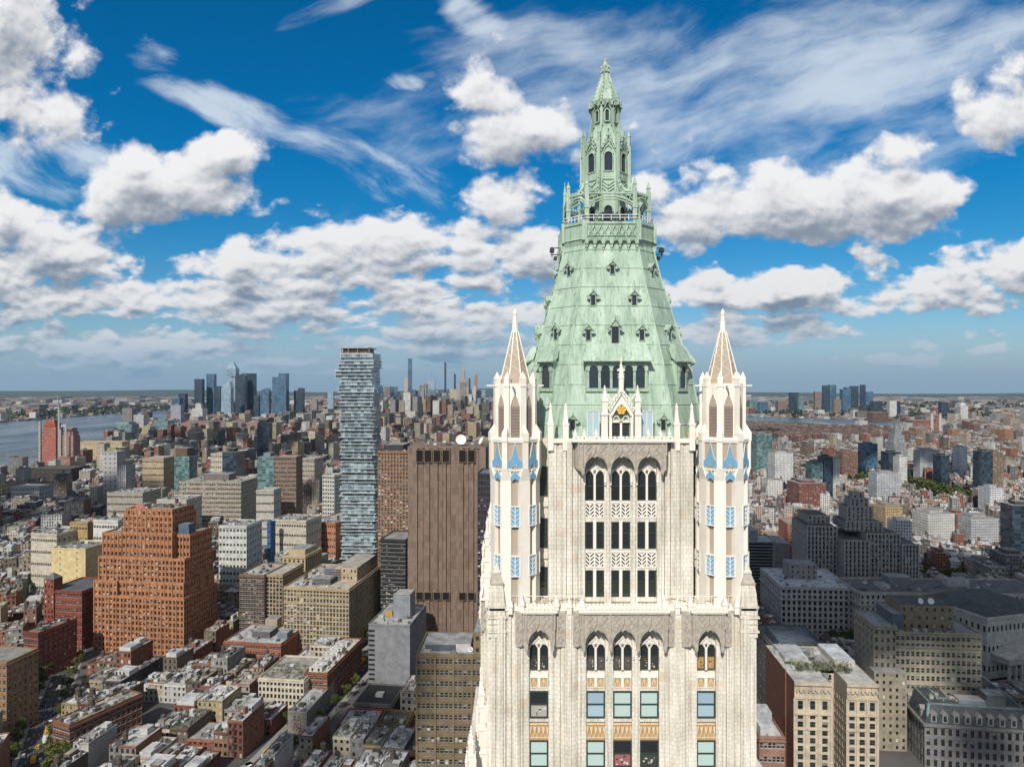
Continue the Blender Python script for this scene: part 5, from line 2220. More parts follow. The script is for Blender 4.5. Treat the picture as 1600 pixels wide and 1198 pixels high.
def dish(name, label, pos, rad, aim_x, aim_z, grp):
    mb = MB()
    n = 20
    for k in range(n):
        a0, a1 = 2 * math.pi * k / n, 2 * math.pi * (k + 1) / n
        for i in range(3):
            r0, r1 = rad * i / 3, rad * (i + 1) / 3
            y0, y1 = -.28 * rad * (i / 3) ** 2, -.28 * rad * ((i + 1) / 3) ** 2
            q = [(r0 * math.cos(a0), y0, r0 * math.sin(a0)), (r1 * math.cos(a0), y1, r1 * math.sin(a0)), (r1 * math.cos(a1), y1, r1 * math.sin(a1)), (r0 * math.cos(a1), y0, r0 * math.sin(a1))]
            mb.poly(q if i else [q[0], q[1], q[2]])
            q = [(x, y + .12, z) for x, y, z in q]
            mb.poly((q if i else q[:3])[::-1])
    rt = empty(name, pos)
    tag(rt, label, "satellite dish", grp)
    o = mb.build("reflector", [M_['white']], rt, loc=(0, 0, rad * 1.15))
    o.rotation_euler = (R(aim_x), 0, R(aim_z))
    ft = MB()
    for k in range(3):
        a = 2 * math.pi * k / 3
        ft.bar((rad * .75 * math.cos(a), -.16 * rad, rad * .75 * math.sin(a)), (0, -.75 * rad, 0), .09)
    ft.box(-.25, .25, -.95 * rad, -.7 * rad, -.25, .25)
    f_ = ft.build("feed", [M_['metal']], rt, loc=(0, 0, rad * 1.15))
    f_.rotation_euler = o.rotation_euler
    sd = MB()
    sd.bar((0, .3, 0), (0, .2, rad), .5)
    for s in (-1, 1):
        sd.bar((s * rad * .5, .8, 0), (0, .3, rad * .9), .25)
    sd.build("mount", [M_['metal']], rt)
    return rt


W2 = lambda root, x, y, z: root.matrix_basis @ Vector((x, y, z))
bpy.context.view_layer.update()
dish("satellite_dish", "big white dish facing us on the windowless brown tower's roof", W2(bt, P_(719), -b + 6, ht2 + .4), 4.0, -18, 8, "dishes on the brown tower")
dish("satellite_dish", "white dish turned edge-on at the windowless brown tower's right roof corner", W2(bt, P_(752), -b + 8, ht2 + .4), 3.2, -25, -65, "dishes on the brown tower")

# ---- the other near and middle blocks: label, pixels of the front, roof row, distance
o, a, b, h, z = block("brick_office_building", "tall orange-brown brick office block between the glass tower and brown tower", "office building", 590, 648, 704, 650, 40, (.36, .205, .12), 12, 34, 0, R(-4), 1.4, 2.2,
                      (.2, .2, .2), 'white', (.5, .4, .3), None, "orange-brown brick slab", base=30)
bulk(o, -a + 4, a - 12, -b + 6, b - 6, z, 6, (.06, .06, .065))
clutter(o, -a + 2, a - 2, -b + 2, b - 4, z, 8, 4)
o, a, b, h, z = block("glass_apartment_tower", "dark gridded apartment tower hidden between brown tower and white turret", "apartment tower", 746, 792, 739, 470, 28, (.055, .062, .085), 10, 40, 0, R(-3), 1.35, 2.1,
                      (.2, .22, .24), 'brown', (.16, .05, .05), None, None, cornice=False)
o, a, b, h, z = block("grey_blank_building", "grey building with a blank front wall and steel penthouse on top", "office building", 575, 641, 975, 485, 46, (.26, .27, .28), 5, 16, 0, R(-7), 3, 1, (.46, .45, .43),
                      'dark', (.2, .2, .2), None, "grey blank-walled block", blank=True, cornice=False)
mb = MB()
for k in range(15):
    zz = z - 3 - 3.3 * k
    mb.box(-a + .2, -a + 4.4, -b - .15, -b + .1, zz - 1.5, zz, 0, (.02, .02, .022))
    mb.box(-a + .2, -a + 4.6, -b - .4, -b - .16, zz - 1.8, zz - 1.5, 0, (.36, .36, .37))
mb.build("slot_window", [M_['wall']], o)
mb = MB()
mb.box(-2, 10, -6, 8, z, z + 16, 0, (.30, .33, .36), 0, (.08, .08, .09))
for k in range(13):
    x = -2 + k
    mb.box(x - .12, x + .12, -6.3, -6.02, z, z + 15, 0, (.36, .39, .42))
for k in range(7):
    mb.box(-1.5, 9.5, -5 + 2 * k, -4.7 + 2 * k, z + 16.02, z + 16.7, 0, (.4, .4, .4))
mb.build("steel_penthouse", [M_['metal'] if False else M_['wall']], o)
bulk(o, -8, -3.5, -4, 2, z, 4, (.55, .33, .06), name="orange_hut")
clutter(o, -a + 1, a - 1, -b + 1, b - 1, z, 18, 2)

o, a, b, h, z = block("khaki_office_building", "khaki brick office block with ranks of paired white windows beside the tower", "office building", 651, 766, 1021, 335, 30, (.215, .17, .11), 16, 14, 0, R(-2), 1.35, 1.9,
                      (.35, .35, .35), 'white', (.3, .26, .18), None, "khaki office block", base=12, cornice=False)
mb = MB()
for k in range(5):
    x = -a + 2 * a * k / 4
    mb.box(x - .55, x + .55, -b - .5, -b - .02, 0, z + .6, 0, (.23, .175, .10))
for k in range(15):
    zz = 12 + (z - 12) * k / 14
    mb.box(-a, a, -b - .22, -b - .03, zz - .35, zz + .15, 0, (.27, .20, .115))
mb.build("pilasters", [M_['wall']], o)
bulk(o, a - 8, a - .2, -b + .6, b - 2, z, 11, (.27, .20, .12), win=2)
bulk(o, -a + 3, a - 13, -b + 6, b - 8, z, 3.2, (.10, .12, .14))
bulk(o, -a + 18, -a + 25, -b + 5, b - 9, z, 4.0, (.6, .6, .6))
clutter(o, -a + 1, a - 9, -b + 1, b - 2, z, 16, 7)
dish("satellite_dish", "small white dish on the khaki office block's stair tower", W2(o, a - 10, -b + 5, z), 1.3, -20, 20, None)

o, a, b, h, z = block("tan_office_building", "broad tan brick office block with dense window rows and dark penthouse", "office building", 441, 547, 918, 560, 74, (.50, .40, .255), 20, 14, 18, R(-8), 1.5, 2.2,
                      (.52, .49, .43), 'white', (.55, .5, .4), None, "broad tan block", bands=((41, .7, .35), (46.5, .6, .3)), base=3)
bulk(o, a - 22, a - 3, -b + 26, b - 2, z, 11, (.50, .40, .26), (.45, .43, .38), "penthouse", 6)
bulk(o, -8, 6, -b + 12, -b + 24, z, 5, (.12, .12, .13), name="louvred_plant_room")
bulk(o, -4, 10, -b + 26, -b + 38, z, 9.5, (.14, .14, .15), name="louvred_plant_room")
mb = MB()
for k in range(4):
    mb.box(-9, 7, -b + 11.5, -b + 24.5, z + .8 + 1.15 * k, z + 1.05 + 1.15 * k, 0, (.3, .3, .3))
    mb.box(-5, 11, -b + 25.5, -b + 38.5, z + 1.5 + 2 * k, z + 1.9 + 2 * k, 0, (.3, .3, .3))
mb.build("louvre_rail", [M_['wall']], o)
clutter(o, -a + 2, a - 2, -b + 2, b - 8, z, 30, 9, 1)

o, a, b, h, z = block("brown_brick_building", "brown brick loft with a tan wing left of the broad tan office block", "loft building", 373, 414, 897, 600, 40, (.24, .165, .105), 9, 14, 0, R(-8), 1.7, 2.3, (.5, .47, .42), 'white',
                      (.45, .4, .33), None, "brown brick loft", base=6)
clutter(o, -a + 2, a - 2, -b + 2, b - 4, z, 10, 2)
o, a, b, h, z = block("tan_brick_building", "tan brick block with few windows joined to the brown loft's right", "loft building", 415, 442, 897, 601, 40, (.46, .36, .22), 5, 14, 0, R(-8), 1.7, 2.2, (.5, .47, .42), 'dark', (.5, .42, .3), base=6, grow=0)
o, a, b, h, z = block("cream_block", "cream stepped block rising behind the brown brick loft", "loft building", 441, 478, 868, 655, 36, (.58, .46, .28), 5, 22, 8, R(-9), 1.6, 2.0, (.5, .46, .4), 'dark', (.5, .42, .3), grow=0)
bulk(o, -a + 2, a - 4, -b + 8, b - 4, z, 5, (.55, .44, .27))
o, a, b, h, z = block("cream_blank_building", "pale yellow building with one line of tiny windows left of orange tower", "warehouse", 78, 136, 856, 640, 34, (.74, .60, .32), 2, 11, 0, R(-8), .9, 1.2, (.3, .32, .3), 'dark', (.5, .45, .3), None,
                      "pale yellow building", cornice=False, base=6)
clutter(o, -a + 1, a - 1, -b + 1, b - 3, z, 14, 6)
o, a, b, h, z = block("red_school_building", "dark red brick school with small tower and slate roof", "school", 69, 131, 922, 575, 40, (.26, .075, .05), 12, 8, 9, R(-9), 1.4, 2.2, (.13, .14, .15), 'white', (.5, .4, .33), None, "dark red school")
bulk(o, -a - 1, -a + 8, -b - 1.2, -b + 8, 0, h + 9, (.27, .08, .05), (.2, .1, .08), "corner_tower", 3)
mb = MB()
mb.prism([(-a - 1, -b - 1.2), (-a + 8, -b - 1.2), (-a + 8, -b + 8), (-a - 1, -b + 8)], h + 9, h + 13, 0, (.16, .16, .17), ring2=[(-a + 3, -b + 3), (-a + 4, -b + 3), (-a + 4, -b + 4), (-a + 3, -b + 4)])
mb.build("tower_roof", [M_['roof']], o)
o, a, b, h, z = block("dark_red_warehouse", "dark red brick warehouse fronting the left street with stone bands", "warehouse", 34, 62, 987, 515, 34, (.23, .06, .042), 7, 8, 8, R(-13), 1.5, 2.2, (.25, .22, .2), 'white', (.45, .3, .25),
                      None, "dark red warehouse")
clutter(o, -a + 1, a - 1, -b + 1, b - 3, z, 10, 61, 1)
o, a, b, h, z = block("tan_corner_building", "tan brick building cut by the left edge with stepped gable", "loft building", -60, 14, 1032, 430, 24, (.33, .20, .11), 9, 10, 6, R(-8), 1.4, 2.1, (.3, .3, .28), 'white', (.5, .4, .3))
o, a, b, h, z = block("brown_loft", "red-brown loft with white-framed windows and cluttered roof by the street", "loft building", 77, 114, 1128, 400, 46, (.25, .115, .075), 6, 5, 13, R(-24), 2.0, 2.3, (.45, .42, .36), 'white', (.5, .45, .4), None,
                      "red-brown corner loft")
clutter(o, -a + 1, a - 1, -b + 1, b - 2, z, 26, 12, 1, 60)
o, a, b, h, z = block("mural_building", "narrow grey building with a painted sign on its front wall", "office building", 449, 480, 1111, 436, 46, (.36, .34, .31), 3, 9, 14, R(-7), 1.6, 1.6, (.5, .52, .53), 'dark', (.4, .4, .38), None,
                      "narrow grey building", blank=True, cornice=False)
mb = MB()
rr = random.Random(5)
mb.box(-3.2, 3.4, -b - .12, -b + .05, z - 12.5, z - 1, 0, (.42, .36, .28))
for k in range(70):
    x, zz = rr.uniform(-2.6, 2.2), rr.uniform(z - 12, z - 2)
    mb.box(x, x + rr.uniform(.3, 1.0), -b - .2, -b - .1, zz, zz + rr.uniform(.25, .9), 0, rr.choice(((.08, .07, .07), (.12, .1, .1), (.3, .2, .25), (.08, .1, .13))))
mb.build("painted_sign", [M_['wall']], o)
clutter(o, -a + 1, a - 1, -b + 1, b - 2, z, 16, 31)
o, a, b, h, z = block("garden_terrace_building", "low cream building with a green roof terrace and arched cornice", "loft building", 402, 476, 1060, 464, 40, (.66, .60, .47), 12, 5, 0, R(-7), 1.3, 2.2, (.42, .40, .36), 'dark', (.6, .55, .45))
clutter(o, -a + 2, a - 2, -b + 2, b - 12, z, 4, 8, 0, 260)
o, a, b, h, z = block("red_white_loft", "long red brick loft with white rooftop pavilions facing the avenue", "loft building", 476, 512, 1050, 470, 66, (.26, .105, .065), 5, 5, 15, R(-8), 1.7, 2.3, (.62, .61, .57), 'white', (.5, .42, .35), None,
                      "long red loft")
for k in range(6):
    bulk(o, -a + 1.5, a - 5, -b + 3 + 9 * k, -b + 8.5 + 9 * k, z, 3.2, (.70, .68, .62), (.6, .6, .58), "roof_pavilion", 2)
clutter(o, -a + 1, a - 1, -b + 1, b - 2, z, 24, 14)
o, a, b, h, z = block("low_red_tan_building", "low red and tan block with a broad pale roof below the brown loft", "loft building", 347, 441, 1003, 535, 40, (.36, .14, .09), 20, 4, 0, R(-8), 1.2, 1.9, (.52, .53, .53), 'white', (.5, .45, .35))
bulk(o, -6, 8, -8, 6, z, 5, (.14, .14, .15))
bulk(o, 14, 22, -8, 2, z, 5, (.2, .26, .3))
bulk(o, -6, 4, 12, 20, z, 8, (.46, .38, .26))
clutter(o, -a + 2, a - 2, -b + 2, b - 4, z, 20, 21)
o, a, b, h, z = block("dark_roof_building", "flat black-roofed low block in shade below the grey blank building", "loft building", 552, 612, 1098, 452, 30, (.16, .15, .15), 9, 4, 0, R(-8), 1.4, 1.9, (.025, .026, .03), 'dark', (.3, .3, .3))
bulk(o, -2, 3, -4, 1, z, 2, (.4, .42, .44))
o, a, b, h, z = block("red_shaded_building", "red brick row with pale roof in shade right of the avenue", "row house", 527, 585, 1132, 424, 22, (.28, .055, .04), 11, 4, 0, R(-5), 1.2, 1.9, (.42, .44, .46), 'white', (.4, .3, .27))
clutter(o, -a + 1, a - 1, -b + 1, b - 2, z, 10, 33)
o, a, b, h, z = block("ochre_shaded_building", "brown arcaded row with dark roof left of the khaki office block", "row house", 587, 634, 1134, 424, 22, (.25, .16, .08), 10, 4, 0, R(-5), 1.1, 2.0, (.09, .10, .08), 'dark', (.3, .22, .12), grow=1)
clutter(o, -a + 1, a - 1, -b + 1, b - 2, z, 6, 35, 0, 60)
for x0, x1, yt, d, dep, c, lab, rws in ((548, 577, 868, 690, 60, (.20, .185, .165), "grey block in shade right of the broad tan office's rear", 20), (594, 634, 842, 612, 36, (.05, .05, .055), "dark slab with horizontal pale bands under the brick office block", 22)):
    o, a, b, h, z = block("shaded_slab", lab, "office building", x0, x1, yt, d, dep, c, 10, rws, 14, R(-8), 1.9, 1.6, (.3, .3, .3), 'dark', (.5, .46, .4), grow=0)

# ---- right-hand civic blocks
o, a, b, h, z = block("grey_courthouse", "square grey stone civic block with pale roof and attic cornice, right side", "courthouse", 1222, 1333, 917, 585, 62, (.54, .525, .50), 14, 9, 13, R(-4), 1.8, 2.6, (.58, .62, .66), 'dark', (.35, .34, .32), None,
                      "square grey courthouse", bands=((37, 1.2, 1.1), (9, .8, .5)), base=3)
bulk(o, -14, 9, -4, 16, z, 13, (.34, .33, .31), (.3, .3, .3), "penthouse", 5)
clutter(o, -a + 3, a - 3, -b + 3, b - 4, z, 22, 71)
# criminal courts: stepped slab
dR, yR = 655.0, R(-6)
pos, w = place(1322, 1432, dR, 70, yR)
cc = empty("stepped_courts_tower", pos, yR)
tag(cc, "dark grey stepped courts tower with vertical window strips and ziggurat top", "courthouse")
occupy(pos.x, pos.y, w + 60, 80, yR, 3)
LANDMARKS.append(("stepped courts tower", 1360, dR))
mb, rec = MB(), []
a = w / 2
LG = (.46, .445, .42)
tiers = [(-a, -a + 22, -35, 30, 0, hgt(846, dR), 6, 17), (-a + 22, a - 14, -30, 30, 0, hgt(836, dR), 9, 17), (a - 14, a, -35, 30, 0, hgt(850, dR), 5, 17), (-a - 28, -a - 1, -18, 34, 0, hgt(830, dR), 8, 18),
         (-a - 22, -a - 2, 0, 36, hgt(830, dR), hgt(818, dR), 5, 2), (-a + 8, a - 24, -16, 20, hgt(836, dR), hgt(822, dR), 8, 3), (-a + 12, a - 30, -8, 16, hgt(822, dR), hgt(800, dR), 6, 4), (-a + 16, a - 33, -5, 12, hgt(800, dR), hgt(787, dR), 4, 2),
         (-a + 19, a - 36, -2, 9, hgt(787, dR), hgt(778, dR), 2, 1)]
for x0, x1, y0, y1, z0, z1, cols, rows in tiers:
    facade(mb, (x0, y0), (x1, y0), z0, z1, cols, rows, 1.3, 2.9, .7, 0, LG, rec)
    facade(mb, (x0, y1), (x0, y0), z0, z1, max(2, int((y1 - y0) / 4.2)), rows, 1.3, 2.9, .7, 0, LG, rec)
    mb.poly([(x1, y0, z0), (x1, y1, z0), (x1, y1, z1), (x1, y0, z1)], 0, LG)
    mb.poly([(x1, y1, z0), (x0, y1, z0), (x0, y1, z1), (x1, y1, z1)], 0, LG)
    mb.box(x0 + .02, x1 - .02, y0 + .02, y1 - .02, z1 - .5, z1, 0, LG, 1, (.12, .12, .12), False)
    for k in range(cols + 1):
        x = x0 + (x1 - x0) * k / cols
        mb.box(x - .5, x + .5, y0 - .5, y0 - .02, z0, z1 + 1.2, 0, LG)
    mb.box(x0, x1, y0, y0 + .5, z1 + .01, z1 + 1.0, 0, LG)
mb.build("wall", [M_['wall'], M_['roof']], cc)
put_windows(cc, rec, 'dark', (.25, .24, .22))

o, a, b, h, z = block("long_courthouse", "long low grey courthouse with dark flat roof behind the portico", "courthouse", 1346, 1640, 926, 565, 44, (.54, .52, .47), 36, 9, 10, R(-2), 1.4, 2.6, (.17, .17, .17), 'dark', (.4, .38, .33), None,
                      "long grey courthouse", bands=((38, 1.4, 1.2),))
bulk(o, -40, -22, 2, 14, z, 7, (.25, .26, .27))
bulk(o, 6, 24, 0, 8, z, 6, (.5, .5, .5))
bulk(o, -52, -44, -8, 4, z, 3, (.55, .56, .57))
clutter(o, -a + 4, a - 30, -b + 3, b - 4, z, 26, 75)
# temple-fronted courthouse
dT, yT = 505.0, R(16)
pos, w = place(1530, 1660, dT, 56, yT)
tp = empty("portico_courthouse", pos, yT)
tag(tp, "classical courthouse with a columned portico and pediment at right edge", "courthouse")
occupy(pos.x, pos.y, w, 70, yT, 3)
LANDMARKS.append(("portico courthouse", 1570, dT))
a, b = w / 2, 28
hT = hgt(962, dT)
ST = (.56, .55, .52)
mb, rec = MB(), []
facade(mb, (-a, -b), (a, -b), 8, hT, 16, 3, 1.6, 3.4, .5, 0, ST, rec)
facade(mb, (-a, b), (-a, -b), 8, hT, 12, 3, 1.6, 3.4, .5, 0, ST, rec)
mb.box(-a - 3, a + 3, -b - 3, b, 0, 8, 0, ST)
mb.poly([(a, -b, 8), (a, b, 8), (a, b, hT), (a, -b, hT)], 0, ST)
mb.poly([(a, b, 8), (-a, b, 8), (-a, b, hT), (a, b, hT)], 0, ST)
mb.box(-a - 1, a + 1, -b - 1, b + 1, hT, hT + 1.6, 0, ST)
mb.prism([(-a, -b), (a, -b), (a, b), (-a, b)], hT + 1.6, hT + 6, 1, (.10, .11, .11), ring2=[(-a + 12, -b + 10), (a - 12, -b + 10), (a - 12, b - 10), (-a + 12, b - 10)])
mb.build("wall", [M_['wall'], M_['roof']], tp)
put_windows(tp, rec, 'dark', ST)
px0, px1 = -a + 4, a - 4
mb = MB()
for k in range(8):
    mb.box(px0 - 3 - .4 * k, px1 + 3 + .4 * k, -b - 14 - .5 * k, -b, 8 - k - 1, 8 - k, 0, ST)
mb.box(px0, px1, -b - 13, -b + .2, 22, 25.5, 0, ST)
mb.box(px0 - 1, px1 + 1, -b - 14, -b + .3, 25.5, 26.6, 0, ST)
mb.M = Matrix.Translation((0, 0, 26.6))
mb.extrude_xz([(px0 - 1, 0), (px1 + 1, 0), ((px0 + px1) / 2, 8.5)], -b - 14, -b + .4, 0, ST)
mb.M = None
mb.build("pediment", [M_['wall']], tp)
for k in range(10):
    x = px0 + 2 + (px1 - px0 - 4) * k / 9
    cb = MB()
    cb.rings([(ngon(14, 1.15), 8), (ngon(14, 1.1), 12), (ngon(14, .92), 21), (ngon(14, 1.3), 21.6), (ngon(14, 1.3), 22)], 0, ST)
    cb.build("column", [M_['wall']], tp, loc=(x, -b - 11.5, 0))
o, a, b, h, z = block("gold_roof_pavilion", "yellow stone block with green copper hip roof at the right edge", "office building", 1545, 1640, 938, 600, 30, (.66, .47, .20), 10, 8, 6, R(-7), 1.5, 2.2, (.2, .26, .22), 'dark', (.5, .4, .2), grow=0)
mb = MB()
mb.prism([(-a, -b), (-a + 22, -b), (-a + 22, b), (-a, b)], z + 1.2, z + 8, 0, (.13, .22, .19), ring2=[(-a + 7, -b + 9), (-a + 15, -b + 9), (-a + 15, b - 9), (-a + 7, b - 9)])
mb.build("hip_roof", [M_['roof']], o)

o, a, b, h, z = block("tan_hotel_building", "grey-tan office block with dense windows and two dishes on top", "office building", 1402, 1530, 988, 420, 34, (.42, .38, .29), 17, 13, 8, R(-5), 1.6, 2.3, (.35, .36, .36), 'white', (.42, .38, .3), None,
                      "two-dish office block", bands=((36, .9, .6), (58, .8, .5)), base=4)
oo = o
bulk(o, -a + 6, a - 12, -b + 7, b - 6, z, 15, (.27, .22, .15), (.12, .12, .12), "penthouse", 7)
bulk(o, -a + .5, -a + 7, -b + 5, b - 6, z, 10, (.14, .17, .20))
clutter(o, -a + 2, a - 2, -b + 1.5, -b + 6.5, z, 14, 78)
bpy.context.view_layer.update()
dish("satellite_dish", "white dish on the grey-tan office block, left of its pair", W2(o, -6, -b + 9, z + 15), 1.7, -22, 10, "pair of dishes on the grey-tan block")
dish("satellite_dish", "white dish on the grey-tan office block, right of its pair", W2(o, 0, -b + 9, z + 15), 1.8, -20, -8, "pair of dishes on the grey-tan block")
o, a, b, h, z = block("tan_annex_building", "narrow grey-tan annex stepping down left of the two-dish block", "office building", 1366, 1401, 977, 423, 30, (.42, .38, .29), 4, 14, 5, R(-5), 1.35, 2.0, (.4, .42, .44), 'white', (.42, .38, .3), grow=0)
bulk(o, -a - 3, a + 2, -b - 8, -b - .3, 0, 46, (.35, .31, .23), (.4, .4, .4), "lower_wing", 5)

# pale ornate twin-winged block, its red brick party wall to the left
dW, yW = 325.0, R(-4)
pos, w = place(1243, 1369, dW, 46, yW)
tw = empty("pale_twin_wing_building", pos, yW)
tag(tw, "pale ornate block with two sunlit wings, green windows and roof trees", "office building")
occupy(pos.x, pos.y, w, 50, yW, 3)
LANDMARKS.append(("pale twin-winged block", 1300, dW))
a, b = w / 2, 23
hW = hgt(1066, dW)
PC = (.62, .53, .40)
mb, rec = MB(), []
x1, x2 = -a + (1299 - 1243) / F * dW, -a + (1323 - 1243) / F * dW
for p, q in ((-a, x1), (x2, a)):
    facade(mb, (p, -b), (q, -b), 0, hW - 14, 3, 17, 2.0, 2.2, .4, 0, PC, rec)
    facade(mb, (p, -b), (q, -b), hW - 14, hW - 7.5, 3, 1, 1.9, 3.4, .5, 0, PC, rec)
    mb.poly([(p, -b, hW - 7.5), (q, -b, hW - 7.5), (q, -b, hW), (p, -b, hW)], 0, PC)
    for z0, th, pr_ in ((hW - 15, .8, .7), (hW - 7.6, .7, .6), (hW - 1.4, 1.4, 1.0), (hW - 22, .5, .4)):
        mb.box(p - pr_ * .2, q + pr_ * .2, -b - pr_, -b - .02, z0, z0 + th, 0, PC)
    for k in range(4):
        x = p + (q - p) * k / 3
        mb.box(x - .45, x + .45, -b - .4, -b - .03, 0, hW - 7.5, 0, PC)
    for k in range(3):      # scrolled cartouches of the attic
        xc = p + (q - p) * (k + .5) / 3
        mb.path([(xc + 1.9 * math.cos(t_), -b - .5, hW - 4.6 + 1.7 * math.sin(t_)) for t_ in [math.pi * j / 8 for j in range(9)]], .6, .9, 0, PC)
        mb.box(xc - .6, xc + .6, -b - 1.0, -b - .04, hW - 4.6, hW - 2, 0, PC)
mb.poly([(x1, -b, 0), (x1, -b + 16, 0), (x1, -b + 16, hW), (x1, -b, hW)], 0, (.2, .17, .13))
facade(mb, (x2, -b + 16), (x2, -b), 0, hW - 8, 5, 17, 1.2, 2.0, .3, 0, (.42, .36, .28), rec)
mb.poly([(x2, -b + 16, hW - 8), (x2, -b, hW - 8), (x2, -b, hW), (x2, -b + 16, hW)], 0, (.42, .36, .28))
facade(mb, (x1, -b + 16), (x2, -b + 16), 0, hW - 2, 2, 18, 1.2, 2.0, .3, 0, PC, rec)
mb.poly([(-a, b, 0), (-a, -b, 0), (-a, -b, hW), (-a, b, hW)], 0, (.17, .07, .045))
mb.poly([(a, -b, 0), (a, b, 0), (a, b, hW), (a, -b, hW)], 0, PC)
mb.poly([(a, b, 0), (-a, b, 0), (-a, b, hW), (a, b, hW)], 0, PC)
mb.box(-a - .25, -a - .02, -b + 12, -b + 13.2, 0, hW + 1, 0, (.4, .16, .09))
mb.box(-a + .2, x1 - .2, -b + .2, b - .2, hW - .6, hW - .3, 1, (.5, .5, .46), bottom=False)
mb.box(x1, x2, -b + 16.2, b - .2, hW - .62, hW - .32, 1, (.4, .4, .38), bottom=False)
mb.box(x2 + .2, a - .2, -b + .2, b - .2, hW - .6, hW - .3, 1, (.52, .52, .48), bottom=False)
mb.build("wall", [M_['wall'], M_['roof']], tw)
put_windows(tw, rec, 'green', PC)
bulk(tw, x2 + 2, a - 2, -b + 20, b - 3, hW - .3, 3, (.56, .54, .48), (.55, .58, .6))
bulk(tw, -a + 3, x1 - 2, -b + 24, b - 3, hW - .3, 2.2, (.45, .45, .42), (.5, .52, .53))
mb = MB()
garden(mb, -a + 4, x2 + 8, -b + 12, -b + 22, hW, random.Random(4), 260, 3.4)
mb.build("roof_garden", [LEAF], tw)
clutter(tw, -a + 1, a - 1, -b + 3, b - 2, hW - .3, 20, 15)

# mansard-roofed courthouse bottom right
dM = 392.0
pos, w = place(1452, 1610, dM, 80, R(-9))
ms = empty("mansard_courthouse", pos, R(-9))
tag(ms, "dark mansard-roofed courthouse with green corner trim and ornate dormers, bottom right", "courthouse")
occupy(pos.x, pos.y, w, 84, R(-9), 4)
LANDMARKS.append(("mansard courthouse", 1530, dM))
a, b = w / 2, 40
hM = hgt(1108, dM)
mb = MB()
SG = (.24, .235, .23)
rec = []
facade(mb, (-a, -b), (a, -b), 0, hM - 11, 15, 4, 1.5, 3.2, .5, 0, SG, rec)
facade(mb, (-a, b), (-a, -b), 0, hM - 11, 18, 4, 1.5, 3.2, .5, 0, SG, rec)
mb.poly([(a, -b, 0), (a, b, 0), (a, b, hM - 11), (a, -b, hM - 11)], 0, SG)
mb.poly([(a, b, 0), (-a, b, 0), (-a, b, hM - 11), (a, b, hM - 11)], 0, SG)
mb.box(-a - 1, a + 1, -b - 1, b + 1, hM - 11, hM - 9.6, 0, SG)
mb.build("wall", [M_['wall']], ms)
put_windows(ms, rec, 'dark', SG)
mb = MB()
rect = lambda e: [(-a + e, -b + e), (a - e, -b + e), (a - e, b - e), (-a + e, b - e)]
mb.rings([(rect(.3), hM - 9.6), (rect(2.0), hM - 5), (rect(4.2), hM - .4), (rect(5.2), hM), (rect(17), hM + .4), (rect(17.4), hM + .3)], 0, (.075, .085, .095), cap=False)
mb.poly([(-a + 17.4, -b + 17.4, hM - 12), (a - 17.4, -b + 17.4, hM - 12), (a - 17.4, b - 17.4, hM - 12), (-a + 17.4, b - 17.4, hM - 12)], 0, (.1, .1, .1))
for p, q in zip(rect(17.4), rect(17.4)[1:] + rect(17.4)[:1]):
    facade(mb, q, p, hM - 12, hM + .3, 7, 2, 1.3, 2.2, .2, 0, (.5, .48, .44), None, 1)
mb.build("mansard_roof", [M_['roof'], GL], ms)
mb = MB()
for (x, y) in rect(2.4):
    mb.bar((x * 1.03, y * 1.03, hM - 9.6), (x * .955, y * .955, hM + .2), 1.3, None, 0, (.20, .30, .28))
for e, z0 in ((4.4, hM - .1), (11, hM + .5)):
    pp = rect(e)
    for p, q in zip(pp, pp[1:] + pp[:1]):
        mb.bar((*p, z0), (*q, z0), .9, None, 0, (.18, .25, .24))
mb.build("copper_trim", [M_['wall']], ms)
for k in range(9):
    dm = MB()
    dm.box(-1.5, 1.5, -.5, 3.5, 0, 4.6, 0, (.30, .30, .29))
    dm.extrude_xz([(-2, 4.6), (2, 4.6), (0, 6.6)], -.8, 3.4, 0, (.30, .30, .29))
    dm.box(-.8, .8, -.6, -.45, .7, 3.8, 1, (.02, .025, .03))
    dm.build("dormer", [M_['wall'], GL], ms, loc=(-a + 5 + (2 * a - 10) * k / 8, -b + 1, hM - 9))
for k in range(4):
    dm = MB()
    dm.box(-1.5, 1.5, -.5, 3.5, 0, 4.6, 0, (.30, .30, .29))
    dm.extrude_xz([(-2, 4.6), (2, 4.6), (0, 6.6)], -.8, 3.4, 0, (.30, .30, .29))
    dm.box(-.8, .8, -.6, -.45, .7, 3.8, 1, (.02, .025, .03))
    dm.build("dormer", [M_['wall'], GL], ms, loc=(-a + 1, -b + 8 + 18 * k, hM - 9), rz=R(-90))
bulk(ms, 6, 16, -b + 6, -b + 15, hM, 6, (.14, .15, .16))
bulk(ms, -a + 20, -a + 34, -b + 6, -b + 14, hM, 2.2, (.2, .25, .28))
clutter(ms, -a + 6, a - 6, -b + 6, -b + 16, hM + .3, 16, 55)

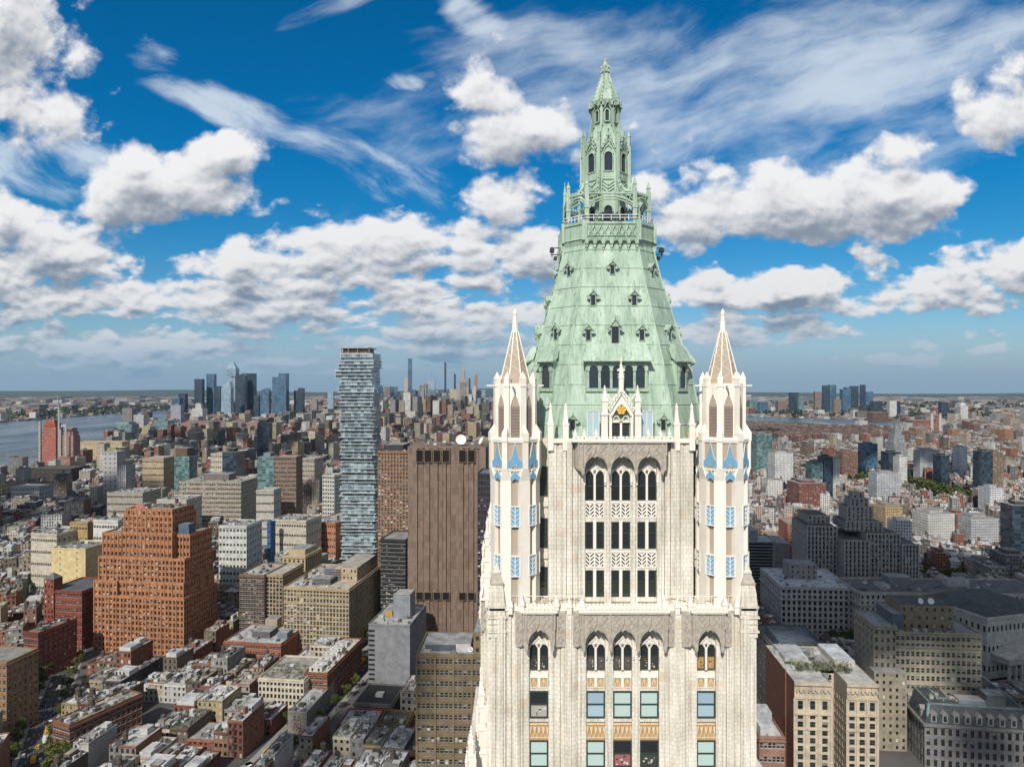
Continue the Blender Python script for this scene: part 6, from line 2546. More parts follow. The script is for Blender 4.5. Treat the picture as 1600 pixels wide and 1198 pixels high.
# others on the right
o, a, b, h, z = block("flat_roofed_hall", "low dark hall with glass rooflights behind the pale wings", "hall", 1216, 1300, 1018, 440, 50, (.18, .18, .175), 10, 6, 6, R(-4), 2.0, 2.2, (.14, .17, .19), 'dark', (.2, .2, .2))
bulk(o, -a + 2, a - 8, -b + 4, b - 16, z, 6, (.10, .13, .15), (.14, .17, .19), "rooflight", 8)
o, a, b, h, z = block("striped_office_slab", "grey slab with dark horizontal window bands right of the tower", "office building", 1160, 1212, 846, 760, 40, (.33, .34, .35), 1, 14, 0, R(-4), 60, 1.8, (.5, .52, .54), 'dark', (.35, .35, .35), None,
                      "striped grey slab", cornice=False)
bulk(o, -a + 2, -a + 18, -b + 6, b - 8, z, 12, (.34, .38, .42))
bulk(o, a + .1, a + 14, -b, b, 0, z, (.32, .31, .29), name="blank_end_wall")
o, a, b, h, z = block("pink_striped_tower", "pink brick jail-like tower with pale horizontal bands", "office building", 1231, 1272, 818, 800, 34, (.40, .19, .13), 1, 16, 0, R(-4), 60, 1.3, (.35, .3, .27), 'dark', (.5, .36, .28), None,
                      "pink banded tower", cornice=False)
bulk(o, 0, 12, -4, 8, z, 10, (.36, .16, .11))
o, a, b, h, z = block("pink_striped_wing", "pink banded lower wing beside the pink banded tower", "office building", 1206, 1230, 840, 815, 34, (.40, .19, .13), 1, 13, 0, R(-4), 60, 1.3, (.35, .3, .27), 'dark', (.5, .36, .28), cornice=False, grow=0)
o, a, b, h, z = block("cream_corner_building", "low pale building with roof huts under the red party wall", "row house", 1187, 1226, 1150, 318, 24, (.34, .20, .15), 6, 9, 0, R(-4), 1.3, 2.0, (.6, .6, .57), 'white', (.5, .45, .4))
bulk(o, -a + 1, a - 4, -b + 2, -b + 10, z, 4, (.6, .6, .57), (.55, .56, .57))
bulk(o, -a + 2, a - 2, -b + 13, b - 2, z, 6, (.42, .44, .45), (.55, .56, .57))
clutter(o, -a + 1, a - 1, -b + 1, b - 1, z, 10, 88)

# ==================================================================================================
# MIDDLE DISTANCE: buildings that can be told apart
# ==================================================================================================
GSK = {
    'dark': curtain_wall("dark_glass_skin", (.012, .02, .03), (.05, .085, .12), (.02, .03, .04), 3.0, 4.0, .2, .8),
    'blue': curtain_wall("blue_glass_skin", (.02, .05, .09), (.10, .20, .30), (.05, .09, .13), 3.0, 4.0, .2, .8),
    'light': curtain_wall("pale_glass_skin", (.12, .20, .27), (.36, .46, .54), (.25, .32, .38), 3.0, 4.0, .2, .6),
    'teal': curtain_wall("teal_glass_skin", (.03, .08, .085), (.17, .30, .30), (.12, .16, .16), 2.4, 3.6, .25, .8),
}


def slab_tower(name, label, cat, x0, x1, yt, d, dep, skin, col=(.5, .5, .5), yaw=0.0, top=None, mark=None, roofc=(.3, .3, .3), grow=2, group=None, setb=None):
    """tower with a glass or windowed skin, optional roof features: list of (x0, x1, z_px_top) boxes"""
    pos, w = place(x0, x1, d, dep, yaw)
    root = empty(name, pos, yaw)
    tag(root, label, cat, group)
    occupy(pos.x, pos.y, w, dep, yaw, grow)
    if mark:
        LANDMARKS.append((mark, (x0 + x1) / 2, d))
    h = hgt(yt, d)
    a, b = w / 2, dep / 2
    m = GSK[skin] if skin in GSK else M_['far']
    mb = MB()
    mb.box(-a, a, -b, b, 0, h, 0, col, 1, roofc, False)
    if setb:
        for sx, sy, zt in setb:
            mb.box(-a * sx, a * sx, -b * sy, b * sy, h, h + zt, 0, col, 1, roofc, False)
            h += zt
    mb.build("wall", [m, M_['roof']], root)
    if top is None:
        top = [(.5, .5, 5)]
    for fx, fy, hh in top:
        t = MB()
        t.box(-a * fx, a * fx * .7, -b * fy, b * fy, h, h + hh, 0, tuple(.7 * c for c in col), 1, roofc, False)
        t.build("plant_room", [M_['wall'], M_['roof']], root)
    return root, a, b, h


B = lambda nm, lab, x0, x1, yt, d, dep, c, cols, rows, side=6, yw=R(-8), cat="office building", roofc=(.42, .42, .41), **k: block(nm, lab, cat, x0, x1, yt, d, dep, c, cols, rows, side, yw, 1.9, 2.0, roofc, 'white', tuple(q * 1.1 for q in c), rw=True, **k)

o, a, b, h, z = B("wide_loft_building", "very wide grey-tan block with many dense window bands, centre-left", 278, 378, 752, 1010, 60, (.42, .37, .30), 34, 12, 8, R(-4), mark="wide grey-tan block", cornice=False)
bulk(o, -20, 18, -10, 14, z, 9, (.2, .17, .15))
clutter(o, -a + 3, a - 3, -b + 3, b - 3, z, 20, 3, 1)
o, a, b, h, z = B("grey_loft_building", "grey-tan loft standing in front left of the wide block", 166, 224, 769, 960, 44, (.40, .37, .31), 18, 7, 6, R(-4), cornice=False)
clutter(o, -a + 3, a - 3, -b + 3, b - 3, z, 16, 5, 1)
o, a, b, h, z = B("cream_loft_building", "pale loft with white rooftop huts left of the wide block's front", 244, 292, 780, 930, 40, (.60, .56, .48), 14, 6, 6, R(-4))
clutter(o, -a + 3, a - 3, -b + 3, b - 3, z, 16, 9, 1)
o, a, b, h, z = B("white_loft_building", "white loft with wide windows behind the orange stepped tower", 144, 186, 812, 700, 30, (.68, .67, .63), 9, 7, 6)
clutter(o, -a + 2, a - 2, -b + 2, b - 3, z, 12, 9, 1)
o, a, b, h, z = B("cream_arcade_building", "low cream block with arched windows at left, before yellow one", 45, 92, 833, 690, 36, (.60, .55, .44), 14, 6, 6, R(-12))
clutter(o, -a + 2, a - 2, -b + 2, b - 3, z, 16, 19, 1)
o, a, b, h, z = B("tan_banded_building", "tan and green banded loft just above the pale yellow building", 108, 138, 815, 710, 24, (.44, .31, .15), 6, 7, 4)
clutter(o, -a + 2, a - 2, -b + 2, b - 3, z, 6, 20, 1)
o, a, b, h, z = B("white_office_building", "white block with five wide window rows right of the orange tower", 341, 386, 821, 690, 34, (.64, .66, .62), 8, 11, 6, R(-5))
clutter(o, -a + 2, a - 2, -b + 2, b - 3, z, 12, 44, 0, 60)
o, a, b, h, z = B("red_corner_building", "salmon brick corner block left of the glass tower's foot", 484, 526, 815, 830, 60, (.50, .23, .13), 12, 7, 6, R(-18))
clutter(o, -a + 2, a - 2, -b + 2, b - 3, z, 14, 45, 1)
o, a, b, h, z = B("cream_stone_building", "cream stone block with roof shrubs, left of the salmon corner block", 422, 480, 812, 790, 36, (.60, .55, .44), 14, 6, 6, R(-12))
clutter(o, -a + 2, a - 2, -b + 2, b - 3, z, 18, 46, 0, 120)
o, a, b, h, z = B("blue_wrapped_building", "narrow block wrapped in bright blue netting on one side by the avenue", 417, 423, 815, 770, 9, (.06, .17, .40), 2, 10, 2, R(-16), grow=0)
o, a, b, h, z = B("brown_apartment_slab", "brown apartment slab with dense white windows, centre-left of glass tower", 428, 463, 713, 930, 24, (.27, .185, .13), 10, 21, 5, R(-3), cat="apartment tower", mark="brown apartment slab")
slab_tower("teal_glass_building", "pale teal glass tower adjoining the brown apartment slab", "apartment tower", 402, 428, 714, 940, 26, 'teal', (.3, .4, .4), R(-3))
B("grey_stone_foot", "pale grey block at the foot of the teal glass tower", 400, 428, 765, 880, 24, (.52, .50, .45), 9, 8, 4, R(-3))
slab_tower("dark_glass_hotel", "slim dark glass hotel tower rising alone left of the glass stack", "hotel", 402, 420, 660, 1500, 26, 'dark', (.05, .06, .07), R(3), [(.8, .8, 6)], "slim dark hotel")
o, a, b, h, z = B("white_slab_building", "narrow white apartment slab just left of the stacked glass tower", 503, 523, 742, 900, 22, (.62, .62, .56), 5, 20, 6, R(-16), cat="apartment tower")
o, a, b, h, z = B("tan_mid_building", "tan office block with flat top over the avenue's left", 466, 492, 716, 1260, 34, (.44, .39, .32), 9, 10, 5, R(-12))
slab_tower("dark_office_block", "dark office block with green-glass front, centre-left", "office building", 347, 370, 706, 1160, 30, 'dark', (.05, .05, .05), R(-3))
slab_tower("green_glass_building", "teal grid office with brown blank penthouse, centre-left", "office building", 272, 296, 713, 1120, 26, 'teal', (.22, .16, .11), R(-3), [(.95, .9, 13)])
B("pale_frame_building", "pale square-framed block right of the teal grid office", 329, 350, 708, 1200, 28, (.60, .54, .45), 6, 11, 4, R(-3))
B("yellow_loft_building", "sandy stone loft left of the teal grid office", 222, 256, 715, 1150, 34, (.50, .40, .26), 12, 9, 5, R(-3))
B("grey_tall_slab", "tall pale grey slab with two stepped heights, left middle", 161, 183, 705, 1180, 24, (.48, .48, .47), 3, 14, 4, R(-3), mark="pale grey slab")
slab_tower("striped_tower", "grey and white striped tower just right of the pale grey slab", "office building", 183, 197, 727, 1050, 24, 'masonry', (.42, .42, .41), R(-3))
B("grey_left_building", "light grey block with roof plant at far left", 16, 62, 760, 1180, 34, (.44, .45, .46), 12, 6, 5, R(-3))
B("dark_podium_building", "long black banded podium building by the river at left", 43, 110, 732, 1420, 60, (.07, .06, .055), 10, 6, 5, R(2), cornice=False, roofc=(.12, .12, .12))
B("pier_warehouse", "cream warehouse on the riverside behind the red construction towers", 118, 190, 690, 1900, 40, (.58, .47, .30), 18, 5, 4, R(2))
slab_tower("stepped_teal_block", "pale greenish stepped glass block near the river, left", "office building", 179, 205, 663, 2500, 60, 'teal', (.4, .5, .5), R(5), [(.9, .9, 8)])
slab_tower("grey_river_slab", "pair of grey striped slabs near the river, the taller", "apartment tower", 191, 206, 638, 3300, 60, 'masonry', (.26, .24, .24), R(5))
slab_tower("white_river_slab", "pale striped slab right of the taller grey riverside slab", "apartment tower", 209, 224, 648, 3200, 60, 'masonry', (.55, .52, .52), R(5))
slab_tower("glass_river_block", "glassy low block left of the long brick terminal", "office building", 240, 262, 657, 2900, 70, 'teal', (.3, .35, .36), R(5))
slab_tower("long_brick_terminal", "very long pinkish brick terminal below the river skyscraper cluster", "warehouse", 284, 402, 660, 3100, 80, 'masonry', (.42, .24, .18), R(5), [(.9, .6, 6)], "long brick terminal")
slab_tower("blue_cream_block", "pale lilac tower left of the long brick terminal", "apartment tower", 267, 282, 633, 3500, 50, 'masonry', (.40, .42, .50), R(5))
slab_tower("white_terrace_tower", "white terraced tower below the pair of dark river skyscrapers", "apartment tower", 301, 316, 638, 3400, 50, 'masonry', (.68, .68, .66), R(5), None, None, (.5, .5, .5), 0, None, [(.6, .6, 20)])
# red towers under construction with their cranes
for nm, lab, x0, x1, yt, d, c in (("tower_under_construction", "taller orange-red tower under construction by the river", 66, 87, 656, 1750, (.48, .10, .05)), ("tower_under_construction", "shorter half-red tower under construction beside a crane", 98, 114, 669, 1700, (.42, .22, .18))):
    o, a, b, h = slab_tower(nm, lab, "tower", x0, x1, yt + 12, d, 30, 'masonry', c, R(2), [], None, (.3, .3, .3), 2, "red towers under construction", [(.82, .85, 10), (.6, .7, 9)])
    mb = MB()
    hh = h
    for k in range(int(hh / 3.6)):
        s = 1 if 3.6 * k < hh - 19 else .82 if 3.6 * k < hh - 9 else .6
        mb.box(-a * s - .4, a * s + .4, -b * s - .4, -b * s - .02, 3.6 * k, 3.6 * k + .5, 0, (.55, .5, .46))
    mb.build("floor_edges", [M_['wall']], o)
    mb = MB()
    mb.box(-a - 9, -a - 4, -b, -b + 5, 0, hh * .97, 0, (.42, .40, .38))
    for k in range(int(hh / 8)):
        mb.box(-a - 9.2, -a - .2, -b - .2, -b + .3, 8 * k, 8 * k + .6, 0, (.5, .45, .42))
    mb.build("hoist_tower", [M_['wall']], o)
for lab, px, ytop, d, jx, jz in (("white tower crane with near-vertical jib, taller of the two", 92, 637, 1740, -3, 30), ("tower crane with slanted jib beside the shorter red tower", 103, 665, 1690, 14, 34)):
    c0 = at(px, 650, d)
    cr = empty("tower_crane", (c0.x, c0.y, 0))
    tag(cr, lab, "crane", "cranes by the red towers")
    hz_ = hgt(ytop, d)
    for nm_, pts in (("mast", [((-1.2, -1.2, 0), (-1.2, -1.2, hz_)), ((1.2, -1.2, 0), (1.2, -1.2, hz_)), ((1.2, 1.2, 0), (1.2, 1.2, hz_)), ((-1.2, 1.2, 0), (-1.2, 1.2, hz_))]),
                     ("jib", [((0, -1, hz_), (jx, -1, hz_ + jz)), ((0, 1, hz_), (jx, 1, hz_ + jz)), ((0, 0, hz_ + 2), (jx, 0, hz_ + jz))]), ("counter_jib", [((0, 0, hz_), (-10, 0, hz_ + 1)), ((-10, 0, hz_ + 1), (-10, 0, hz_ - 4))])):
        mb = MB()
        mb.col = (.62, .60, .58)
        for p, q in pts:
            mb.bar(p, q, .8 if nm_ != 'counter_jib' else 2.4)
        if nm_ == 'mast':
            for k in range(int(hz_ / 5)):
                mb.bar((-1.2, -1.2, 5 * k), (1.2, -1.2, 5 * k + 5), .5)
        mb.build(nm_, [M_['wall']], cr)

# right-hand middle distance
SR = [("dark_green_tower", "black slab tower with green glass side, right middle", 1287, 1301, 713, 1330, 24, 'dark', (.03, .035, .035), R(4)),
      ("green_glass_slab", "green glass side slab attached to the black slab, right middle", 1268, 1286, 722, 1330, 24, 'teal', (.2, .3, .28), R(4)),
      ("white_slab", "white windowless end slab just right of the black slab tower", 1302, 1312, 717, 1340, 24, 'masonry', (.7, .7, .68), R(4)),
      ("glass_wedge_tower", "blue glass tower with bright narrow edge, right middle distance", 1352, 1372, 693, 1700, 30, 'blue', (.1, .2, .3), R(8)),
      ("black_white_tower", "black tower striped with white balconies, right middle distance", 1388, 1408, 706, 1450, 26, 'dark', (.05, .05, .05), R(6)),
      ("white_balcony_tower", "white balcony tower touching the black striped tower", 1405, 1418, 713, 1430, 24, 'masonry', (.72, .72, .7), R(6)),
      ("pale_twin_slab", "pale blue-grey slab with black stripes left half, right", 1369, 1408, 739, 1260, 26, 'masonry', (.5, .52, .55), R(4)),
      ("dark_hotel_slab", "black box tower alone among low roofs, right", 1470, 1484, 711, 1500, 26, 'dark', (.02, .02, .022), R(4)),
      ("dark_glass_slab", "dark glass slab beside a brown tower near right edge", 1534, 1551, 705, 1330, 24, 'dark', (.05, .07, .08), R(4)),
      ("brown_slab", "brown and bronze tower beside the dark glass slab near right edge", 1551, 1568, 706, 1340, 24, 'masonry', (.26, .19, .12), R(4)),
      ("white_angular_block", "white angular block with blue glass notch near right edge", 1546, 1568, 762, 1130, 26, 'masonry', (.70, .72, .74), R(4)),
      ("concrete_block", "pale grey concrete block with flat roof near right edge", 1516, 1562, 810, 930, 36, 'masonry', (.50, .51, .52), R(4)),
      ("brown_box", "brown brick slab pair near the long green park strip", 1316, 1341, 705, 1600, 30, 'masonry', (.25, .14, .10), R(6)),
      ("brick_box", "broad dark red brick box with flat roof, right middle", 1248, 1292, 755, 1170, 44, 'masonry', (.27, .11, .085), R(4)),
      ("grey_grid_tower", "grey-green gridded office tower right of the white turret", 1182, 1207, 678, 1650, 40, 'teal', (.3, .33, .33), R(4)),
      ("white_cube_block", "white cubic block with dark window grid right of the turret", 1210, 1240, 708, 1450, 34, 'masonry', (.72, .72, .72), R(4)),
      ("ziggurat_tower", "grey ziggurat-topped telephone tower, right middle distance", 1396, 1417, 690, 1500, 26, 'masonry', (.34, .35, .36), R(6)),
      ("white_wide_slab", "wide white slab block with vertical strips, right", 1437, 1470, 703, 1600, 24, 'masonry', (.55, .57, .60), R(6)),
      ("bright_white_slab", "bright white slab with blue side beyond the park, right", 1499, 1512, 698, 1700, 24, 'masonry', (.72, .74, .78), R(6)),
      ("yellow_block", "ochre yellow tenement block right of the ziggurat courts top", 1382, 1412, 792, 960, 34, 'masonry', (.50, .36, .18), R(8)),
      ("white_tall_block", "white blank-sided block right of the dark courts tower", 1398, 1424, 815, 830, 24, 'masonry', (.66, .67, .68), R(-10)),
      ("white_long_block", "long white low block in the right middle field", 1448, 1494, 803, 950, 30, 'masonry', (.68, .68, .64), R(8)),
      ("red_white_block", "red-ended white block in the right middle field", 1494, 1514, 803, 955, 26, 'masonry', (.40, .12, .08), R(8)),
      ("orange_tall_block", "narrow orange brick block behind the park trees, right", 1466, 1480, 864, 790, 18, 'masonry', (.40, .14, .06), R(-8)),
      ("pink_wide_block", "wide pale pink block behind the park trees, right", 1526, 1560, 878, 760, 26, 'masonry', (.62, .46, .36), R(-8)),
      ("edge_tower", "grey glass tower cut by the right edge", 1584, 1625, 790, 760, 24, 'dark', (.1, .11, .12), R(-8)),
      ("dark_row_block", "dark banded garage block with stair ends near the right edge", 1572, 1612, 868, 720, 30, 'masonry', (.18, .17, .16), R(-8))]
for nm, lab, x0, x1, yt, d, dep, sk, c, yw in SR:
    o, a, b, h = slab_tower(nm, lab, "tower" if yt < 720 else "block", x0, x1, yt, d, dep, sk, c, yw, [(.6, .5, 3.5)], None)
    if nm == "ziggurat_tower":
        for s, z0 in ((.8, 0), (.55, 14), (.3, 26)):
            mb = MB()
            mb.box(-a * s, a * s, -b * s, b * s, h + z0, h + z0 + 14, 0, c)
            mb.build("setback", [M_['far']], o)
LANDMARKS += [("black slab tower", 1294, 1330), ("dark red brick box", 1270, 1170), ("white angular block", 1557, 1130), ("blue glass wedge tower", 1362, 1700)]

# ==================================================================================================
# SKYLINES
# ==================================================================================================
RIV, MID, EAST = "skyscrapers of the riverside cluster", "midtown skyscrapers on the horizon", "towers across the east river"
SKY = [
    # riverside cluster
    ("flat-topped dark slab, leftmost tall tower of the riverside cluster", 302, 314, 592, 4600, 'dark', RIV, []),
    ("slim pale-blue glass slab second from left in riverside cluster", 321, 333, 584, 4700, 'blue', RIV, []),
    ("low dark slab touching the slim pale-blue riverside tower", 333, 343, 603, 4600, 'dark', RIV, []),
    ("mirror-bright slanted tower low in the riverside cluster", 344, 359, 606, 4500, 'light', RIV, [('slant', 10)]),
    ("tallest riverside tower with pointed crown and observation deck", 352, 368, 586, 4750, 'light', RIV, [('spike', 22)]),
    ("broad dark tower with tilted roof behind the tallest riverside tower", 366, 381, 588, 4700, 'dark', RIV, [('slant', 5)]),
    ("flat-topped broad tower right of the tallest riverside tower", 378, 395, 583, 4800, 'dark', RIV, []),
    ("short dark glass block at the riverside cluster's right foot", 395, 403, 617, 4500, 'dark', RIV, []),
    ("blue-grey tower with sloped top right of the riverside cluster", 405, 419, 610, 4500, 'blue', RIV, [('slant', 4)]),
    ("two-level blue glass tower standing alone right of the cluster", 424, 446, 589, 4500, 'blue', RIV, [('step', 6)]),
    ("dark tower with small raised cap right of the two-level one", 458, 472, 610, 4600, 'dark', RIV, [('step', 4)]),
    ("dark narrow tower left of the riverside cluster", 277, 288, 615, 4400, 'dark', RIV, []),
    ("low blue block left of the dark narrow riverside tower", 266, 279, 622, 4300, 'blue', RIV, []),
    ("pale thin tower with blue stripes right of riverside skyscrapers", 511, 520, 611, 4800, 'light', RIV, []),
    ("brownish low tower right of the tallest riverside foot", 484, 494, 624, 4300, 'masonry', RIV, []),
    # midtown
    ("thinnest tallest glass tower of midtown, left", 637, 643, 560, 6800, 'blue', MID, []),
    ("cream tower at the left foot of the thinnest glass tower", 631, 637, 590, 6600, 'cream', MID, []),
    ("dark masonry tower right of the thinnest glass tower", 651, 658, 622, 5600, 'brown', MID, []),
    ("pale green crystal tower with a tall white mast", 667, 679, 596, 6000, 'light', MID, [('slant', 6), ('mast', 30)]),
    ("bright teal slab below the crystal tower with mast", 669, 680, 609, 5400, 'teal', MID, []),
    ("dark slender needle tower in midtown's centre", 694, 697, 566, 6900, 'dark', MID, []),
    ("broad glass slab with gridded roof in front of midtown needle", 681, 702, 620, 5000, 'teal', MID, []),
    ("pale flat-topped slab left of the setback tower with spire", 702, 717, 608, 5300, 'cream', MID, []),
    ("grey limestone tower with setbacks, crown and antenna spire", 715, 732, 592, 5200, 'stone', MID, [('empire', 20)]),
    ("black slim tower between pale slab and limestone spire tower", 709, 712, 584, 6700, 'dark', MID, []),
    ("dark slim tower behind the limestone spire tower, right", 732, 735, 591, 6500, 'dark', MID, []),
    ("copper-coloured tower under construction right of limestone spire", 741, 746, 585, 6300, 'copper', MID, []),
    ("white slab at right foot of limestone spire tower", 732, 737, 616, 5200, 'white', MID, []),
    ("white stepped tower left of the turret in midtown", 737, 743, 607, 5300, 'white', MID, [('step', 4)]),
    ("dark block left of white turret in midtown", 744, 752, 610, 5600, 'dark', MID, []),
    ("pale tower nearest the white turret in midtown", 752, 758, 609, 5700, 'light', MID, []),
    ("red-roofed brown slab in midtown left of crystal tower", 655, 664, 602, 6200, 'brown', MID, []),
    ("tall brown slab with vertical piers left of crystal tower", 662, 668, 600, 5800, 'brown', MID, []),
    ("dark blue block at midtown's left end", 610, 620, 604, 6300, 'blue', MID, []),
    ("pinkish pair of slabs at midtown's left end", 600, 609, 604, 6200, 'brown', MID, []),
    ("low dark glass dome-roofed block at midtown's left", 609, 622, 616, 5400, 'dark', MID, []),
    ("deep blue block at the far left end of midtown", 586, 597, 603, 6400, 'blue', MID, []),
    ("pale teal slab in front of midtown's left end", 612, 625, 631, 4700, 'teal', MID, []),
    ("brown striped slab beside pale teal slab in front of midtown", 627, 640, 630, 4600, 'brown', MID, []),
    ("bright white blank slab in front of midtown", 661, 667, 650, 3600, 'white', MID, []),
    # across the east river
    ("dark double tower, left one of the taller eastern group", 1237, 1249, 613, 5400, 'dark', EAST, []),
    ("grey slab right of dark double tower across the east river", 1249, 1257, 620, 5300, 'teal', EAST, []),
    ("reddish brick tower across the east river", 1275, 1284, 612, 5600, 'brown', EAST, []),
    ("dark rounded twin tower, left, across the east river", 1288, 1296, 602, 5800, 'dark', EAST, []),
    ("dark rounded twin tower, right, across the east river", 1298, 1308, 601, 5800, 'blue', EAST, []),
    ("short brown-grey tower before the twins across the river", 1305, 1316, 624, 5200, 'brown', EAST, []),
    ("broad blue tower with domed top across the east river", 1318, 1331, 608, 5700, 'blue', EAST, [('step', 3)]),
    ("square dark tower right of broad blue one, east river", 1332, 1343, 603, 6000, 'dark', EAST, []),
    ("tallest dark tower of the group across the east river", 1347, 1354, 601, 6200, 'dark', EAST, []),
    ("blue slab right of tallest tower across the east river", 1354, 1366, 612, 5900, 'blue', EAST, []),
    ("dark low block at the group's right foot across the river", 1358, 1366, 632, 5100, 'dark', EAST, []),
    ("dark broad slab right of the eastern tower group", 1367, 1381, 627, 5000, 'dark', EAST, []),
    ("pale concrete slab tower right of the eastern group", 1392, 1403, 626, 4900, 'white', EAST, []),
    ("dark slab directly behind the pale concrete slab, east", 1403, 1409, 627, 5000, 'dark', EAST, []),
    ("lone dark tower across the river, far right", 1473, 1484, 628, 4700, 'dark', EAST, []),
    ("lone white round-topped tower across the river, far right", 1503, 1515, 634, 4700, 'white', EAST, [('round', 5)]),
    ("low teal block left end of the eastern bank", 1172, 1184, 624, 5700, 'teal', EAST, []),
    ("grey-blue block on the eastern bank nearest the right turret", 1188, 1201, 628, 5600, 'blue', EAST, []),
    ("mixed brick block on the eastern bank left of double tower", 1217, 1232, 626, 5500, 'brown', EAST, []),
]
CM = {'cream': (.62, .52, .40), 'brown': (.27, .20, .17), 'stone': (.46, .42, .37), 'copper': (.50, .27, .17), 'white': (.70, .70, .70), 'masonry': (.34, .27, .24)}
for lab, x0, x1, yt, d, sk, grp, extra in SKY:
    nm = {'dark': 'dark_skyscraper', 'blue': 'blue_skyscraper', 'light': 'glass_skyscraper', 'teal': 'teal_skyscraper'}.get(sk, 'stone_skyscraper')
    pos, w = place(x0, x1, d, 30, 0)
    dep = max(26, min(60, w * .8))
    root = empty(nm, pos + Vector((0, dep / 2, 0)))
    tag(root, lab, "skyscraper", grp)
    a, b, h = w / 2, dep / 2, hgt(yt, d)
    c = CM.get(sk, (.2, .25, .3))
    m = GSK.get(sk, M_['far'])
    mb = MB()
    ppx = d / F
    ex = dict(extra)
    if 'empire' in ex:
        for s, z0, z1 in ((1.5, 0, h * .28), (1.0, h * .28, h * .80), (.82, h * .80, h * .93), (.62, h * .93, h)):
            mb.box(-a * s, a * s, -b * s, b * s, z0, z1, 0, c)
        mb.rings([(ngon(8, a * .5), h), (ngon(8, a * .34), h + 6 * ppx), (ngon(8, a * .22), h + 14 * ppx), (ngon(8, a * .08), h + 17 * ppx)], 0, c)
        for k in (-1, 0, 1):
            mb.box(a * .42 * k - .16 * a, a * .42 * k + .16 * a, -b - .6, -b * .95, h * .28, h * .92, 0, tuple(q * .6 for q in c))
    else:
        rs = [([(-a, -b), (a, -b), (a, b), (-a, b)], 0), ([(-a, -b), (a, -b), (a, b), (-a, b)], h)]
        mb.rings(rs, 0, c)
    mb.build("wall", [m], root)
    t = MB()
    if 'slant' in ex:
        hh = ex['slant'] * ppx
        t.extrude_xz([(-a, h), (a, h), (a * .75, h + hh), (-a, h + hh * .15)], -b, b, 0, c)
    if 'spike' in ex:
        hh = ex['spike'] * ppx
        t.rings([(ngon(4, a * .86), h), (ngon(4, a * .92), h + hh * .45), (ngon(4, a * .15), h + hh)], 0, c)
        t.box(-a * .1, a * 1.5, -b - 8, b * .2, h - hh * .1, h - hh * .03, 0, c)
    if 'step' in ex:
        t.box(-a * .1, a, -b, b, h, h + ex['step'] * ppx, 0, c)
    if 'mast' in ex:
        t.bar((a * .1, 0, h), (a * .1, 0, h + ex['mast'] * ppx), 5, None, 0, (.7, .7, .7))
    if 'empire' in ex:
        t.bar((0, 0, h + 16 * ppx), (0, 0, h + 29 * ppx), 4.2, None, 0, (.5, .5, .5))
    if 'round' in ex:
        t.rings([(ngon(10, a * .9), h), (ngon(10, a * .75), h + 3 * ppx), (ngon(10, a * .3), h + 5 * ppx)], 0, c)
    if t.f:
        t.build("crown", [m], root)
# power-station chimneys
for lab, px, yt in (("pale power-station chimney by the river, left one", 1456, 643), ("pale power-station chimney by the river, right one", 1469, 644)):
    d = 3150
    c0 = at(px, 650, d)
    mb = MB()
    mb.rings([(ngon(12, 7), 0), (ngon(12, 5.2), hgt(yt, d) - 6)], 0, (.62, .50, .46))
    mb.rings([(ngon(12, 5.5), hgt(yt, d) - 6), (ngon(12, 5.3), hgt(yt, d))], 0, (.3, .1, .08))
    tag(mb.build("chimney", [M_['wall']], None, loc=(c0.x, c0.y, 0)), lab, "chimney", "chimneys by the east river")
slab_tower("power_station", "long red-roofed power station below the two pale chimneys", "power station", 1425, 1470, 661, 3150, 80, 'masonry', (.30, .15, .12), 0, [(.9, .8, 10)], None, (.30, .14, .11))

# ==================================================================================================
# STREETS
# ==================================================================================================
ASPH = plain("asphalt", (.055, .055, .058), .9, .2, .3)
PAVE = plain("pavement_concrete", (.26, .255, .245), .9, .15, .5)
LINE = plain("road_paint", (.62, .62, .60), .7, .1, 3)
BIKE = plain("green_lane_paint", (.16, .19, .13), .9, .15, .5)


def road(name, pts, wd, pave=4.0, marks=True):
    for nm, ww, z, m in ((name, wd, .012, ASPH), ):
        mb = MB()
        for (x0, y0), (x1, y1) in zip(pts, pts[1:]):
            dv = Vector((x1 - x0, y1 - y0)).normalized()
            nx, ny = dv.y, -dv.x
            mb.poly([(x0 - nx * ww / 2, y0 - ny * ww / 2, z), (x0 + nx * ww / 2, y0 + ny * ww / 2, z), (x1 + nx * ww / 2, y1 + ny * ww / 2, z), (x1 - nx * ww / 2, y1 - ny * ww / 2, z)])
        tag(mb.build(nm, m), kind='structure')
    mb, ln_ = MB(), MB()
    for (x0, y0), (x1, y1) in zip(pts, pts[1:]):
        L = math.hypot(x1 - x0, y1 - y0)
        ang = math.atan2(y1 - y0, x1 - x0)
        occupy((x0 + x1) / 2, (y0 + y1) / 2, L, wd + 2 * pave, ang, 0)
        for s in (-1, 1):
            mb.M = Matrix.Translation((x0, y0, 0)) @ Matrix.Rotation(ang, 4, 'Z')
            ya, yb = sorted((s * wd / 2, s * (wd / 2 + pave)))
            mb.box(0, L, ya, yb, 0, .14, bottom=False)
        ln_.M = mb.M
        if marks:
            for s in (-1, 0, 1):
                q = 2.0
                while q < L - 4:
                    ln_.poly([(q, s * wd / 5 - .1, .018), (q + 3, s * wd / 5 - .1, .018), (q + 3, s * wd / 5 + .1, .018), (q, s * wd / 5 + .1, .018)])
                    q += 9
            q = 30
            while q < L - 10:
                for k in range(int(wd / 1.2)):
                    y = -wd / 2 + .5 + 1.2 * k
                    ln_.poly([(q, y, .018), (q + 3.2, y, .018), (q + 3.2, y + .55, .018), (q, y + .55, .018)])
                q += 76
    tag(mb.build("pavement", PAVE), kind='structure')
    if ln_.f:
        tag(ln_.build("road_markings", LINE), kind='structure')


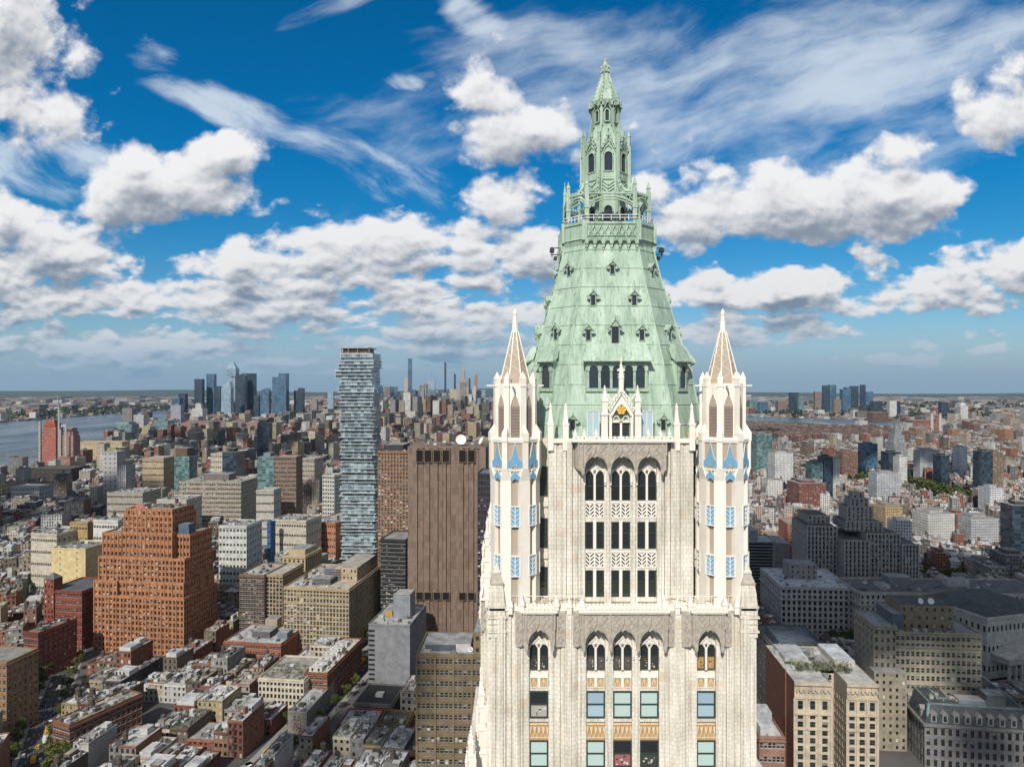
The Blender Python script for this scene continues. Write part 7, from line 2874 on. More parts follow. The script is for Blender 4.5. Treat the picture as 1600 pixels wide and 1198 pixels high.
AVE = [(-176, 330), (-138, 397), (-98, 640), (-60, 870)]
LEFTST = [(-250, 360), (-292, 440), (-400, 670), (-520, 930)]
NAVE = [(-316, 889), (-445, 1280), (-640, 1900)]
road("avenue", AVE, 17, 4)
road("side_street", LEFTST, 13, 3.5)
road("far_avenue", NAVE, 22, 4)

# vehicles
def vehicle(kind, col):
    if kind == 'bus':
        L, Wd, Ht = 11.5, 2.6, 3.1
        root = empty("bus", (0, 0, 0))
        b_ = MB()
        b_.box(-Wd / 2, Wd / 2, -L / 2, L / 2, .45, Ht, 0, col)
        b_.box(-Wd / 2 + .3, Wd / 2 - .3, -L / 2 + 2, L / 2 - 3, Ht, Ht + .3, 0, (.6, .6, .6))
        b_.build("body", [M_['paint']], root)
        g = MB()
        g.box(-Wd / 2 - .03, Wd / 2 + .03, -L / 2 + .6, L / 2 - .6, 1.5, 2.5, 0, (.02, .025, .03))
        g.box(-Wd / 2 + .2, Wd / 2 - .2, -L / 2 - .04, L / 2 + .04, 1.3, 2.6, 0, (.02, .025, .03))
        g.build("windows_band", [GL], root)
    elif kind == 'truck':
        L, Wd, Ht = 8, 2.5, 3.4
        root = empty("box_truck", (0, 0, 0))
        b_ = MB()
        b_.box(-Wd / 2, Wd / 2, -L / 2, L / 2 - 2.3, .8, Ht, 0, col)
        b_.build("cargo_box", [M_['paint']], root)
        b_ = MB()
        b_.rings([([(-1.1, L / 2 - 2.2), (1.1, L / 2 - 2.2), (1.1, L / 2), (-1.1, L / 2)], .5), ([(-1.1, L / 2 - 2.2), (1.1, L / 2 - 2.2), (1.1, L / 2), (-1.1, L / 2)], 1.5), ([(-1.05, L / 2 - 2.2), (1.05, L / 2 - 2.2), (1.05, L / 2 - .7), (-1.05, L / 2 - .7)], 2.5)], 0, (.6, .6, .6))
        b_.build("cab", [M_['paint']], root)
    else:
        L, Wd, Ht = (4.6, 1.85, 1.5) if kind != 'van' else (5.4, 2.0, 2.3)
        root = empty({'taxi': 'taxi', 'van': 'van'}.get(kind, 'car'), (0, 0, 0))
        h = Wd / 2
        b_ = MB()
        rect_ = lambda e, y0, y1: [(-h + e, y0), (h - e, y0), (h - e, y1), (-h + e, y1)]
        b_.rings([(rect_(.1, -L / 2, L / 2), .3), (rect_(0, -L / 2 - .05, L / 2 + .05), .6), (rect_(.05, -L / 2, L / 2), .92)], 0, col)
        hi = Ht
        b_.rings([(rect_(.1, -L / 2 + .5, L / 2 - 1.2), .9), (rect_(.3, -L / 2 + 1.0, L / 2 - 2.0), hi)], 0, col)
        b_.build("body", [M_['paint']], root)
        g = MB()
        g.rings([(rect_(.13, -L / 2 + .42, L / 2 - 1.1), .96), (rect_(.26, -L / 2 + .86, L / 2 - 1.85), hi - .12)], 0, (.02, .025, .03), cap=False)
        g.build("windows_band", [GL], root)
    for s in (-1, 1):
        for y in (-L * .32, L * .32):
            wm = MB()
            wm.M = Matrix.Translation((s * Wd / 2, y, .34)) @ Matrix.Rotation(math.pi / 2, 4, 'Y')
            wm.prism(ngon(10, .33), -.12, .12, 0, (.015, .015, .015), bottom=True)
            wm.build("wheel", [M_['wall']], root)
    return root


pm, PN, pb = mat("vehicle_paint")
PN.put(pb.inputs['Base Color'], attr(PN))
pb.inputs['Roughness'].default_value = .3
pb.inputs['Coat Weight'].default_value = .5
M_['paint'] = pm
VP = {}
COLS = {'taxi': [(.75, .42, .02)], 'car': [(.03, .03, .035), (.6, .6, .6), (.25, .26, .28), (.12, .02, .02), (.05, .08, .15), (.72, .72, .70)], 'van': [(.72, .72, .7), (.2, .2, .22)], 'bus': [(.55, .58, .62)], 'truck': [(.72, .72, .70), (.75, .36, .03)]}
CN = {(.75, .42, .02): 'yellow', (.03, .03, .035): 'black', (.6, .6, .6): 'silver', (.25, .26, .28): 'grey', (.12, .02, .02): 'dark red', (.05, .08, .15): 'navy', (.72, .72, .70): 'white', (.72, .72, .7): 'white', (.2, .2, .22): 'dark grey', (.55, .58, .62): 'pale', (.75, .36, .03): 'orange'}
rv = random.Random(12)
NUM = ["nearest", "second", "third", "fourth", "fifth", "sixth", "seventh", "eighth", "ninth", "tenth", "eleventh", "twelfth"]
cnt = {}


def along(pts, q):
    for (x0, y0), (x1, y1) in zip(pts, pts[1:]):
        L = math.hypot(x1 - x0, y1 - y0)
        if q <= L:
            return x0 + (x1 - x0) * q / L, y0 + (y1 - y0) * q / L, math.atan2(y1 - y0, x1 - x0)
        q -= L
    return None


spots = []
for pts, lanes, span, where in ((AVE, (-5.4, -1.8, 1.8, 5.6), (40, 330), "on the avenue"), (LEFTST, (-4.6, -1.4, 4.6), (40, 300), "on the left street")):
    for ln_y in lanes:
        q = span[0] + rv.uniform(0, 10)
        while q < span[1]:
            spots.append((pts, q, ln_y, where))
            q += rv.uniform(8, 34) if abs(ln_y) > 4 else rv.uniform(14, 50)
spots.sort(key=lambda s: s[1])
for pts, q, ln_y, where in spots:
    r_ = along(pts, q)
    if not r_:
        continue
    x, y, ang = r_
    kind = rv.choice(('car', 'car', 'car', 'van', 'taxi', 'taxi', 'truck') if abs(ln_y) < 3 else ('car', 'car', 'car', 'van', 'truck'))
    if abs(ln_y) < 3 and rv.random() < .09:
        kind = 'bus'
    col = rv.choice(COLS[kind])
    key = (kind, col)
    first_one = key not in VP
    if first_one:
        o = vehicle(kind, col)
        VP[key] = (o, [c for c in COL.objects if c.parent == o])
    else:
        src, ks = VP[key]
        o = src.copy()
        COL.objects.link(o)
        for k in ks:
            c = k.copy()
            COL.objects.link(c)
            c.parent = o
    o.location = (x - math.sin(ang) * ln_y, y + math.cos(ang) * ln_y, .02)
    o.rotation_euler = (0, 0, ang - math.pi / 2 + (math.pi if ln_y > 3 and rv.random() < .5 else 0))
    kn = {'car': 'car', 'van': 'van', 'taxi': 'taxi cab', 'truck': 'box truck', 'bus': 'city bus'}[kind]
    nth = cnt.get((where, kind, CN[col]), 0)
    cnt[(where, kind, CN[col])] = nth + 1
    tag(o, f"{CN[col]} {kn} {where}, {NUM[min(nth, 11)]} {CN[col]} {'one' if nth == 0 else 'such ' + kn} from the viewer", kn.split()[-1] if kind != 'taxi' else 'taxi', "vehicles " + where)

# ==================================================================================================
# TREES
# ==================================================================================================
def tree_meshes(seed, hue):
    r = random.Random(seed)
    t = MB()
    t.rings([(ngon(7, .42), 0), (ngon(7, .30), 2.5), (ngon(7, .22), 5)], 0, (.09, .07, .05))
    tips = []
    for k in range(9):
        a = k * .698 * 3.3
        e = Vector((math.cos(a) * r.uniform(1.6, 3.2), math.sin(a) * r.uniform(1.6, 3.2), r.uniform(5.5, 9.2)))
        s = Vector((0, 0, r.uniform(2.4, 5)))
        t.bar(s, e, .16, None, 0, (.09, .07, .05))
        tips.append(e)
    tips += [Vector((r.gauss(0, 1.2), r.gauss(0, 1.2), r.uniform(7, 10.2))) for _ in range(6)]
    c = MB()
    for tip in tips:
        cl = r.uniform(.7, 1.35)
        rad = r.uniform(1.2, 1.9)
        for _ in range(75):
            d = Vector((r.gauss(0, 1), r.gauss(0, 1), r.gauss(0, .8))).normalized() * rad * r.uniform(.45, 1.05)
            p = tip + d
            n = (d.normalized() + Vector((r.gauss(0, .5), r.gauss(0, .5), r.gauss(0, .5)))).normalized()
            u = n.cross(Vector((r.random(), r.random(), r.random()))).normalized() * r.uniform(.2, .42)
            w = n.cross(u).normalized() * r.uniform(.2, .42)
            k = cl * r.uniform(.75, 1.25)
            c.poly([p - u, p + w, p + u, p - w], 0, tuple(q * k for q in hue))
    return t, c


TREES = []
for i, hue in enumerate(((.060, .085, .024), (.085, .105, .028), (.105, .105, .028))):
    TREES.append((i, *tree_meshes(i, hue)))
TP = {}
BARK = tinted("bark", .9, .2, 1, 4)


def tree(x, y, s, v, label, grp):
    if v not in TP:
        _, t, c = TREES[v]
        root = empty("tree", (0, 0, 0))
        TP[v] = (root, t.build("trunk", [BARK], root), c.build("crown", [LEAF], root))
        o = root
    else:
        root, t, c = TP[v]
        o = root.copy()
        COL.objects.link(o)
        for q in (t, c):
            k = q.copy()
            COL.objects.link(k)
            k.parent = o
    o.location = (x, y, 0)
    o.scale = (s, s, s * rv.uniform(.9, 1.15))
    o.rotation_euler = (0, 0, rv.uniform(0, 6.28))
    tag(o, label, "tree", grp)


ORD = NUM + ["thirteenth", "fourteenth", "fifteenth", "sixteenth", "seventeenth", "eighteenth", "nineteenth", "twentieth"]


def grove(px0, px1, y0, y1, n, s, grp, lab, hues=(0, 1)):
    pts = []
    r = random.Random(len(grp) + n)
    for _ in range(400):
        if len(pts) >= n:
            break
        yy = r.uniform(y0, y1)
        d = F * (H - 6) / (yy - EY)
        p = at(r.uniform(px0, px1), yy, d)
        if all((p.x - q[0]) ** 2 + (p.y - q[1]) ** 2 > (4.2 * s) ** 2 for q in pts) and free(p.x, p.y, 5, 5, 0, 0):
            pts.append((p.x, p.y))
    pts.sort(key=lambda q: q[0] / q[1])
    for i, (x, y) in enumerate(pts):
        where = "leftmost" if i == 0 else "rightmost" if i == len(pts) - 1 else f"{ORD[min(i, 19)]} from left"
        tree(x, y, s * r.uniform(.85, 1.2), r.choice(hues), f"{lab}, {where}".replace("nearest from", "first from"), grp)
        occupy(x, y, 4, 4, 0, 0)


G_ = lambda px, py: (lambda d: ((px - 800) / F * d, d))(F * (H - 8) / (py - EY))
STRIPS = [(G_(*a_), G_(*b_), wd, n) for a_, b_, wd, n in (((1300, 728), (1366, 754), 34, 130), ((1400, 748), (1535, 782), 30, 230), ((1296, 690), (1320, 690), 40, 40), ((1556, 788), (1594, 802), 22, 30), ((1335, 710), (1356, 722), 26, 40))]
for p_, q_, wd, n in STRIPS:
    occupy((p_[0] + q_[0]) / 2, (p_[1] + q_[1]) / 2, math.hypot(q_[0] - p_[0], q_[1] - p_[1]) + 20, 2 * wd + 40, math.atan2(q_[1] - p_[1], q_[0] - p_[0]), 4)
for pts, off, nm in ((AVE, 11.2, "avenue"), (LEFTST, 8.8, "left street")):
    q, k = 45.0, 0
    while q < 330:
        r_ = along(pts, q)
        if r_:
            for s in (-1, 1):
                if rv.random() < .62:
                    tree(r_[0] - math.sin(r_[2]) * off * s, r_[1] + math.cos(r_[2]) * off * s, rv.uniform(.7, 1.05), rv.choice((0, 1, 1, 2)), f"street tree on the {nm}'s {'near' if s < 0 else 'far'} pavement, {NUM[min(k, 11)]} up the street", "street trees on the " + nm)
                    k += 1
        q += rv.uniform(11, 24)


grove(1296, 1372, 968, 1040, 26, 1.5, "trees of the shaded civic park", "dark leafy tree in the shaded park between courthouses")
grove(26, 110, 1168, 1215, 9, 1.35, "trees at the bottom left corner", "olive green tree by the street in the bottom left corner", (1, 2))
grove(34, 74, 1048, 1100, 7, 1.3, "trees along the left street", "dark street tree beside the left street's shaded pavement", (0,))
grove(1434, 1502, 884, 912, 16, 1.25, "trees of the small right-hand park", "sunlit yellow-green tree in the small park, right", (1, 2))
grove(1540, 1580, 900, 914, 7, 1.2, "trees near the right edge", "tree between low roofs near the right edge", (1, 2))
grove(508, 526, 752, 768, 6, 1.3, "trees left of the glass tower", "tree in a small square left of the glass tower", (1,))
grove(466, 482, 752, 775, 6, 1.3, "trees beside the brown slab", "tree in the street right of the brown apartment slab", (1,))
grove(1565, 1600, 1046, 1070, 6, 1.3, "trees before the portico", "dark tree before the portico steps at right edge", (0,))
grove(640, 668, 925, 960, 4, 1.0, "trees on the avenue", "small street tree on the avenue near the granite tower", (1,))

# ==================================================================================================
# THE OTHER BUILDINGS: lots laid out street by street
# ==================================================================================================
PAL = {
    'west': [((.28, .115, .075), 'red brick'), ((.20, .085, .06), 'maroon brick'), ((.34, .19, .12), 'orange brick'), ((.40, .34, .25), 'tan'), ((.54, .49, .40), 'cream'), ((.52, .46, .36), 'sandy'), ((.34, .33, .31), 'grey'), ((.62, .61, .58), 'white'), ((.19, .15, .115), 'brown'), ((.11, .105, .10), 'charcoal'), ((.24, .23, .215), 'slate grey'), ((.44, .37, .22), 'ochre')],
    'east': [((.34, .13, .075), 'red brick'), ((.21, .105, .075), 'maroon brick'), ((.46, .44, .41), 'pale grey'), ((.66, .65, .62), 'white'), ((.18, .165, .15), 'charcoal'), ((.42, .22, .13), 'orange brick'), ((.43, .36, .27), 'tan'), ((.56, .49, .40), 'cream'), ((.33, .32, .30), 'grey'), ((.60, .585, .55), 'off-white'), ((.20, .15, .115), 'brown'), ((.48, .37, .31), 'pinkish')],
}
ROOFS = [((.62, .63, .64), 'silver'), ((.50, .50, .49), 'pale'), ((.36, .36, .36), 'grey'), ((.20, .20, .20), 'dark grey'), ((.70, .71, .71), 'white'), ((.08, .08, .085), 'black'), ((.42, .37, .30), 'tan'), ((.55, .58, .60), 'bluish')]
lots = []
rl_ = random.Random(99)


def zone(test, yaw, org, a_rng, b_rng, bl_a, bl_b, st_a, st_b, wr, hfun, pal):
    """blocks of lots in axes turned by yaw round org; a is depth, b is across"""
    c, s = math.cos(yaw), math.sin(yaw)
    a = a_rng[0]
    while a < a_rng[1]:
        la = rl_.uniform(*bl_a)
        b = b_rng[0] + rl_.uniform(-8, 8)
        while b < b_rng[1]:
            lb = rl_.uniform(*bl_b)
            for row in (0, 1):
                q = b
                while q < b + lb - 3:
                    w = min(rl_.uniform(*wr), b + lb - q)
                    if w < 4.5:
                        break
                    dp = la / 2 - (rl_.uniform(0, 5) if rl_.random() < .6 else 0)
                    ac = a + dp / 2 if row == 0 else a + la - dp / 2
                    bc = q + w / 2
                    x, y = org[0] + bc * c - ac * s, org[1] + bc * s + ac * c
                    if y > 320 and test(x, y):
                        lots.append((x, y, w - .05, dp - .05, yaw + (0 if row == 0 else math.pi), hfun(x, y), pal))
                    q += w
            b += lb + st_b
        a += la + st_a


def lstreet_x(y):
    pts = [(-225, 300)] + LEFTST + [(-700, 1400)]
    for (x0, y0), (x1, y1) in zip(pts, pts[1:]):
        if y <= y1:
            return x0 + (x1 - x0) * (y - y0) / (y1 - y0)
    return -900


def hw(x, y):
    q = rl_.random()
    if y < 640:
        return rl_.uniform(10, 18) if q < .86 else rl_.uniform(18, 24)
    if y < 1000:
        return rl_.uniform(14, 26) if q < .85 else rl_.uniform(28, 44)
    return rl_.uniform(15, 30) if q < .86 else rl_.uniform(32, 62)


def hl_(x, y):
    q = rl_.random()
    return rl_.uniform(14, 24) if q < .8 else rl_.uniform(24, 36)


def he(x, y):
    q = rl_.random()
    if y < 700:
        return rl_.uniform(14, 30)
    return rl_.uniform(13, 22) if q < .9 else rl_.uniform(24, 44)


inview = lambda x, y: abs(x) / y < .78
zone(lambda x, y: inview(x, y) and lstreet_x(y) < x < 70 and y < 900, R(-8), (-140, 330), (-40, 620), (-520, 330), (42, 52), (75, 110), 11, 12, (6, 17), hw, 'west')
zone(lambda x, y: inview(x, y) and x <= lstreet_x(y) and y < 960, R(22), (-300, 330), (-60, 760), (-700, 300), (42, 50), (70, 100), 13, 14, (6, 16), hl_, 'west')
zone(lambda x, y: inview(x, y) and x < 70 and 900 <= y < 1620, R(12), (-500, 880), (-200, 980), (-1200, 900), (52, 62), (80, 130), 14, 16, (9, 26), hw, 'west')
zone(lambda x, y: inview(x, y) and x >= 70 and 440 < y < 760, R(-6), (100, 330), (-30, 520), (-100, 760), (50, 60), (80, 110), 14, 14, (9, 22), he, 'east')
zone(lambda x, y: inview(x, y) and x >= 70 and 760 <= y < 1620, R(-24), (300, 700), (-300, 1200), (-700, 1500), (44, 54), (70, 110), 12, 13, (7, 17), he, 'east')


def hidden(x, y, w):
    px = 800 + F * x / y
    r = F * w / y / 2
    return px - r > 830 and px + r < 1118


cand, behind = [], []
for L in lots:
    x, y, w, dp, yaw, h, pal = L
    if (H - h) / y > .56:
        continue
    if free(x, y, w, dp, yaw, -1.2):
        occupy(x, y, w, dp, yaw, -1.4)
        (behind if hidden(x, y, w) else cand).append(L)
cand.sort(key=lambda L: -(L[2] + L[3]) * (L[5] + 12) / (L[1] ** 2))
N_IND = 285
ind, rest = cand[:N_IND], cand[N_IND:] + behind
ind.sort(key=lambda L: L[1])
print("lots", len(lots), "kept", len(cand))

used_labels = {}
OUT = []


def fill_building(L, i):
    x, y, w, dp, yaw, h, pal = L
    r = random.Random(i * 13 + 5)
    (c, cname) = r.choice(PAL[pal])
    k = r.uniform(.85, 1.12)
    c = tuple(min(.75, q * k) for q in c)
    (rc, rname) = r.choice(ROOFS)
    cat = "row house" if w < 9.5 and h < 22 else "loft building" if h < 32 else "apartment block"
    root = empty({'row house': 'row_house', 'loft building': 'loft_building', 'apartment block': 'apartment_block'}[cat], (x, y, 0), yaw)
    mb = MB()
    mb.col = c
    a, b = w / 2, dp / 2
    zr = h - .9
    floors = max(3, int(zr / r.uniform(3.5, 4.3)))
    P_ = [((-a, -b), (a, -b)), ((a, -b), (a, b)), ((a, b), (-a, b)), ((-a, b), (-a, -b))]
    Rm = Matrix.Rotation(yaw, 3, 'Z')
    ww = r.uniform(1.1, 1.7)
    cs = max(2, int(w / r.uniform(2.4, 3.2)))
    wh = r.uniform(1.8, 2.5)
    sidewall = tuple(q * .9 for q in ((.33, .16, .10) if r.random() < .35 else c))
    for j, (p, q) in enumerate(P_):
        t = Vector((q[0] - p[0], q[1] - p[1], 0)).normalized()
        n = Rm @ Vector((t.y, -t.x, 0))
        mid = Rm @ Vector(((p[0] + q[0]) / 2, (p[1] + q[1]) / 2, 0)) + Vector((x, y, 0))
        vis = n.dot(-mid) > 0
        Ls = math.hypot(q[0] - p[0], q[1] - p[1])
        if not vis:
            mb.poly([(*p, 0), (*q, 0), (*q, zr), (*p, zr)])
            continue
        if j in (0, 2):
            facade(mb, p, q, 0, zr, cs, floors, ww, wh, .28, 0, c, None, 1)
            # string courses and cornice with brackets
            off = lambda e, z: None
        else:
            if r.random() < .5 or Ls < 8:
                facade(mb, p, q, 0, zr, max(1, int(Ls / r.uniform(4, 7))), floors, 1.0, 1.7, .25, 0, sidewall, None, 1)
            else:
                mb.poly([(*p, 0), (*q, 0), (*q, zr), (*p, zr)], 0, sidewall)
    mb.build("wall", [M_['wall'], GL], root)
    # front cornice
    cc_ = MB()
    kc = r.choice((.6, 1.1, 1.25))
    cc_.col = tuple(min(.7, q * kc) for q in c)
    cc_.box(-a, a, -b - .55, -b - .02, zr - .9, zr + .05)
    for z in range(1, floors):
        if r.random() < .35:
            cc_.box(-a, a, -b - .16, -b - .02, zr * z / floors - .15, zr * z / floors + .1)
    if cat == "row house" and r.random() < .35:      # fire escape
        xe = r.uniform(-a * .4, a * .4)
        for z in range(1, floors):
            zz = zr * z / floors
            cc_.box(xe - 1.5, xe + 1.5, -b - 1.1, -b - .1, zz, zz + .12, 0, (.05, .05, .05))
            cc_.bar((xe - 1.2, -b - .7, zz), (xe + 1.2, -b - .7, zz + zr / floors), .22, None, 0, (.05, .05, .05))
    cc_.build("cornice", [M_['wall']], root)
    # roof
    slab_roof(root, -a, a, -b, b, zr + .05, rc, r.uniform(.4, 1.0), sidewall, "roof", .3)
    item = ""
    z = zr + .06
    nb = 1 if r.random() < .8 else 2
    for _ in range(nb):
        bw, bd, bh = r.uniform(2, min(5, w * .5)), r.uniform(2.5, min(7, dp * .4)), r.uniform(2.3, 4.2)
        bx, by = r.uniform(-a + .5, a - bw - .5), r.uniform(-b + 2, b - bd - .5)
        bulk(root, bx, bx + bw, by, by + bd, z, bh, r.choice((c, sidewall, (.6, .6, .57), (.25, .25, .25))), r.choice(ROOFS)[0], "bulkhead", 1 if r.random() < .3 and bw > 2.5 else 0)
    q = r.random()
    if q < .24:
        clutter(root, -a + .6, a - .6, -b + 1, b - 1, z, r.randrange(8, 17), i, 1)
        item = " with water tank"
    elif q < .44:
        clutter(root, -a + .6, a - .6, -b + 1, b - 1, z, r.randrange(5, 11), i, 0, r.randrange(40, 110))
        item = " with plants"
    elif q < .56 and w > 8:
        bulk(root, -a + 1, a - 1.5, 0, b - .8, z, 3.2, (.62, .62, .6), (.55, .56, .57), "roof_storey", max(2, int(w / 3)))
        clutter(root, -a + .6, a - .6, -b + 1, -1, z, 4, i)
        item = " with set-back storey"
    else:
        clutter(root, -a + .6, a - .6, -b + 1, b - 1, z, r.randrange(9, 22), i)
    px = 800 + F * x / y
    py = EY + F * (H - h) / y
    OUT.append((root, cname, cat, rname, item, px, py, x, y, h, w))


for i, L in enumerate(ind):
    fill_building(L, i)

# labels: look first, then where it stands among the landmarks
LPOS = {n: ((px - 800) / F * d, d, px) for n, px, d in LANDMARKS}
seen = {}
for rec in sorted(OUT, key=lambda q: q[8]):
    root, cname, cat, rname, item, px, py, x, y, h, w = rec
    best = min(LPOS.items(), key=lambda kv: math.hypot(kv[1][0] - x, (kv[1][1] - y) * .7))
    n, (lx, ly, lpx) = best
    dx = px - lpx
    rel = ("left of" if dx < -45 else "right of" if dx > 45 else "before" if y < ly else "behind")
    size = "low" if h < 17 else "tall" if h > 32 else "narrow" if w < 9 else "broad" if w > 15 else "mid-sized"
    base = f"{size} {cname} {cat}, {rname} roof{item}, {rel} {n}"
    k = seen.get(base, 0)
    seen[base] = k + 1
    if k:
        base = base.replace(f", {rel}", f", {'next' if k == 1 else NUM[min(k, 11)]} {rel}")
    tag(root, base, cat, "buildings filling the city blocks")

# ---- the rest of the city: one mass
mb = MB()
rs = random.Random(17)


def far_box(x, y, w, dp, yaw, h, pal, det):
    c, _ = rs.choice(PAL[pal])
    k = rs.uniform(.8, 1.15)
    c = tuple(q * k for q in c)
    rc = rs.choice(ROOFS)[0] if rs.random() < .8 else (.4, .36, .3)
    mb.M = Matrix.Translation((x, y, 0)) @ Matrix.Rotation(yaw, 4, 'Z')
    a, b = w / 2, dp / 2
    mb.box(-a, a, -b, b, 0, h, 0, c, 1, rc, False)
    if det:
        if det > 1:          # parapet lip
            mb.box(-a, a, -b, -b + .4, h, h + .8, 2, tuple(q * .9 for q in c), bottom=False)
        for _ in range(rs.choice((1, 1, 2, 3))):
            bw, bd, bh = rs.uniform(.15, .4) * w, rs.uniform(.12, .35) * dp, rs.uniform(1.5, 4.5)
            bx, by = rs.uniform(-a, a - bw), rs.uniform(-b, b - bd)
            mb.box(bx, bx + bw, by, by + bd, h, h + bh, 2, rs.choice((c, (.6, .6, .58), (.3, .3, .3), (.12, .12, .12))), 1, rs.choice(ROOFS)[0], False)
        if rs.random() < .22:
            tx, ty = rs.uniform(-a * .6, a * .6), rs.uniform(-b * .6, b * .6)
            tcol = (.12, .085, .06)
            for sx in (-.9, .7):
                mb.box(tx + sx, tx + sx + .2, ty - .9, ty + .9, h, h + 3, 2, tcol, bottom=False)
            mb.prism(ngon(8, 1.6, 0, tx, ty), h + 3, h + 6.2, 2, tcol)
            mb.prism(ngon(8, 1.7, 0, tx, ty), h + 6.2, h + 7.4, 2, tcol, ring2=ngon(8, .1, 0, tx, ty))
    mb.M = None


for x, y, w, dp, yaw, h, pal in rest:
    far_box(x, y, w, dp, yaw, h, pal, 2)


yy_far = lambda y: y > 4700


def hmap(x, y):
    """typical height of the far city"""
    q = rs.random()
    px = 800 + F * x / y
    if x > 0 and y > 3350 and px > 1100 and y < 4500:
        return rs.uniform(6, 14), (.2, .15, .12)
    if x > 0 and y > 2650 and 1100 < px < 1400 and y <= 3350:
        return rs.uniform(30, 40), (.22, .12, .09)          # brick housing estate
    if -1500 < x < 500 and y > 4300 and y < 9000:
        core = max(0, 1 - abs(px - 660) / 190)
        h = rs.uniform(18, 60) + core * rs.uniform(15, 125) * (1 if q < .7 else 1.35)
        return h, (rs.choice(((.10, .15, .20), (.16, .22, .28), (.30, .35, .39), (.40, .36, .30), (.24, .21, .19), (.06, .09, .13))) if h > 95 and yy_far(y) else None)
    if x < 200:
        return (rs.uniform(14, 32) if q < .86 else rs.uniform(35, 80)), None
    return (rs.uniform(12, 22) if q < .93 else rs.uniform(28, 62)), None


def cellrun(y0, y1, cw, cd, fill):
    y = y0
    while y < y1:
        x = -y * .76
        while x < y * .76:
            px = 800 + F * x / y
            wv, dv = cw * rs.uniform(.55, 1.25), cd * rs.uniform(.55, 1.2)
            xx, yy = x + rs.uniform(-.2, .2) * cw, y + rs.uniform(-.2, .2) * cd
            x += cw
            if rs.random() > fill:
                continue
            if yy < 2300 and xx > 700 and not free(xx, yy, wv, dv, 0, 0):
                continue
            if inside(HUDSON, xx, yy) or inside(EASTR, xx, yy) or inside(HUDSON, xx - 25, yy) or inside(EASTR, xx + 25, yy):
                continue
            if any(abs(px - (p0 + p1) / 2) < (p1 - p0) / 2 + F * wv / yy / 2 and abs(yy - dd) < 45 for p0, p1, dd in FARB):
                continue
            beyond = xx < -2500 and yy < 9000 or (xx > 1700 and yy > 3200) or yy > 9000
            if beyond:
                if rs.random() < .35:
                    continue
                h = rs.uniform(8, 18) if rs.random() < .93 else rs.uniform(25, 60)
                if rs.random() < .22:
                    wv *= 2.2
                c = None
            else:
                h, c = hmap(xx, yy)
            yaw = R(-19 if xx < 0 else 14) * (1 if yy < 4500 else .3)
            if c:
                mb.M = Matrix.Translation((xx, yy, 0)) @ Matrix.Rotation(yaw, 4, 'Z')
                k = rs.uniform(.85, 1.15)
                mb.box(-wv * .32, wv * .32, -dv * .3, dv * .3, 0, h, 0, tuple(q * k for q in c), 1, (.35, .32, .3), False)
                mb.M = None
            else:
                far_box(xx, yy, wv, dv, yaw, h, 'west' if xx < 200 else 'east', 1 if yy < 3600 else 0)
        y += cd * 1.12


FARB = [(q[1], q[2], q[4]) for q in SKY] + [(284, 402, 3140), (179, 262, 2900), (191, 224, 3250), (118, 190, 1920), (402, 420, 1515), (1425, 1470, 3190), (66, 116, 1740), (1352, 1372, 1715), (1182, 1207, 1670), (1534, 1570, 1340), (1316, 1341, 1615), (1437, 1512, 1650), (179, 205, 2530), (40, 112, 1450)]
cellrun(1625, 2400, 22, 25, .80)
cellrun(2400, 3600, 29, 34, .84)
cellrun(3600, 6000, 42, 52, .84)
cellrun(6000, 9500, 64, 110, .8)
cellrun(9500, 16000, 190, 420, .55)
city = mb.build("city_buildings", [M_['far'], M_['roof'], M_['wall']])
tag(city, "dense mass of low and mid-rise buildings stretching to the horizon", "buildings", None, 'stuff')
print("faces", len(mb.f))

# far greenery: park strips and street trees as one mass
gm = MB()
rg2 = random.Random(8)


def tufts(x, y, s, n, hue):
    for _ in range(n):
        d = Vector((rg2.gauss(0, 1), rg2.gauss(0, 1), rg2.gauss(0, .7))).normalized() * s * rg2.uniform(.5, 1)
        p = Vector((x, y, s * 1.1 + 2)) + d
        k = rg2.uniform(.65, 1.3)
        u = Vector((rg2.gauss(0, 1), rg2.gauss(0, 1), rg2.gauss(0, 1))).normalized() * s * .42
        w = u.cross(Vector((rg2.random(), rg2.random(), rg2.random()))).normalized() * s * .42
        gm.poly([p - u, p + w, p + u, p - w], 0, tuple(q * k for q in hue))


def strip(p0, p1, wd, n, s=5.5, hue=(.075, .095, .03)):
    for _ in range(n):
        q = rg2.random()
        x = p0[0] + (p1[0] - p0[0]) * q + rg2.uniform(-wd, wd)
        y = p0[1] + (p1[1] - p0[1]) * q + rg2.uniform(-wd, wd)
        tufts(x, y, s * rg2.uniform(.8, 1.2), 26, hue)


for p_, q_, wd, n in STRIPS:
    strip(p_, q_, wd, n, 7.0)
for _ in range(260):      # street trees among the far blocks, the dark far shore
    yy = rg2.uniform(1300, 3600)
    xx = rg2.uniform(-.74, .74) * yy
    if not inside(HUDSON, xx, yy) and not inside(EASTR, xx, yy):
        tufts(xx, yy, rg2.uniform(5, 8), 14, (.06, .08, .03))
for _ in range(500):
    q = rg2.random()
    xx, yy = -3120 - rg2.uniform(0, 900), 3900 + 3600 * q
    tufts(xx, yy, rg2.uniform(12, 24), 14, (.045, .065, .03))
for _ in range(420):
    yy = rg2.uniform(4500, 9500)
    xx = rg2.uniform(.30, .76) * yy
    if not inside(EASTR, xx, yy):
        tufts(xx, yy, rg2.uniform(14, 26), 12, (.045, .065, .03))
tag(gm.build("park_trees", [LEAF]), "dark green trees of far park strips and shores", "trees", None, 'stuff')

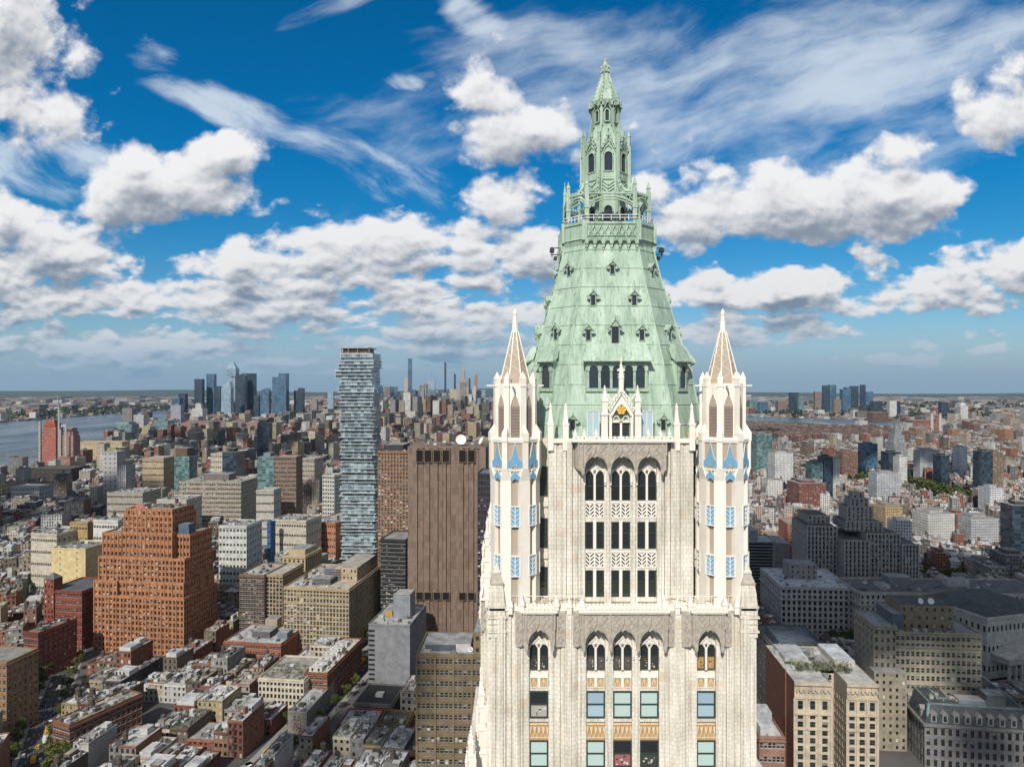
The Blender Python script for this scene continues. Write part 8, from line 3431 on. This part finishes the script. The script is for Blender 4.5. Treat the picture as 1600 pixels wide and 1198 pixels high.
# piers in the river
pm_ = MB()
for x0, y0, x1, y1, wd in ((-1165, 1680, -1420, 1720, 20), (-1230, 1830, -1520, 1860, 26), (-1330, 2180, -1700, 2210, 30), (-1400, 2400, -1640, 2420, 24), (-1560, 2880, -1900, 2900, 40)):
    dv = Vector((x1 - x0, y1 - y0, 0)).normalized()
    n_ = Vector((-dv.y, dv.x, 0)) * wd / 2
    p0, p1 = Vector((x0, y0, 0)), Vector((x1, y1, 0))
    q = MB()
    ids = [q.pt(p) for p in (p0 - n_, p1 - n_, p1 + n_, p0 + n_)]
    ids2 = [q.pt(p + Vector((0, 0, 3.5))) for p in (p0 - n_, p1 - n_, p1 + n_, p0 + n_)]
    for k in range(4):
        q.face((ids[k], ids[(k + 1) % 4], ids2[(k + 1) % 4], ids2[k]), 0, (.2, .19, .17))
    q.face(ids2, 0, (.22, .21, .19))
    tag(q.build("pier", [M_['roof']]), f"long low pier reaching into the river, {ORD[[1680, 1830, 2180, 2400, 2880].index(y0)]} from the viewer".replace("nearest from", "nearest to"), "pier", "river piers")

# ==================================================================================================
# CLOUDS overhead (they shade parts of the city) and the air
# ==================================================================================================
CLM = plain("cloud_white", (.8, .8, .8), 1, .05, .002)


def cloud(cx, cy, rx, ry, seed):
    """cumulus whose shadow falls round ground point (cx, cy)"""
    z = 1400.0
    t = z / sun_dir.z
    r = random.Random(seed)
    mb = MB()
    n = max(24, int(rx * ry / 900))
    for _ in range(n):
        a, q = r.uniform(0, 6.283), math.sqrt(r.random())
        x, y = rx * q * math.cos(a), ry * q * math.sin(a)
        s = r.uniform(.24, .42) * min(rx, ry) * (1.15 - .6 * q)
        rs_ = []
        for k in range(7):
            ph = math.pi * (k + .5) / 7
            zz = -math.cos(ph)
            rs_.append(([(x + s * math.sin(ph) * math.cos(2 * math.pi * j / 12) * r.uniform(.92, 1.08), y + s * math.sin(ph) * math.sin(2 * math.pi * j / 12) * r.uniform(.92, 1.08)) for j in range(12)], s * (.75 if zz > 0 else .3) * zz))
        mb.rings(rs_)
    o = mb.build("cloud", [CLM], None, loc=(cx + sun_dir.x * t, cy + sun_dir.y * t, z), smooth=True)
    tag(o, None, None, None, 'stuff')


for q in ((350, 690, 245, 200, 1), (315, 408, 68, 75, 2), (-760, 1130, 230, 150, 3), (-640, 2150, 420, 150, 4), (560, 2500, 420, 120, 5), (-75, 430, 60, 50, 7), (-420, 1560, 260, 90, 8), (-960, 1330, 200, 100, 12), (-230, 1230, 170, 60, 13), (-640, 1880, 260, 80, 14), (-150, 2050, 260, 80, 15), (-1000, 2300, 260, 70, 16), (-300, 2600, 420, 80, 17), (700, 2050, 260, 70, 18), (1250, 1300, 170, 70, 19), (620, 1420, 150, 50, 20), (-700, 820, 120, 70, 21), (-330, 345, 70, 60, 22), (1050, 1750, 330, 110, 9), (-1150, 2500, 300, 150, 10), (300, 3050, 900, 150, 11)):
    cloud(*q)

hz = MB()
hz.box(-27000, 27000, -2500, 27500, -3, 560)
hm_ = bpy.data.materials.new("haze_air")
hm_.use_nodes = True
hm_.node_tree.nodes.clear()
vn = hm_.node_tree.nodes.new('ShaderNodeVolumePrincipled')
vn.inputs['Color'].default_value = (.55, .76, 1.0, 1)
vn.inputs['Density'].default_value = 1.5e-5
vn.inputs['Anisotropy'].default_value = .2
on = hm_.node_tree.nodes.new('ShaderNodeOutputMaterial')
hm_.node_tree.links.new(vn.outputs[0], on.inputs['Volume'])
tag(hz.build("haze", [hm_]), kind='stuff')
